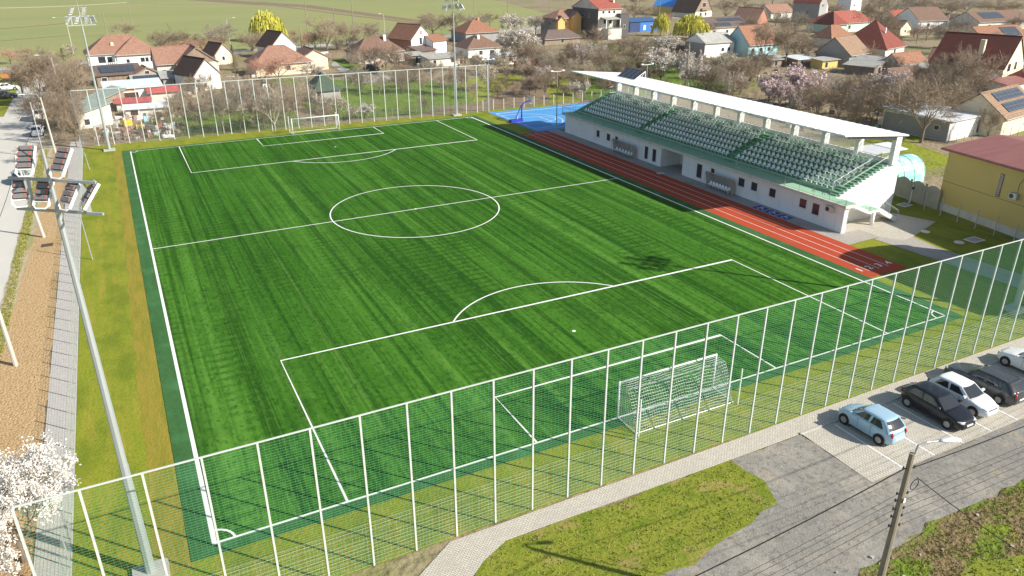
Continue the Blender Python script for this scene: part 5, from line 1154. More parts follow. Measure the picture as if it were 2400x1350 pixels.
t, ro = house('orange-roofed house with solar panels near the spruce at the right edge', (223.05, 108.05), -6, 18, 9, 2.8, 'gx', 3.2, 'cream', 't_orange', [('f', 4, .8, 1, 1)], name='house'); solar_on(t, 0, 0, 18, 9, 2.8, 3.2, 6, 2, 9.5, 1.0, 1.1, 1.8)
t, ro = house('small house with an orange hipped roof behind the tan-roofed house', (190.57, 133.48), 4, 10, 7, 2.9, 'hx', 3.0, 'offwhite', 't_orange', [('f', 1, .9, .8, 1)], name='house')
house('tan-roofed house with a grey side gable', (160.41, 101.11), 12, 9.5, 9, 3.0, 'gx', 3.6, 'greywall', 't_tan', [('f', 4, .8, 1, 1)], name='house')
t, ro = house('big house with a dark and bright red pyramid roof', (182.25, 108.14), 16, 12.5, 13, 2.8, 'hy', 6.0, 'offwhite', 't_red', [('f', 5.5, .9, 1.1, 1.1)], name='house'); chimney(ro, 5, 3, 6.0, 1.4, 'white', .2)
house('grey corrugated monopitch barn in front of the pyramid roof', (153.79, 88.44), 14, 7.5, 7, 1.9, 'slr', -1.4+2.8, 'wood', 'r_grey', [('f', 2, .3, 1.4, 1.4)], cat='barn', name='barn')
t, ro = house('low house with orange upper roof and grey lower roof by the corrugated barn', (159.85, 86.67), 2, 10, 5, 2.2, 'gx', 2.2, 'offwhite', 't_orange', [('f', 3, .7, 1, 1)], name='house'); block(t, -.2, -3.6, 10.4, 3.58, 1.7, 'sf', .5, M['wood'], M['r_grey'], rname='leanto_roof')
house('long low brown-roofed outbuilding behind the bare orchard', (137.39, 68.53), 2, 9.5, 8, 2.0, 'gx', 2.4, 'brickw', 't_brown', [('f', 3, .5, 1, 1)], name='outbuilding', cat='outbuilding')
house('salmon-roofed small outbuilding left of the dark red tiled house', (181.48, 87.89), 20, 5, 6, 2.2, 'gy', 2.0, 'terracotta', 't_salmon', [('f', 2, .7, .8, .9)], name='outbuilding', cat='outbuilding')
t, ro = house('cream house with a steep dark red tiled roof at the right edge', (158.04, 62.04), 16, 13, 14, 4.6, 'gy', 5.4, 'cream', 't_darkred', [('f', 2.2, 3.6, 1.8, 1.5), ('f', 6.6, 3.6, 1.4, 1.5), ('f', 1.8, .6, 1.6, 1.6), ('f', 6.0, .6, 2.0, 1.8), ('l', 3, 1.0, .9, 1.6), ('l', 6, 1, .9, 1)], name='villa')
chimney(ro, 2.6, 5.5, 6.4, 3.0, 'cream', .45); block(t, 3.5, -3.5, 10, 3.48, 2.6, 'hx', 1.2, M['cream'], M['t_darkred'], rname='porch_roof')
house('maroon sheet canopy in front of the dark red tiled house', (153.05, 57.87), 2, 9, 3.2, 2.2, 'sf', .5, 'offwhite', 'r_maroon', [('f', 1, .4, 1, 1.5)], cat='carport', name='carport')
t, ro = house('white garage with a pale sheet-metal roof', (107.82, 38.19), 6, 9.4, 10.5, 2.9, 'sf', .5, 'white', 'r_white', [('f', 8.0, .3, .9, 2.0), ('l', 1.5, 1.4, .7, .6)], cat='garage', name='garage')
part('side_render', B().box(-.02, -.004, .1, 10.4, 0, 2.8), M['greywall'], t); chimney(ro, 6, 9.6, 3.3, 1.8, 'brickw', .2)
t, ro = house('cream outbuilding with pantiled roof and two dark solar arrays', (116.90, 35.95), 10, 13, 8, 3.0, 'gx', 3.0, 'cream', 't_tan', [('f', 8, .9, .9, 1.0)], name='outbuilding', cat='outbuilding'); solar_on(t, 0, 0, 13, 8, 3.0, 3.0, 7, 1, 2.4, .5, 1.3, 1.75); solar_on(t, 0, 0, 13, 8, 3.0, 3.0, 7, 1, 2.4, 2.7, 1.3, 1.75)
house('dark green pavilion hut behind the far goal', (33.14, 114.91), 6, 5.0, 5.5, 2.4, 'hy', 2.6, 'greywall', 'r_green', [('f', .3, .1, .9, 1.9, 'reveal')], cat='hut', name='hut', th=.08)
house('narrow dark green cabin beside the pavilion hut', (33.03, 119.18), 6, 1.4, 3, 2.3, 'flat', 0, 'r_green', 'r_green', [('f', .3, .2, .7, 1.7)], cat='cabin', name='cabin')
# garden sheds at right
house('low white-roofed shed left of the pink blossom orchard', (149.57, 107.02), 4, 6.5, 4, 1.8, 'sf', .4, 'wood', 'r_white', [('f', 1, .3, .9, 1.2)], cat='shed', name='shed')
house('low grey-roofed shed beside the white-roofed shed', (144.09, 110.01), 2, 6, 4, 1.7, 'sf', .4, 'wood', 'r_grey', [('f', 1, .3, .9, 1.2)], cat='shed', name='shed')
t, ro = house('shed with bright yellow sheeting under a grey roof', (152.48, 101.98), 3, 5.5, 3.5, 1.9, 'sf', .3, 'yellowwall', 'r_grey', [('f', 1, .3, .9, 1.2)], cat='shed', name='shed')
house('small white plank shed in front of the brown low outbuilding', (134.67, 67.77), 2, 3.6, 3, 1.8, 'sf', .3, 'white', 'r_grey', [('f', 1, .3, .8, 1.3)], cat='shed', name='shed')
house('grey garden shed among the orchard trees beyond the stand roof', (139.78, 149.11), 3, 7, 4, 2, 'gx', 1.0, 'wood', 'r_grey', [('f', 2, .4, 1, 1.2)], cat='shed', name='shed')
house('low wooden shed between the orchard trees by the white barn', (139.48, 140.12), 3, 5, 4, 1.9, 'sf', .5, 'wood', 't_shingle', [('f', 2, .4, 1, 1.2)], cat='shed', name='shed')
# junk compound by the west road
t, ro = house('grey shed carrying a tilted array of ten solar panels', (-3.47, 156.06), 6, 9.0, 5.5, 2.2, 'sf', 1.3, 'wood', 't_shingle', [('f', 1, .3, 1, 1.4)], cat='shed', name='shed'); solar_on(t, 0, 0, 9, 5.5, 2.2, 1.3, 5, 2, 1.2, .9, 1.35, 1.9, 'sf')
t, ro = house('small brick shed with a gable and a dark opening', (3.76, 154.12), 8, 5.6, 4.5, 2.0, 'gy', 1.5, 'brickw', 't_salmon', [('f', 2.3, 1.9, .9, .9, 'reveal')], cat='shed', name='shed')
t, ro = house('low shed with four solar panels behind the ball-stop fence', (3.34, 148.55), 2, 6.4, 3, 1.6, 'sf', .7, 'wood', 'r_grey', [('f', .5, .2, .8, 1.1)], cat='shed', name='shed'); solar_on(t, 0, 0, 6.4, 3, 1.6, .7, 4, 1, .2, .6, 1.5, 1.7, 'sf')
house('long corrugated asbestos roof beside the low solar shed', (9.00, 148.03), 2, 6.8, 4, 1.9, 'sf', .8, 'greywall', 'r_grey', [('f', 2, .3, 1, 1.2)], cat='shed', name='shed')
t, ro = house('white junk-yard shed with a patched brick parapet', (-1.90, 131.18), 2, 9.5, 6, 2.7, 'sf', .6, 'white', 'r_white', [('f', 2.2, .2, 3.2, 1.7, 'reveal')], cat='shed', name='shed'); part('brick_parapet', B().box(0, 5, -.03, -.004, 2.1, 2.7), M['brickw'], t)
block(t, 7.2, -2.4, 5.0, 2.2, 1.9, 'sf', .5, M['offwhite'], M['r_redsheet'], rname='awning')
house('low red sheet awning in the middle of the junk yard', (-0.63, 122.36), -6, 5.4, 2.2, 1.5, 'sf', .3, 'offwhite', 'r_redsheet', [('f', .8, .2, 1.2, 1.0, 'reveal')], cat='awning', name='awning')
house('long pale sheet lean-to below the red awning', (0.54, 116.43), -6, 6.6, 2, 1.3, 'sf', .3, 'offwhite', 'r_white', [('f', .8, .2, 1.2, .8, 'reveal')], cat='shed', name='shed')
house('whitewashed shed with a sloping greenish corrugated roof by the far left mast', (-6.59, 108.72), 20, 5.4, 7, 2.3, 'slr', 1.2, 'offwhite', 'r_greenish', [('f', 1, .5, .8, .9)], cat='shed', name='shed')
house('greenish corrugated monopitch behind the far left mast', (-3.21, 123.74), 24, 4.6, 5, 2.0, 'slr', 1.3, 'wood', 'r_greenish', [('f', 1, .5, .8, .9)], cat='shed', name='shed')
# small garden things
for i, (p, lab, m, sx, sy, sz) in enumerate((((0.48, 107.95), 'pile of yellow and white crates in the junk yard', 'mach_y', 1.3, .8, 1.0), ((2.04, 100.87), 'yellow wooden rack by the far fence', 'yellowwall', 1.2, .4, 1.4), ((3.51, 110.27), 'light blue tank in the junk yard', 'skyblue', .9, .9, .9),
        ((5.02, 103.64), 'rusty orange drum stack in the junk yard', 'terracotta', .8, .8, 1.1), ((4.74, 119.48), 'white refrigerator lying in the junk yard', 'whitepaint', .9, .6, .7), ((5.65, 95.51), 'white low trough by the far fence', 'whitepaint', 1.8, .5, .4))):
    b = B(); n = 4
    for k in range(n):
        for j in range(2): x = -sx/2+sx*k/n; b.box(x, x+sx/n*.9, -sy/2, sy/2, sz*j/2+.01*k, sz*(j+1)/2-.03+.05*((k+j) % 2))
    tag(ob('yard_junk', b.mesh('yard_junk', M[m]), None, (*p, 0), ru(-.5, .5)), lab, 'yard junk')
b = B()
for k in range(26):
    a = ru(0, 6.28); rr_ = ru(0, 1.1); s = ru(.25, .5); x, y = rr_*math.cos(a)*1.3, rr_*math.sin(a)*.8
    b.obox((x, y, ru(.2, .9)), (s, ru(-.2, .2), 0), (ru(-.2, .2), s, 0), (0, 0, s*.8))
tag(ob('covered_heap', b.mesh('covered_heap', M['tarp']), None, (*(108.93, 48.94), 0)), 'heap of white sacks on the grass behind the stand', 'sack heap')
for p, lab in (((89.84, 108.91), 'terracotta cone-shaped straw stook behind the court, left one'), ((91.78, 103.32), 'terracotta cone-shaped straw stook behind the court, right one')):
    b = B(); b.tube([(0, 0, 0), (0, 0, 1.6)], [.75, .05], 9); tag(ob('straw_stook', b.mesh('straw_stook', M['terracotta']), None, (*p, 0)), lab, 'straw stook')
def clutter(label, regs, n, seed):
    random.seed(seed); b = B()
    for (x0, x1, y0, y1) in regs:
        for k in range(n):
            x, y = ru(x0, x1), ru(y0, y1); b.cur = random.choice((0, 0, 1, 2, 3)); s = ru(.15, .7); a = ru(0, 3); ca, sa = math.cos(a)*s, math.sin(a)*s; q = ru(.1, .8); hh = ru(.04, .45)
            b.obox((x, y, hh-.05), (ca, sa, ru(-.1, .2)*s), (-sa*q, ca*q, 0), (0, 0, hh))
    tag(ob('yard_clutter', b.mesh('yard_clutter', [M['wood'], M['concrete'], M['tarp'], M['terracotta']])), label, 'clutter', kind='stuff')
clutter('planks, sheets and scrap scattered round the junk yard', [(-4.5, 9, 98, 118), (-3, 6, 97, 104)], 110, 3)
clutter('yard clutter round the cottages left of the drive', [(8, 30, 128, 160)], 90, 4)
clutter('yard clutter in the gardens of the upper right houses', [(120, 165, 95, 140), (95, 125, 45, 75), (150, 190, 150, 180)], 70, 5)
clutter('yard clutter by the tumbledown sheds', [(60, 90, 150, 172)], 70, 6)
gf = thing('yard_gate', 'white metal gate at the end of the yard drive', 'gate', (*(49.04, 179.06), 0), R(4)); part('gate_leaf', B().box(0, 1.7, -.03, .03, .1, 1.9), M['whitepaint'], gf); part('gate_leaf', B().box(1.75, 3.4, -.03, .03, .1, 1.9), M['whitepaint'], gf)
wf = thing('board_fence', 'weathered upright board fence right of the white gate', 'fence', (*(51.40, 178.80), 0), R(4))
bm = B().box(0, .14, -.02, .02, 0, 1.6).mesh('board', M['wood'])
for k in range(28): ob('board', bm, wf, (k*.165, 0, ru(-.05, .05)))

# ------------------------------------------------------------------ trees
def rv(s=1): return Vector((ru(-s, s), ru(-s, s), ru(-s, s)))
def grow(seed, H_=7.0, Wd=6.0, trunk_h=.22, limbs=6, up=.55, depth=4, twig=.022, kids=(4, 4, 4), tl=.62, lean=0, nstem=1, droop=0):
    random.seed(seed); tb = B(); cb = B(); tips = []
    def branch(p, d, L_, r_, lv):
        n = 3 if lv < 2 else 2; pts = [p]; q = p.copy(); dd = d.copy()
        for i in range(n):
            dd = (dd+rv(.17)+Vector((0, 0, .07 if lv < 3 else -droop))).normalized(); q = q+dd*L_/n; pts.append(q.copy())
        tgt = tb if lv <= 1 else cb
        tgt.tube(pts, [r_*(1-.55*i/n) for i in range(n+1)], 5 if lv <= 1 else 3, False)
        if lv >= depth: tips.append((pts[-1], dd)); tips.append((pts[1], dd)); return
        k = kids[min(lv-1, len(kids)-1)]
        for j in range(k):
            t_ = ru(.35, 1.0) if j else 1.0
            i = min(n-1, int(t_*n)); bp = pts[i].lerp(pts[i+1], t_*n-i) if t_ < 1 else pts[-1]
            nd = (dd*ru(.6, 1.1)+rv(.85)+Vector((0, 0, .18-droop*2))).normalized()
            branch(bp, nd, L_*ru(.5, .78), max(twig, r_*.48), lv+1)
    for s in range(nstem):
        base = Vector((ru(-.2, .2), ru(-.2, .2), -.1)) if nstem > 1 else Vector((0, 0, -.1)); hh = H_*trunk_h
        if nstem > 1: d0 = Vector((ru(-.5, .5), ru(-.5, .5), 1)).normalized()
        else: d0 = Vector((lean, lean*.5, 1)).normalized()
        tp = base+d0*hh; tb.tube([base, base.lerp(tp, .5)+rv(.06), tp], [.035*H_*.6, .028*H_*.6, .024*H_*.6], 7, False)
        for i in range(limbs):
            a = 2*math.pi*(i+ru(-.3, .3))/limbs; sp_ = ru(.35, 1.0) if i else .1
            d = Vector((math.cos(a)*sp_*Wd/H_*1.1, math.sin(a)*sp_*Wd/H_*1.1, ru(up, up+.5))).normalized()
            branch(tp-d0*ru(0, hh*.3), d, H_*(1-trunk_h)*ru(.38, .52), .014*H_*.6, 1)
    # normalise so that scale = metres
    zs = [v[2] for v in cb.v]; zm = max(zs); rad = sorted(max(abs(v[0]), abs(v[1])) for v in cb.v)[int(len(cb.v)*.97)]
    def nz(b): b.v = [(x/(2*rad), y/(2*rad), z/zm) for x, y, z in b.v]
    nz(tb); nz(cb); tips2 = [(Vector((p.x/(2*rad), p.y/(2*rad), p.z/zm)), d) for p, d in tips]
    return tb, cb, tips2
PROTO = {}
def leaf_cloud(b, tips, n, s, aspect, spread=.03, kmin=.15):
    for _ in range(n):
        p, d = random.choice(tips); c = p+rv(spread); sz = s*ru(.6, 1.3); a = rv(1).normalized()*sz; q = rv(1).normalized()*sz
        a = Vector((a.x, a.y, a.z*aspect)); q = Vector((q.x, q.y, q.z*aspect))
        b.add([c-a, c+q, c+a*.9, c-q*.8], [(0, 1, 2, 3)])
for i, (kw, bark) in enumerate((({'H_': 8, 'Wd': 7}, 'bark'), ({'H_': 7, 'Wd': 7, 'limbs': 7, 'up': .35, 'trunk_h': .18}, 'bark'), ({'H_': 9, 'Wd': 5.5, 'up': .9, 'trunk_h': .28}, 'bark'), ({'H_': 6, 'Wd': 7, 'nstem': 3, 'limbs': 4, 'trunk_h': .12}, 'bark'))):
    tb, cb, tips = grow(11+i, kids=(4, 4, 4), depth=4, twig=.019, **kw)
    random.seed(50+i)
    for k in range(2300):   # fine twigs
        p, d = random.choice(tips); q = p+Vector((d.x*.03, d.y*.03, d.z*.03))*ru(-1, 1)+rv(.012); e = (d+rv(.9)).normalized(); ln = ru(.05, .10)
        cb.tube([q, q+Vector((e.x*ln, e.y*ln, e.z*ln*.9))], [.0021, .0010], 3, False)
    PROTO['b%d' % i] = (tb, cb, tips)
def mk(nm, b, m): return b.mesh(nm, m)
TM = {}
for i in range(4):
    tb, cb, tips = PROTO['b%d' % i]
    for kk, tw, bk in (('bare', 'twig', 'bark'), ('grey', 'twig_grey', 'bark'), ('red', 'twig_red', 'bark'), ('dark', 'twig_dark', 'bark'), ('palebark', 'twig_grey', 'bark_pale'), ('thin', 'twig', 'bark')):
        TM.setdefault(kk, []).append((mk('trunk', tb, M[bk]), mk('crown', cb, M[tw])))
    for kk, fm, n, s in (('white', 'bloss_w', 5200, .017), ('cream', 'bloss_c', 2000, .015), ('pink', 'bloss_p', 8000, .018), ('pale', 'bloss_pp', 3600, .013)):
        random.seed(90+i); c2 = B(); c2.v = list(cb.v); c2.f = list(cb.f); c2.mi = [0]*len(cb.f); c2.cur = 1; leaf_cloud(c2, tips, n, s, 1.0, .028)
        TM.setdefault(kk, []).append((mk('trunk', tb, M['bark']), c2.mesh('crown', [M['twig'], M[fm]])))
for i in range(2):    # willows: hanging strands over a rounded crown
    random.seed(200+i); tb = B(); tb.tube([(0, 0, -.02), (.01, 0, .3), (0, .01, .5)], [.05, .04, .03], 7); cb = B()
    for k in range(7): a = k*.9; tb.tube([(0, 0, .35), (.13*math.cos(a), .13*math.sin(a), .6), (.25*math.cos(a), .25*math.sin(a), .82)], [.025, .018, .01], 4)
    for k in range(1050):
        a = ru(0, 6.283); rr_ = math.sqrt(rnd())*.46; rr_ *= 1+.14*math.sin(a*3+i)+.08*math.sin(a*7); ht = .93-.40*(rr_/.46)**2.0+ru(-.09, .04)+.05*math.sin(a*5+rr_*12)+.04*math.sin(rr_*25+a*2); x, y = rr_*math.cos(a), rr_*math.sin(a)
        ln = ru(.12, .45)*(.5+rr_*1.5); zb_ = max(.06, ht-ln); kx = 1+.12*rnd(); 
        cb.cur = 0 if rnd() < .7 else 1
        wv = ru(.006, .013); al = ru(0, 3.14); ca, sa = math.cos(al)*wv, math.sin(al)*wv
        m_ = 3; pr_ = []
        for j in range(m_+1): f__ = j/m_; pr_.append((x*(1+.25*f__*(rr_/.46)*.4)+ru(-.006, .006), y*(1+.25*f__*(rr_/.46)*.4)+ru(-.006, .006), ht+(zb_-ht)*f__))
        for j in range(m_):
            p, q = pr_[j], pr_[j+1]; w0 = 1-.5*j/m_; cb.add([(p[0]-ca*w0, p[1]-sa*w0, p[2]), (p[0]+ca*w0, p[1]+sa*w0, p[2]), (q[0]+ca*w0*.8, q[1]+sa*w0*.8, q[2]), (q[0]-ca*w0*.8, q[1]-sa*w0*.8, q[2])], [(0, 1, 2, 3)])
    TM.setdefault('willow', []).append((tb.mesh('trunk', M['bark']), cb.mesh('crown', [M['willow'], M['willow2']])))
for i in range(2):
    random.seed(300+i); tb = B(); tb.tube([(0, 0, -.02), (0, 0, .95)], [.035, .008], 6); cb = B()
    for k in range(2600):
        h_ = ru(.05, 1.0)**1.0; rad = .5*(1-h_)**.8*(.75+.25*math.sin(h_*60)); a = ru(0, 6.283); rr_ = rad*ru(.35, 1.0); x, y = rr_*math.cos(a), rr_*math.sin(a)
        e = Vector((math.cos(a), math.sin(a), ru(-.5, .1))); s_ = ru(.02, .045); t_ = Vector((-e.y, e.x, 0))*s_*.35
        c = Vector((x, y, h_*.97-rr_*.12)); ev = Vector((e.x*s_, e.y*s_, e.z*s_*.6)); cb.add([c-t_, c+t_, c+ev+t_*.4, c+ev-t_*.4], [(0, 1, 2, 3)])
    TM.setdefault('fir', []).append((tb.mesh('trunk', M['bark']), cb.mesh('crown', M['needle']))); TM.setdefault('oldfir', []).append((tb.mesh('trunk', M['bark']), cb.mesh('crown', M['needle2'])))
TREES = [
('red', -23.3, 208.7, 4.2, 6.1, 'medium wide reddish bare tree left of the junction'), ('red', -20.6, 223.6, 2.5, 4.0, 'small wide reddish bare tree behind the junction'), ('bare', 6.6, 267.6, 4.9, 9.0, 'medium wide bare brown tree behind the big white house'), ('bare', 15.4, 217.6, 7.5, 11.2, 'medium wide bare brown tree behind the boarded-gable house'), ('bare', 20.9, 214.6, 6.6, 7.4, 'medium bare brown tree behind the boarded-gable house'), ('grey', 29.1, 207.6, 8.4, 10.8, 'medium wide bare greyish tree behind the little white gable'), ('red', 23.7, 206.0, 4.6, 10.9, 'medium wide reddish bare tree left of the little white gable'), ('bare', 37.2, 208.0, 6.9, 10.0, 'medium wide bare brown tree right of the little white gable'), ('red', 17.9, 206.9, 4.6, 8.4, 'medium wide reddish bare tree behind the boarded-gable house'),
('willow', 47.0, 235.6, 9.7, 11.5, 'tall wide yellow weeping tree behind the low orange-roofed house'), ('red', 54.1, 228.6, 3.9, 3.3, 'medium reddish bare tree behind the low orange-roofed house'), ('red', 54.8, 216.6, 2.7, 3.2, 'small wide reddish bare tree behind the cream gabled house'), ('bare', 56.2, 195.1, 10.5, 10.9, 'tall bare brown tree behind the cream gabled house'), ('bare', 63.2, 198.7, 8.1, 8.9, 'medium bare brown tree behind the brown cottage'), ('bare', 72.4, 206.9, 6.8, 9.3, 'medium wide bare brown tree behind the brown cottage'), ('grey', 74.6, 197.5, 6.3, 7.7, 'medium wide bare greyish tree behind the brown cottage'), ('bare', 53.7, 198.9, 5.9, 6.2, 'medium bare brown tree behind the cream gabled house'),
('bare', 102.0, 228.0, 7.6, 14.2, 'medium wide bare brown tree behind the tall white house, rightmost of the two'), ('bare', 106.9, 221.8, 7.5, 8.9, 'medium wide bare brown tree left of the orange hipped house'), ('grey', 122.3, 235.4, 7.1, 11.0, 'medium wide bare greyish tree behind the orange hipped house'), ('bare', 136.1, 253.1, 5.4, 8.4, 'medium wide bare brown tree behind the orange hipped house'), ('bare', 99.2, 233.2, 4.3, 9.1, 'medium wide bare brown tree behind the tall white house, leftmost of the two'), ('white', 120.1, 201.2, 8.2, 8.5, 'medium white blossoming tree right of the orange hipped house'), ('white', 102.0, 162.9, 9.0, 11.0, 'tall wide white blossoming tree behind the small red-roofed shed'), ('bare', 80.9, 130.3, 6.7, 6.0, 'medium bare brown tree left of the small red-roofed shed, leftmost of the two'), ('grey', 134.2, 203.1, 7.9, 9.0, 'medium bare greyish tree behind the long brown shed'), ('pale', 133.3, 210.6, 6.7, 7.4, 'medium pale pink blossoming tree left of the long brown shed'), ('white', 102.8, 171.9, 5.9, 7.4, 'medium wide white blossoming tree right of the brown hipped house'),
('thin', 125.6, 161.8, 7.1, 8.7, 'medium wide thin-branched bare tree in front of the orange two-storey house'), ('bare', 89.1, 131.4, 7.4, 7.3, 'medium bare brown tree right of the small red-roofed shed, leftmost of the 4'), ('bare', 86.0, 133.1, 5.7, 6.1, 'medium bare brown tree left of the small red-roofed shed, rightmost of the two'), ('grey', 90.4, 124.4, 7.2, 7.5, 'medium bare greyish tree right of the small red-roofed shed, leftmost of the two'), ('bare', 91.7, 119.1, 7.1, 6.8, 'medium bare brown tree right of the small red-roofed shed, rightmost of the 4'), ('pale', 103.2, 130.5, 6.2, 6.3, 'medium pale pink blossoming tree in front of the orange two-storey house'), ('bare', 96.3, 113.7, 6.8, 6.1, 'medium bare brown tree left of the grandstand roof, leftmost of the 6'), ('bare', 98.2, 109.8, 6.5, 6.2, 'medium bare brown tree left of the grandstand roof, second from left of 6'), ('bare', 109.5, 120.4, 9.3, 9.1, 'tall bare brown tree left of the grandstand roof'), ('grey', 121.5, 129.6, 6.7, 7.2, 'medium bare greyish tree behind the grandstand roof'), ('bare', 99.8, 104.9, 5.3, 6.4, 'medium wide bare brown tree left of the grandstand roof'), ('bare', 101.2, 101.5, 5.3, 5.4, 'medium bare brown tree left of the grandstand roof, rightmost of the 6'), ('bare', 116.8, 141.9, 5.2, 6.8, 'medium wide bare brown tree in front of the tall grey house, leftmost of the two'), ('bare', 109.4, 146.0, 4.5, 6.8, 'medium wide bare brown tree in front of the orange two-storey house'), ('bare', 121.8, 141.3, 5.9, 6.8, 'medium wide bare brown tree in front of the tall grey house, rightmost of the two'), ('dark', 84.0, 110.7, 5.3, 5.5, 'medium dark bare tree right of the small red-roofed shed'), ('dark', 86.9, 105.9, 5.6, 5.4, 'medium dark bare tree behind the blue court'),
('white', 104.4, 102.3, 7.6, 7.7, 'medium white blossoming tree behind the grandstand roof'), ('white', 136.4, 141.8, 5.2, 7.8, 'medium wide white blossoming tree behind the grandstand roof'), ('cream', 118.5, 113.9, 6.2, 8.0, 'medium wide cream blossoming tree behind the grandstand roof'), ('white', 107.5, 98.0, 7.7, 6.0, 'medium white blossoming tree right of the grandstand roof'), ('pale', 104.7, 90.8, 6.0, 6.1, 'medium pale pink blossoming tree right of the grandstand roof'), ('cream', 120.0, 100.9, 5.5, 6.6, 'medium wide cream blossoming tree in front of the white barn'), ('bare', 106.4, 89.9, 5.7, 6.1, 'medium bare brown tree right of the grandstand roof, rightmost of the two'), ('bare', 113.2, 91.1, 5.7, 6.8, 'medium wide bare brown tree in front of the white barn'), ('bare', 116.3, 89.5, 6.5, 6.8, 'medium bare brown tree in front of the light blue house, second from left of 5'), ('dark', 125.3, 95.2, 6.3, 6.6, 'medium dark bare tree in front of the light blue house, rightmost of the two'), ('pale', 111.3, 87.2, 4.7, 5.2, 'medium pale pink blossoming tree in front of the white barn'), ('cream', 104.3, 80.9, 4.0, 2.5, 'medium cream blossoming tree left of the pink blossom tree'), ('bare', 130.2, 145.2, 3.8, 5.9, 'medium wide bare brown tree in front of the blue warehouse'), ('pale', 148.7, 161.9, 3.0, 5.7, 'small wide pale pink blossoming tree in front of the blue warehouse'),
('willow', 169.3, 186.9, 7.7, 6.4, 'medium yellow weeping tree right of the blue warehouse'), ('willow', 170.6, 173.1, 8.1, 12.1, 'medium wide yellow weeping tree in front of the big yellow willow'), ('fir', 197.6, 181.7, 5.1, 3.9, 'medium dark evergreen tree right of the big yellow willow'), ('fir', 246.4, 195.2, 5.4, 6.1, 'medium dark evergreen tree left of the red-gabled house'), ('fir', 26.5, 168.9, 6.2, 4.0, 'medium dark evergreen tree in front of the little white gable'), ('fir', 245.1, 114.0, 6.7, 6.3, 'medium dark evergreen tree behind the dark red tiled house'), ('oldfir', -10.1, 185.4, 5.7, 4.1, 'medium brownish evergreen tree right of the junction'), ('fir', -9.3, 147.6, 6.0, 2.9, 'medium slender dark evergreen tree in front of the junction'), ('oldfir', 228.2, 112.7, 6.0, 5.0, 'medium brownish evergreen tree right of the dark red pyramid roof'),
('pink', 110.4, 71.4, 7.2, 9.3, 'medium wide pink blossoming tree in front of the pink blossom tree'), ('pink', 108.3, 74.5, 5.0, 4.5, 'medium pink blossoming tree left of the pink blossom tree'), ('pale', 112.2, 67.5, 5.3, 4.4, 'medium pale pink blossoming tree right of the pink blossom tree'), ('bare', 102.9, 58.3, 8.0, 5.7, 'medium bare brown tree in front of the pink blossom tree'), ('bare', 104.0, 54.6, 7.7, 5.3, 'medium bare brown tree right of the pink blossom tree, fourth from left of 5'), ('bare', 105.8, 49.9, 7.4, 5.7, 'medium bare brown tree in front of the grey corrugated barn, second from left of 3'), ('pale', 129.3, 65.3, 5.6, 6.8, 'medium wide pale pink blossoming tree in front of the brown low roof'), ('pale', 134.3, 74.2, 3.8, 4.3, 'small pale pink blossoming tree in front of the grey corrugated barn'), ('bare', 122.5, 56.4, 6.3, 4.5, 'medium bare brown tree in front of the brown low roof, third from left of 4'), ('dark', 106.0, 65.2, 4.6, 3.8, 'medium dark bare tree in front of the pink blossom tree'), ('bare', 121.5, 67.4, 5.4, 4.8, 'medium bare brown tree right of the pink blossom tree, rightmost of the 5'), ('dark', 103.7, 51.0, 6.0, 4.1, 'medium dark bare tree right of the pink blossom tree'),
('bare', 103.8, 39.4, 10.6, 12.6, 'tall wide bare brown tree left of the white garage'), ('bare', 116.2, 44.3, 11.1, 8.2, 'tall bare brown tree behind the white garage, leftmost of the two'), ('bare', 136.4, 54.5, 9.7, 8.5, 'tall bare brown tree behind the white garage, rightmost of the two'), ('dark', 109.2, 46.3, 7.2, 4.7, 'medium dark bare tree in front of the brown low roof, second from left of 5'), ('bare', 148.9, 66.3, 9.4, 7.7, 'tall bare brown tree right of the brown low roof'), ('bare', 160.8, 69.2, 7.8, 6.3, 'medium bare brown tree left of the dark red tiled house, leftmost of the two'), ('thin', 111.1, 34.3, 5.3, 3.5, 'medium thin-branched bare tree right of the white garage'), ('bare', 146.0, 68.0, 7.0, 6.0, 'medium bare brown tree right of the brown low roof'), ('dark', 233.6, 133.4, 5.8, 6.6, 'medium dark bare tree behind the dark red pyramid roof, rightmost of the two'), ('bare', 219.7, 117.4, 7.6, 8.8, 'medium wide bare brown tree right of the dark red pyramid roof, leftmost of the two'), ('grey', 208.3, 104.5, 7.6, 9.4, 'medium wide bare greyish tree right of the dark red pyramid roof'), ('bare', 177.1, 78.1, 7.4, 5.9, 'medium bare brown tree behind the dark red tiled house'), ('bare', 249.3, 132.4, 6.1, 8.4, 'medium wide bare brown tree right of the dark red pyramid roof, rightmost of the two'),
('bare', 147.1, 115.6, 10.4, 10.8, 'tall bare brown tree in front of the light blue house'), ('bare', 148.2, 109.6, 10.2, 9.5, 'tall bare brown tree right of the light blue house'), ('bare', 158.1, 113.4, 8.7, 8.8, 'medium bare brown tree right of the light blue house'), ('bare', 170.2, 147.3, 7.3, 6.4, 'medium bare brown tree behind the light blue house, leftmost of the 3'), ('grey', 213.5, 169.3, 7.8, 10.4, 'medium wide bare greyish tree left of the red-gabled house'), ('bare', 225.7, 148.8, 13.0, 11.4, 'tall bare brown tree in front of the mint house'), ('bare', 235.5, 150.0, 10.1, 8.7, 'tall bare brown tree right of the mint house'), ('bare', 241.4, 222.6, 8.1, 12.6, 'medium wide bare brown tree right of the dark steep-roofed house, rightmost of the 3'), ('bare', 238.4, 232.3, 8.6, 11.0, 'medium wide bare brown tree right of the dark steep-roofed house, leftmost of the 3'), ('bare', 200.4, 176.6, 6.2, 6.0, 'medium bare brown tree behind the light blue house, second from left of 3'), ('bare', 184.0, 146.5, 4.9, 5.2, 'medium bare brown tree behind the light blue house, rightmost of the 3'),
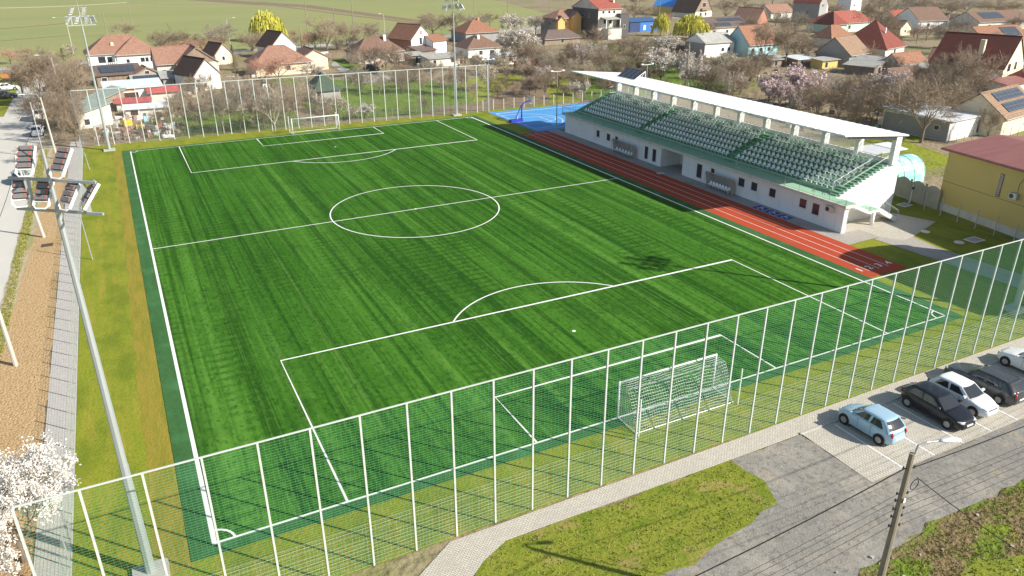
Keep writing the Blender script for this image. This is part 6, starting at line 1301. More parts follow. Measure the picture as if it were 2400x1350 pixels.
('bare', 203.0, 249.8, 6.9, 11.0, 'medium wide bare brown tree behind the blue warehouse, leftmost of the 3'), ('bare', 200.4, 235.7, 6.9, 8.8, 'medium wide bare brown tree behind the blue warehouse, rightmost of the 3'), ('red', 196.2, 219.0, 4.7, 6.7, 'medium wide reddish bare tree right of the blue warehouse'), ('bare', 292.2, 246.8, 7.6, 14.2, 'medium wide bare brown tree left of the red-gabled house, rightmost of the two'), ('grey', 317.1, 261.0, 6.8, 12.9, 'medium wide bare greyish tree behind the red-gabled house'), ('grey', 312.9, 203.8, 7.7, 15.0, 'medium wide bare greyish tree right of the mint house'), ('bare', 321.7, 198.7, 8.1, 15.0, 'medium wide bare brown tree behind the dark red pyramid roof, second from left of 4'), ('bare', 338.9, 200.7, 7.9, 15.4, 'medium wide bare brown tree behind the dark red pyramid roof, third from left of 4'), ('grey', 352.1, 199.4, 7.7, 15.6, 'medium wide bare greyish tree behind the dark red pyramid roof, rightmost of the two'), ('bare', 350.3, 188.2, 6.7, 15.2, 'medium wide bare brown tree behind the dark red tiled house, leftmost of the 4'), ('bare', 349.4, 177.2, 7.2, 14.7, 'medium wide bare brown tree behind the dark red tiled house, third from left of 4'), ('bare', 296.4, 141.5, 5.8, 9.3, 'medium wide bare brown tree behind the dark red tiled house, rightmost of the 4'), ('bare', 361.6, 235.1, 7.6, 17.1, 'medium wide bare brown tree behind the dark red pyramid roof, leftmost of the 4'), ('grey', 392.7, 232.5, 7.8, 19.8, 'medium wide bare greyish tree behind the dark red pyramid roof, leftmost of the two'), ('bare', 417.9, 226.0, 7.5, 20.1, 'medium wide bare brown tree behind the dark red tiled house, second from left of 4'), ('bare', 309.5, 236.9, 5.7, 10.1, 'medium wide bare brown tree behind the red-gabled house'), ('bare', 342.7, 238.7, 7.9, 12.7, 'medium wide bare brown tree behind the mint house'),
('bare', 305.0, 292.1, 8.0, 15.9, 'medium wide bare brown tree right of the dark steep-roofed house, second from left of 3'), ('bare', 328.4, 295.7, 7.0, 14.0, 'medium wide bare brown tree left of the red-gabled house, leftmost of the two'), ('grey', 273.1, 367.2, 6.1, 10.2, 'medium wide bare greyish tree behind the tall grey house'), ('bare', 255.4, 321.1, 6.8, 11.4, 'medium wide bare brown tree behind the blue warehouse, second from left of 3'), ('bare', 298.5, 313.3, 7.0, 14.1, 'medium wide bare brown tree behind the dark steep-roofed house'),
('bare', -11.1, 133.6, 10.8, 8.7, 'tall bare brown tree in front of the junction, leftmost of the two'), ('bare', -7.9, 123.6, 11.8, 7.5, 'tall bare brown tree in front of the junction, rightmost of the two'), ('dark', -6.6, 140.5, 9.3, 6.7, 'tall dark bare tree in front of the junction'), ('bare', -13.6, 144.3, 9.0, 7.5, 'medium bare brown tree in front of the junction, leftmost of the 5'), ('thin', -15.7, 136.1, 7.7, 6.3, 'medium thin-branched bare tree in front of the junction'), ('bare', -11.3, 112.3, 8.1, 6.2, 'medium bare brown tree in front of the junction, second from left of 5'), ('bare', -8.3, 100.3, 7.9, 5.2, 'medium bare brown tree in front of the junction, third from left of 5'), ('cream', -9.5, 219.7, 3.4, 4.1, 'small wide cream blossoming tree behind the junction'), ('cream', -12.9, 186.9, 4.6, 3.5, 'medium cream blossoming tree behind the junction'), ('thin', -6.7, 113.7, 5.3, 4.3, 'medium thin-branched bare tree left of the junk sheds'), ('palebark', -5.4, 119.2, 3.6, 3.7, 'small pale-barked bare tree left of the junk sheds'), ('thin', -12.1, 87.8, 2.6, 3.5, 'small wide thin-branched bare tree behind the left road'), ('bare', -6.8, 94.8, 5.1, 3.1, 'medium bare brown tree in front of the junk sheds'), ('dark', -8.8, 111.0, 4.4, 3.5, 'medium dark bare tree in front of the junction, rightmost of the 3'),
('red', 31.7, 141.7, 6.6, 10.2, 'medium wide reddish bare tree in front of the low orange-roofed house'), ('red', 28.0, 141.0, 5.8, 6.4, 'medium reddish bare tree in front of the low orange-roofed house'), ('pale', 37.6, 132.6, 5.1, 5.4, 'medium pale pink blossoming tree in front of the cream gabled house'), ('bare', 28.3, 108.7, 5.7, 7.7, 'medium wide bare brown tree left of the dark green hut'), ('grey', 16.1, 94.1, 8.0, 7.4, 'medium bare greyish tree left of the far goal'), ('palebark', 21.2, 92.8, 6.6, 5.4, 'medium pale-barked bare tree left of the far goal'), ('bare', 10.9, 100.5, 5.2, 5.5, 'medium bare brown tree in front of the dark-tiled cottage, second from left of 4'), ('bare', 9.8, 116.8, 4.9, 5.3, 'medium bare brown tree in front of the boarded-gable house'), ('bare', 15.2, 113.9, 5.4, 6.1, 'medium bare brown tree in front of the dark-tiled cottage, rightmost of the 4'), ('thin', 5.8, 96.8, 5.1, 4.0, 'medium thin-branched bare tree in front of the junk sheds'), ('palebark', 13.7, 94.7, 5.9, 3.4, 'medium pale-barked bare tree in front of the dark-tiled cottage'), ('bare', 21.3, 110.6, 6.1, 6.1, 'medium bare brown tree right of the dark-tiled cottage, rightmost of the two'), ('bare', 23.2, 97.8, 4.9, 4.2, 'medium bare brown tree left of the far goal, second from left of 3'), ('dark', 19.4, 119.7, 4.7, 4.8, 'medium dark bare tree right of the dark-tiled cottage'), ('bare', 20.0, 95.6, 4.1, 3.4, 'medium bare brown tree left of the far goal, leftmost of the 3'),
('cream', 33.4, 102.3, 4.0, 4.5, 'medium cream blossoming tree in front of the dark green hut'), ('white', 36.9, 96.1, 2.6, 3.2, 'small wide white blossoming tree right of the far goal'), ('cream', 34.8, 95.6, 2.4, 2.9, 'small wide cream blossoming tree right of the far goal'), ('cream', 31.9, 104.9, 3.0, 3.0, 'small cream blossoming tree in front of the dark green hut'), ('bare', 30.0, 96.5, 3.4, 3.6, 'small bare brown tree behind the far goal'),
('bare', 55.2, 146.7, 7.1, 9.7, 'medium wide bare brown tree in front of the brown cottage, second from left of 3'), ('bare', 58.1, 140.4, 6.2, 7.9, 'medium wide bare brown tree in front of the brown cottage, rightmost of the 3'), ('thin', 58.2, 148.3, 5.7, 6.1, 'medium thin-branched bare tree in front of the brown cottage'), ('bare', 57.2, 130.7, 4.7, 6.6, 'medium wide bare brown tree in front of the tall white house, leftmost of the two'), ('bare', 55.0, 117.0, 4.5, 5.2, 'medium wide bare brown tree in front of the tall white house, rightmost of the two'), ('dark', 58.6, 112.1, 4.7, 5.1, 'medium dark bare tree in front of the tall white house, rightmost of the two'), ('bare', 60.5, 108.8, 5.2, 4.2, 'medium bare brown tree in front of the brown hipped house, second from left of 3'), ('thin', 63.0, 118.9, 4.8, 3.6, 'medium thin-branched bare tree in front of the brown hipped house'), ('bare', 61.3, 129.8, 3.7, 4.7, 'small wide bare brown tree in front of the tall white house'), ('dark', 52.9, 124.3, 2.2, 5.4, 'small wide dark bare bush in front of the brown cottage'), ('bare', 55.4, 156.6, 5.2, 6.3, 'medium wide bare brown tree in front of the brown cottage, leftmost of the 3'), ('bare', 69.2, 113.6, 5.0, 3.6, 'medium bare brown tree in front of the brown hipped house, rightmost of the 3'), ('bare', 74.3, 142.0, 5.6, 5.2, 'medium bare brown tree in front of the brown hipped house, leftmost of the 3'), ('bare', 61.4, 105.0, 3.2, 3.3, 'small bare brown tree in front of the brown hipped house'), ('thin', 46.5, 92.7, 3.6, 2.2, 'small thin-branched bare tree in front of the tall white house'),
('thin', 65.9, 103.7, 3.7, 2.2, 'small thin-branched bare tree in front of the small red-roofed shed, leftmost of the two'), ('thin', 75.6, 117.9, 3.9, 2.8, 'medium thin-branched bare tree in front of the small red-roofed shed'), ('bare', 74.6, 100.1, 5.4, 5.5, 'medium bare brown tree behind the blue court'), ('bare', 72.8, 103.3, 3.6, 3.7, 'small bare brown tree in front of the small red-roofed shed'), ('white', 80.6, 99.1, 3.0, 3.6, 'small wide white blossoming tree behind the blue court'), ('white', 81.4, 96.4, 3.3, 2.0, 'small white blossoming tree behind the blue court'), ('thin', 68.5, 100.1, 3.4, 2.1, 'small thin-branched bare tree in front of the small red-roofed shed, rightmost of the two'), ('bare', 76.3, 95.9, 2.9, 2.5, 'small bare brown tree behind the blue court'), ('cream', 79.1, 99.9, 2.6, 1.7, 'small cream blossoming tree behind the blue court'), ('bare', 86.8, 96.9, 3.3, 3.8, 'small bare brown tree left of the grandstand roof'), ('thin', 85.2, 89.5, 3.1, 2.8, 'small thin-branched bare tree left of the grandstand roof'),
('thin', 87.0, 28.4, 2.3, 2.7, 'small wide thin-branched bare tree in front of the aqua tunnel'), ('pink', 110.4, 67.5, 6.6, 6.2, 'medium pink blossoming tree right of the pink blossom tree'), ('pink', 104.9, 68.5, 5.5, 4.6, 'medium pink blossoming tree in front of the pink blossom tree'), ('grey', 62.8, 130.4, 4.3, 6.1, 'medium wide bare greyish tree in front of the tall white house'), ('grey', 46.5, 117.5, 4.2, 5.4, 'medium wide bare greyish tree in front of the brown cottage'), ('bare', 51.1, 117.9, 6.1, 5.1, 'medium bare brown tree in front of the brown cottage'), ('dark', 64.3, 134.7, 4.3, 4.7, 'medium dark bare tree in front of the tall white house, leftmost of the two'), ('dark', 44.2, 124.0, 4.4, 4.4, 'medium dark bare tree right of the dark green hut'), ('dark', 49.6, 142.7, 5.4, 5.2, 'medium dark bare tree in front of the brown cottage'), ('grey', 44.3, 123.4, 5.8, 5.9, 'medium bare greyish tree right of the dark green hut'), ('bare', 175.9, 170.1, 6.1, 5.7, 'medium bare brown tree right of the big yellow willow'), ('bare', 213.6, 171.0, 4.7, 5.1, 'medium bare brown tree left of the red-gabled house, second from left of 3'), ('dark', 175.4, 139.3, 5.7, 6.0, 'medium dark bare tree right of the light blue house'), ('dark', 205.6, 182.8, 4.6, 4.3, 'medium dark bare tree behind the light blue house'), ('bare', 231.8, 196.7, 3.7, 5.3, 'small wide bare brown tree left of the red-gabled house'), ('dark', 174.3, 141.2, 4.0, 6.2, 'medium wide dark bare tree behind the light blue house'), ('bare', 217.8, 115.9, 5.3, 5.7, 'medium bare brown tree right of the dark red pyramid roof'), ('bare', 240.1, 142.4, 3.6, 5.0, 'small wide bare brown tree behind the dark red pyramid roof, leftmost of the two'), ('dark', 194.8, 120.0, 5.2, 4.0, 'medium dark bare tree left of the dark red pyramid roof'), ('bare', 201.3, 120.0, 5.5, 4.4, 'medium bare brown tree left of the dark red pyramid roof'), ('dark', 221.9, 128.2, 6.2, 4.1, 'medium dark bare tree behind the dark red pyramid roof, leftmost of the two'), ('grey', 240.7, 134.1, 5.6, 4.0, 'medium bare greyish tree right of the dark red pyramid roof'), ('grey', 154.7, 85.0, 5.5, 5.7, 'medium bare greyish tree in front of the grey corrugated barn'), ('pale', 153.9, 63.7, 4.9, 5.1, 'medium pale pink blossoming tree left of the dark red tiled house'), ('dark', 138.8, 61.8, 5.4, 4.6, 'medium dark bare tree in front of the brown low roof, fourth from left of 5'), ('grey', 144.2, 73.8, 3.8, 5.0, 'medium wide bare greyish tree left of the brown low roof'), ('bare', 131.9, 70.4, 4.1, 5.9, 'medium wide bare brown tree in front of the grey corrugated barn'), ('dark', 142.3, 66.5, 4.3, 6.1, 'medium wide dark bare tree right of the brown low roof'), ('dark', 145.9, 72.2, 5.2, 5.7, 'medium dark bare tree behind the brown low roof'), ('dark', 135.1, 63.7, 6.1, 4.6, 'medium dark bare tree in front of the brown low roof, third from left of 5'), ('bare', -8.6, 165.6, 4.7, 4.4, 'medium bare brown tree in front of the junction, fourth from left of 5'), ('dark', -13.6, 142.7, 6.6, 5.8, 'medium dark bare tree in front of the junction, leftmost of the 3'), ('dark', -10.3, 138.7, 6.5, 4.6, 'medium dark bare tree in front of the junction, second from left of 3'), ('bare', -7.2, 106.1, 6.5, 4.6, 'medium bare brown tree in front of the junction, rightmost of the 5'), ('bare', -16.4, 164.4, 4.4, 5.9, 'medium wide bare brown tree in front of the junction'), ('bare', 91.4, 140.5, 4.6, 4.7, 'medium bare brown tree behind the small red-roofed shed, leftmost of the two'), ('grey', 90.3, 116.3, 4.8, 3.8, 'medium bare greyish tree right of the small red-roofed shed, rightmost of the two'), ('bare', 95.7, 140.0, 4.7, 5.4, 'medium bare brown tree behind the small red-roofed shed, rightmost of the two'), ('grey', 84.9, 115.7, 3.5, 3.6, 'small bare greyish tree right of the small red-roofed shed, leftmost of the two'), ('bare', 83.2, 117.3, 4.3, 4.9, 'medium bare brown tree in front of the small red-roofed shed'), ('pale', 111.9, 135.8, 4.8, 3.7, 'medium pale pink blossoming tree in front of the tall grey house'), ('grey', 99.4, 123.4, 3.5, 3.5, 'small bare greyish tree right of the small red-roofed shed, rightmost of the two'), ('bare', 84.6, 105.9, 3.6, 5.3, 'small wide bare brown tree behind the blue court'), ('bare', 111.6, 120.9, 4.3, 4.2, 'medium bare brown tree behind the grandstand roof'), ('bare', 92.4, 130.5, 3.9, 4.0, 'medium bare brown tree right of the small red-roofed shed, third from left of 4'), ('bare', 99.6, 103.6, 4.4, 4.5, 'medium bare brown tree left of the grandstand roof, fourth from left of 6'), ('bare', 100.2, 134.8, 4.3, 5.0, 'medium wide bare brown tree in front of the long brown shed'), ('bare', 93.7, 100.4, 4.8, 5.3, 'medium bare brown tree left of the grandstand roof, third from left of 6'), ('dark', 80.8, 119.3, 3.8, 4.9, 'medium wide dark bare tree in front of the small red-roofed shed'), ('dark', 102.6, 111.7, 4.0, 3.2, 'medium dark bare tree left of the grandstand roof'), ('bare', 111.9, 132.1, 4.6, 4.1, 'medium bare brown tree in front of the tall grey house, rightmost of the two'), ('bare', 88.0, 132.1, 3.5, 4.4, 'small wide bare brown tree behind the small red-roofed shed'), ('bare', 95.0, 127.4, 3.3, 4.6, 'small wide bare brown tree right of the small red-roofed shed'), ('grey', 92.9, 107.9, 5.0, 5.2, 'medium bare greyish tree left of the grandstand roof'), ('bare', 96.4, 98.9, 4.9, 4.3, 'medium bare brown tree left of the grandstand roof, fifth from left of 6'), ('bare', 99.3, 118.8, 4.8, 4.3, 'medium bare brown tree in front of the tall grey house, leftmost of the two'), ('pale', 81.3, 111.5, 4.1, 4.3, 'medium pale pink blossoming tree in front of the small red-roofed shed'), ('bare', 128.1, 103.1, 4.9, 3.5, 'medium bare brown tree in front of the light blue house, leftmost of the 5'), ('bare', 130.4, 101.1, 5.2, 4.0, 'medium bare brown tree in front of the light blue house, fourth from left of 5'), ('grey', 118.6, 98.1, 3.8, 3.8, 'small bare greyish tree in front of the white barn'), ('cream', 128.2, 109.4, 4.8, 3.9, 'medium cream blossoming tree in front of the white barn, leftmost of the two'), ('bare', 121.9, 103.5, 3.6, 5.3, 'small wide bare brown tree in front of the white barn'), ('dark', 141.2, 113.4, 4.9, 5.1, 'medium dark bare tree in front of the light blue house, leftmost of the two'), ('bare', 115.7, 88.5, 5.4, 3.7, 'medium bare brown tree in front of the light blue house, third from left of 5'), ('bare', 136.3, 105.8, 4.2, 3.2, 'medium bare brown tree in front of the light blue house, rightmost of the 5'), ('bare', 109.9, 83.9, 4.0, 4.2, 'medium bare brown tree left of the pink blossom tree'), ('grey', 107.5, 87.5, 5.6, 3.7, 'medium bare greyish tree in front of the white barn'), ('bare', 116.4, 102.8, 4.9, 3.8, 'medium bare brown tree right of the grandstand roof, leftmost of the two'), ('cream', 123.0, 99.2, 4.6, 4.0, 'medium cream blossoming tree in front of the white barn, rightmost of the two'), ('bare', 126.5, 63.7, 4.3, 4.1, 'medium bare brown tree in front of the brown low roof, leftmost of the 4'), ('bare', 110.2, 67.1, 4.4, 4.2, 'medium bare brown tree right of the pink blossom tree, leftmost of the 5'), ('bare', 110.3, 54.4, 5.4, 5.0, 'medium bare brown tree in front of the grey corrugated barn, leftmost of the 3'), ('grey', 112.5, 58.2, 3.8, 5.4, 'medium wide bare greyish tree right of the pink blossom tree'), ('pale', 104.8, 64.5, 5.2, 3.2, 'medium pale pink blossoming tree in front of the pink blossom tree, leftmost of the two'), ('pale', 120.0, 68.3, 4.2, 5.0, 'medium wide pale pink blossoming tree right of the pink blossom tree'), ('bare', 106.7, 57.1, 4.2, 4.0, 'medium bare brown tree right of the pink blossom tree, third from left of 5'), ('bare', 108.2, 62.7, 4.9, 5.0, 'medium bare brown tree right of the pink blossom tree, second from left of 5'), ('grey', 121.5, 71.6, 5.3, 4.0, 'medium bare greyish tree right of the pink blossom tree'), ('pale', 112.5, 54.1, 3.6, 5.3, 'small wide pale pink blossoming tree in front of the grey corrugated barn'), ('pale', 110.8, 69.7, 5.3, 4.1, 'medium pale pink blossoming tree in front of the pink blossom tree, rightmost of the two'), ('bare', 120.8, 61.5, 3.8, 3.3, 'medium bare brown tree in front of the grey corrugated barn, rightmost of the 3'), ('dark', 119.4, 62.2, 3.5, 4.4, 'small wide dark bare tree in front of the grey corrugated barn'), ('dark', 126.1, 72.4, 3.6, 3.9, 'small dark bare tree right of the pink blossom tree'), ('dark', 124.0, 56.0, 3.5, 3.8, 'small dark bare tree in front of the brown low roof'), ('bare', 124.8, 45.9, 4.6, 4.3, 'medium bare brown tree behind the white garage, rightmost of the 3'), ('bare', 127.7, 49.2, 5.6, 3.6, 'medium bare brown tree behind the white garage, second from left of 3'), ('bare', 132.2, 52.5, 4.8, 3.5, 'medium bare brown tree behind the white garage, leftmost of the 3'), ('bare', 114.1, 52.0, 5.6, 4.2, 'medium bare brown tree in front of the brown low roof, second from left of 4'), ('bare', 144.5, 58.2, 4.9, 4.7, 'medium bare brown tree left of the dark red tiled house, rightmost of the two'), ('bare', 117.5, 50.6, 3.6, 4.1, 'small wide bare brown tree in front of the brown low roof, leftmost of the two'), ('bare', 130.9, 57.9, 3.6, 4.3, 'small wide bare brown tree in front of the brown low roof, rightmost of the two'), ('dark', 120.0, 56.9, 5.3, 3.9, 'medium dark bare tree in front of the brown low roof, leftmost of the 5'), ('dark', 119.6, 45.9, 4.4, 3.5, 'medium dark bare tree behind the white garage'), ('bare', 119.3, 53.3, 4.1, 4.2, 'medium bare brown tree in front of the brown low roof, rightmost of the 4'), ('dark', 133.9, 57.8, 5.0, 4.7, 'medium dark bare tree in front of the brown low roof, rightmost of the 5'), ('bare', 351.1, 206.3, 3.3, 5.2, 'small wide bare brown tree behind the dark red pyramid roof, rightmost of the two'), ('bare', 284.6, 173.6, 4.7, 3.3, 'medium bare brown tree behind the dark red pyramid roof, leftmost of the two'), ('bare', 294.4, 192.4, 3.7, 5.0, 'small wide bare brown tree right of the mint house'), ('bare', 300.9, 171.4, 4.0, 4.8, 'medium wide bare brown tree behind the dark red pyramid roof, rightmost of the 4'), ('bare', 209.0, 170.0, 4.1, 4.7, 'medium wide bare brown tree behind the light blue house'), ('bare', 303.7, 195.0, 3.4, 3.6, 'small bare brown tree behind the dark red pyramid roof'), ('bare', 248.9, 198.5, 4.5, 3.6, 'medium bare brown tree left of the red-gabled house, rightmost of the 3'), ('bare', 290.3, 168.1, 4.4, 3.3, 'medium bare brown tree behind the dark red pyramid roof, rightmost of the two'), ('grey', 268.8, 196.8, 4.6, 4.5, 'medium bare greyish tree right of the red-gabled house'), ('grey', 225.0, 185.6, 4.6, 4.1, 'medium bare greyish tree left of the red-gabled house'), ('bare', 268.5, 202.0, 4.2, 3.7, 'medium bare brown tree behind the red-gabled house'), ('bare', 234.8, 172.2, 4.0, 3.6, 'medium bare brown tree in front of the red-gabled house'), ('grey', 294.3, 200.4, 3.9, 5.1, 'medium wide bare greyish tree behind the mint house'), ('bare', 233.4, 198.0, 5.3, 4.2, 'medium bare brown tree left of the red-gabled house, leftmost of the 3'), ('grey', 67.8, 209.4, 3.7, 4.5, 'small wide bare greyish tree behind the brown cottage'), ('bare', 47.1, 206.3, 4.6, 3.8, 'medium bare brown tree behind the low orange-roofed house'), ('grey', 75.6, 210.8, 3.9, 3.8, 'medium bare greyish tree behind the brown cottage'), ('red', 56.7, 204.8, 5.2, 3.2, 'medium reddish bare tree behind the cream gabled house, rightmost of the two'), ('grey', 60.3, 199.0, 4.1, 4.2, 'medium bare greyish tree behind the cream gabled house'), ('grey', 68.2, 194.7, 3.5, 3.4, 'small bare greyish tree behind the brown cottage'), ('red', 82.2, 195.9, 4.3, 4.7, 'medium reddish bare tree behind the tall white house'), ('red', 53.2, 205.4, 5.3, 3.6, 'medium reddish bare tree behind the cream gabled house, leftmost of the two'), ('red', 75.6, 203.7, 4.0, 3.4, 'medium reddish bare tree behind the brown cottage'), ('bare', 22.6, 216.1, 4.1, 5.1, 'medium wide bare brown tree left of the little white gable'), ('bare', 50.6, 210.8, 3.6, 4.4, 'small wide bare brown tree behind the low orange-roofed house'), ('red', 29.5, 209.9, 4.8, 4.2, 'medium reddish bare tree behind the little white gable'), ('bare', 22.7, 125.8, 4.8, 4.9, 'medium bare brown tree right of the dark-tiled cottage, leftmost of the two'), ('bare', 13.0, 132.7, 4.6, 4.6, 'medium bare brown tree in front of the dark-tiled cottage, leftmost of the 4'), ('grey', 21.1, 113.0, 5.3, 4.7, 'medium bare greyish tree right of the dark-tiled cottage, rightmost of the two'), ('bare', 14.3, 124.0, 5.6, 4.5, 'medium bare brown tree in front of the dark-tiled cottage, third from left of 4'), ('grey', 21.2, 131.7, 4.7, 3.4, 'medium bare greyish tree right of the dark-tiled cottage, leftmost of the two'), ('thin', 9.1, 103.3, 5.6, 4.5, 'medium thin-branched bare tree in front of the dark-tiled cottage, leftmost of the two'), ('thin', 14.5, 104.4, 5.5, 3.4, 'medium thin-branched bare tree in front of the dark-tiled cottage, rightmost of the two'), ('bare', 32.4, 120.6, 4.2, 4.5, 'medium bare brown tree left of the dark green hut'), ('thin', 28.1, 119.2, 5.1, 4.2, 'medium thin-branched bare tree left of the dark green hut'), ('thin', 19.7, 99.2, 5.3, 4.7, 'medium thin-branched bare tree left of the far goal'), ('bare', 25.1, 99.9, 5.5, 4.3, 'medium bare brown tree left of the far goal, rightmost of the 3'), ('grey', 31.1, 113.5, 4.2, 3.3, 'medium bare greyish tree left of the dark green hut'), ('cream', 78.1, 139.1, 5.3, 3.6, 'medium cream blossoming tree in front of the brown hipped house, leftmost of the two'), ('bare', 89.2, 127.4, 4.7, 4.1, 'medium bare brown tree right of the small red-roofed shed, second from left of 4'), ('cream', 67.8, 111.3, 5.2, 4.5, 'medium cream blossoming tree in front of the brown hipped house, rightmost of the two'), ('thin', 75.2, 104.9, 3.6, 4.9, 'small wide thin-branched bare tree in front of the small red-roofed shed'), ('cream', 79.1, 107.6, 4.6, 4.8, 'medium cream blossoming tree behind the blue court'), ('bare', 70.3, 108.2, 3.3, 3.8, 'small wide bare brown tree in front of the small red-roofed shed'), ('cream', 79.1, 129.0, 4.8, 4.3, 'medium cream blossoming tree left of the small red-roofed shed'), ('cream', 80.8, 121.4, 5.0, 3.7, 'medium cream blossoming tree in front of the small red-roofed shed'), ('bare', 169.6, 103.3, 5.6, 6.5, 'medium wide bare brown tree behind the tan-roofed house'), ('bare', 171.3, 85.1, 5.0, 5.0, 'medium bare brown tree behind the brown low roof'), ('grey', 214.6, 98.9, 6.6, 5.8, 'medium bare greyish tree behind the dark red tiled house')]
random.seed(5)
for i, (k, x, y, h_, w_, lab) in enumerate(TREES):
    v = TM[k][i % len(TM[k])]
    root = bpy.data.objects.new('blossom_tree' if k in ('white', 'cream', 'pink', 'pale') else ('willow_tree' if k == 'willow' else ('conifer_tree' if 'fir' in k else 'bare_tree')), None)
    col.objects.link(root); root.location = (x, y, -.05); root.rotation_euler[2] = ru(0, 6.28); root.scale = (w_, w_, h_)
    root['label'] = lab; root['category'] = 'tree'
    a = bpy.data.objects.new('trunk', v[0]); col.objects.link(a); a.parent = root
    c = bpy.data.objects.new('crown', v[1]); col.objects.link(c); c.parent = root
# near blossom tree, bottom left
random.seed(77); tb, cb, tips = grow(42, H_=7, Wd=7, limbs=8, up=.3, kids=(5, 5, 4), depth=4, twig=.012)
cb.cur = 1; leaf_cloud(cb, tips, 42000, .0085, 1.0, .035)
nt_ = thing('blossom_tree', 'large white blossoming tree in the bottom left corner', 'tree', (*(-7.87, 2.87), 0)); nt_.scale = (6.6, 6.6, 5.9)
ob('trunk', tb.mesh('trunk', M['bark']), nt_); ob('crown', cb.mesh('crown', [M['twig'], M['bloss_w']]), nt_)
# undergrowth, tangled scrub and grass tufts
def scrub(name, poly, n, hmin, hmax, m, r_=.02, spread=1.2, seed=1):
    random.seed(seed); b = B(); xs = [p[0] for p in poly]; ys = [p[1] for p in poly]
    def inside(x, y):
        c = False; j = len(poly)-1
        for i in range(len(poly)):
            if (poly[i][1] > y) != (poly[j][1] > y) and x < (poly[j][0]-poly[i][0])*(y-poly[i][1])/(poly[j][1]-poly[i][1])+poly[i][0]: c = not c
            j = i
        return c
    k = 0
    while k < n:
        x, y = ru(min(xs), max(xs)), ru(min(ys), max(ys))
        if not inside(x, y): continue
        if math.sin(x*.31+1.7*math.sin(y*.21))+math.sin(y*.27+x*.11) < ru(-1.6, 1.1): continue
        k += 1; hh = ru(hmin, hmax)
        for s in range(5):
            e = Vector((ru(-1, 1)*spread, ru(-1, 1)*spread, 1.2)).normalized()*hh; p = Vector((x+ru(-.3, .3), y+ru(-.3, .3), -.06)); q = p+e
            b.cur = 0 if rnd() < .6 else 1; b.tube([p, p.lerp(q, .5)+rv(.1)*hh, q], [r_, r_*.7, r_*.3], 3, False)
    return tag(ob(name, b.mesh(name, m)), {'scrub': 'tangled brown scrub', 'undergrowth': 'dry undergrowth'}.get(name.split('.')[0], 'dry scrub')+' '+SCL.pop(0), 'undergrowth', kind='stuff')
SCL = ['behind the left half of the far fence', 'in the right half behind the far fence and court', 'between the orchard trees behind the stand', 'in the gardens at the upper right', 'under the trees beside the west road', 'around the cottages along the farm road']
scrub('scrub', [(-5, 95.5), (33, 95), (36, 112), (20, 124), (-6, 124)], 1100, .3, 1.1, [M['twig'], M['twig_grey']], .02, seed=1)
scrub('scrub', [(36, 97), (57, 95), (90, 94), (110, 112), (96, 128), (60, 150), (40, 150)], 500, .3, .9, [M['twig'], M['rough_grass']], .02, seed=2)
scrub('undergrowth', [(74, 95), (108, 60), (150, 90), (160, 150), (110, 165), (85, 120)], 1100, .3, 1.2, [M['twig'], M['twig_dark']], .03, seed=3)
scrub('undergrowth', [(80, 40), (120, 40), (190, 110), (150, 140), (96, 78)], 900, .3, 1.2, [M['twig'], M['twig_grey']], .03, seed=4)
scrub('scrub', [(-11, 100), (-5, 98), (-4, 150), (-12, 180)], 500, .4, 1.4, [M['twig'], M['twig_grey']], .02, seed=5)
scrub('undergrowth', [(-8, 165), (30, 160), (60, 180), (110, 195), (106, 214), (50, 206), (-10, 192)], 700, .4, 1.4, [M['twig_red'], M['twig']], .035, seed=6)
def tufts(name, label, poly, n, h0, h1, mats, seed, wdt=.03):
    random.seed(seed); b = B(); xs = [p[0] for p in poly]; ys = [p[1] for p in poly]
    def inside(x, y):
        c = False; j = len(poly)-1
        for i in range(len(poly)):
            if (poly[i][1] > y) != (poly[j][1] > y) and x < (poly[j][0]-poly[i][0])*(y-poly[i][1])/(poly[j][1]-poly[i][1])+poly[i][0]: c = not c
            j = i
        return c
    k = 0
    while k < n:
        x, y = ru(min(xs), max(xs)), ru(min(ys), max(ys))
        if not inside(x, y): continue
        k += 1; b.cur = 0 if rnd() < .55 else 1
        for s in range(3):
            a = ru(0, 6.28); hh = ru(h0, h1); ca, sa = math.cos(a)*wdt, math.sin(a)*wdt; lx, ly = ru(-.6, .6)*hh, ru(-.6, .6)*hh; px_, py_ = x+ru(-.08, .08), y+ru(-.08, .08)
            b.add([(px_-ca, py_-sa, -.03), (px_+ca, py_+sa, -.03), (px_+lx, py_+ly, hh)], [(0, 1, 2)])
    return tag(ob(name, b.mesh(name, mats)), label, 'grass', kind='stuff')
M['blade'] = mat('grass_blade', (.21, .24, .03), .9); M['blade_dry'] = mat('grass_blade_dry', (.36, .31, .10), .9)
tufts('grass_tufts', 'rough tufted grass between the near path and the gravel', [(3, -13.6), (10.9, -7.0), (12.4, -6.3), (26, -6.4), (26.2, -8.4), (25.4, -10.1), (21.8, -10.6), (17, -11.1), (8, -14.5), (3, -18)], 2500, .02, .06, [M['blade'], M['blade_dry']], 21)
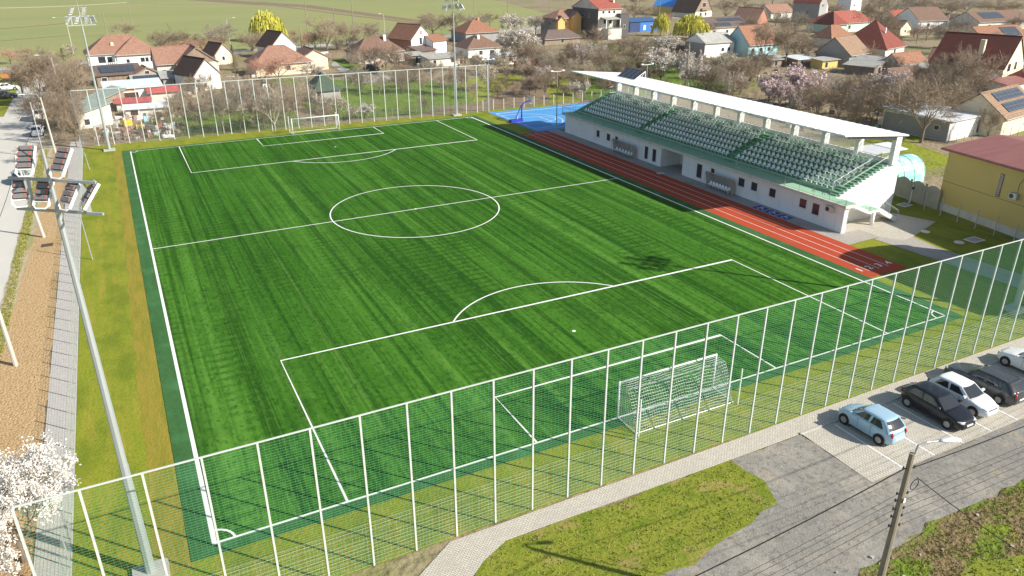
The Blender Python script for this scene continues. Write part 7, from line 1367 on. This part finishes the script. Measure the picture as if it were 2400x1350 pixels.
tufts('grass_tufts', 'weedy grass on the bank in the bottom right corner', [(26, -15.8), (33, -14.9), (60, -14.7), (60, -24), (26, -24), (23, -19)], 6000, .04, .13, [M['blade'], M['blade_dry']], 22)
tufts('grass_tufts', 'thin grass along the kerbs of the west road', [(-11.3, 5), (-10.7, 5), (-10.4, 95), (-11.4, 95)], 5000, .04, .15, [M['blade'], M['blade_dry']], 23)
# stones and litter on the bank
random.seed(9); b = B()
for k in range(90):
    x, y = ru(22, 50), ru(-19, -14.6); s = ru(.02, .07); b.obox((x, y, s*.3), (s, ru(-.3, .3)*s, 0), (ru(-.3, .3)*s, s*.8, 0), (0, 0, s*.5))
tag(ob('stones', b.mesh('stones', M['concrete'])), 'loose stones scattered along the gravel edge', 'stones', kind='stuff')
# ------------------------------------------------------------------ groups of look-alikes
GR = {'tree': 'trees in the gardens and along the roads', 'house': 'village houses', 'shed': 'garden sheds', 'floodlight mast': 'floodlight masts round the pitch', 'goal': 'football goals',
      'car': 'parked cars', 'street lamp': 'street lamps', 'utility pole': 'utility poles', 'cable': 'overhead cables', 'fence': 'fences', 'dugout': 'dugout shelters', 'light pole': 'court light poles', 'basketball hoop': 'basketball hoops',
      'yard junk': 'things lying in the junk yard', 'straw stook': 'straw stooks', 'outbuilding': 'outbuildings', 'pole': 'thin poles on the lawn', 'work vehicle': 'work vehicles at the junction'}
for o in col.objects:
    if o.parent is None and 'category' in o and o['category'] in GR and 'group' not in o: o['group'] = GR[o['category']]
# ------------------------------------------------------------------ thin daylight haze over the valley
hz = bpy.data.materials.new('haze'); hz.use_nodes = True; nt = hz.node_tree
for n in list(nt.nodes):
    if n.type == 'BSDF_PRINCIPLED': nt.nodes.remove(n)
pv = nt.nodes.new('ShaderNodeVolumePrincipled'); pv.inputs['Density'].default_value = .0001; pv.inputs['Color'].default_value = (.95, .93, .88, 1); pv.inputs['Anisotropy'].default_value = .2
nt.links.new(pv.outputs[0], nt.nodes['Material Output'].inputs['Volume'])
tag(ob('haze', B().box(-950, 1650, -320, 1550, -1.2, 30).mesh('haze', hz)), 'thin pale haze over the whole place', kind='stuff')
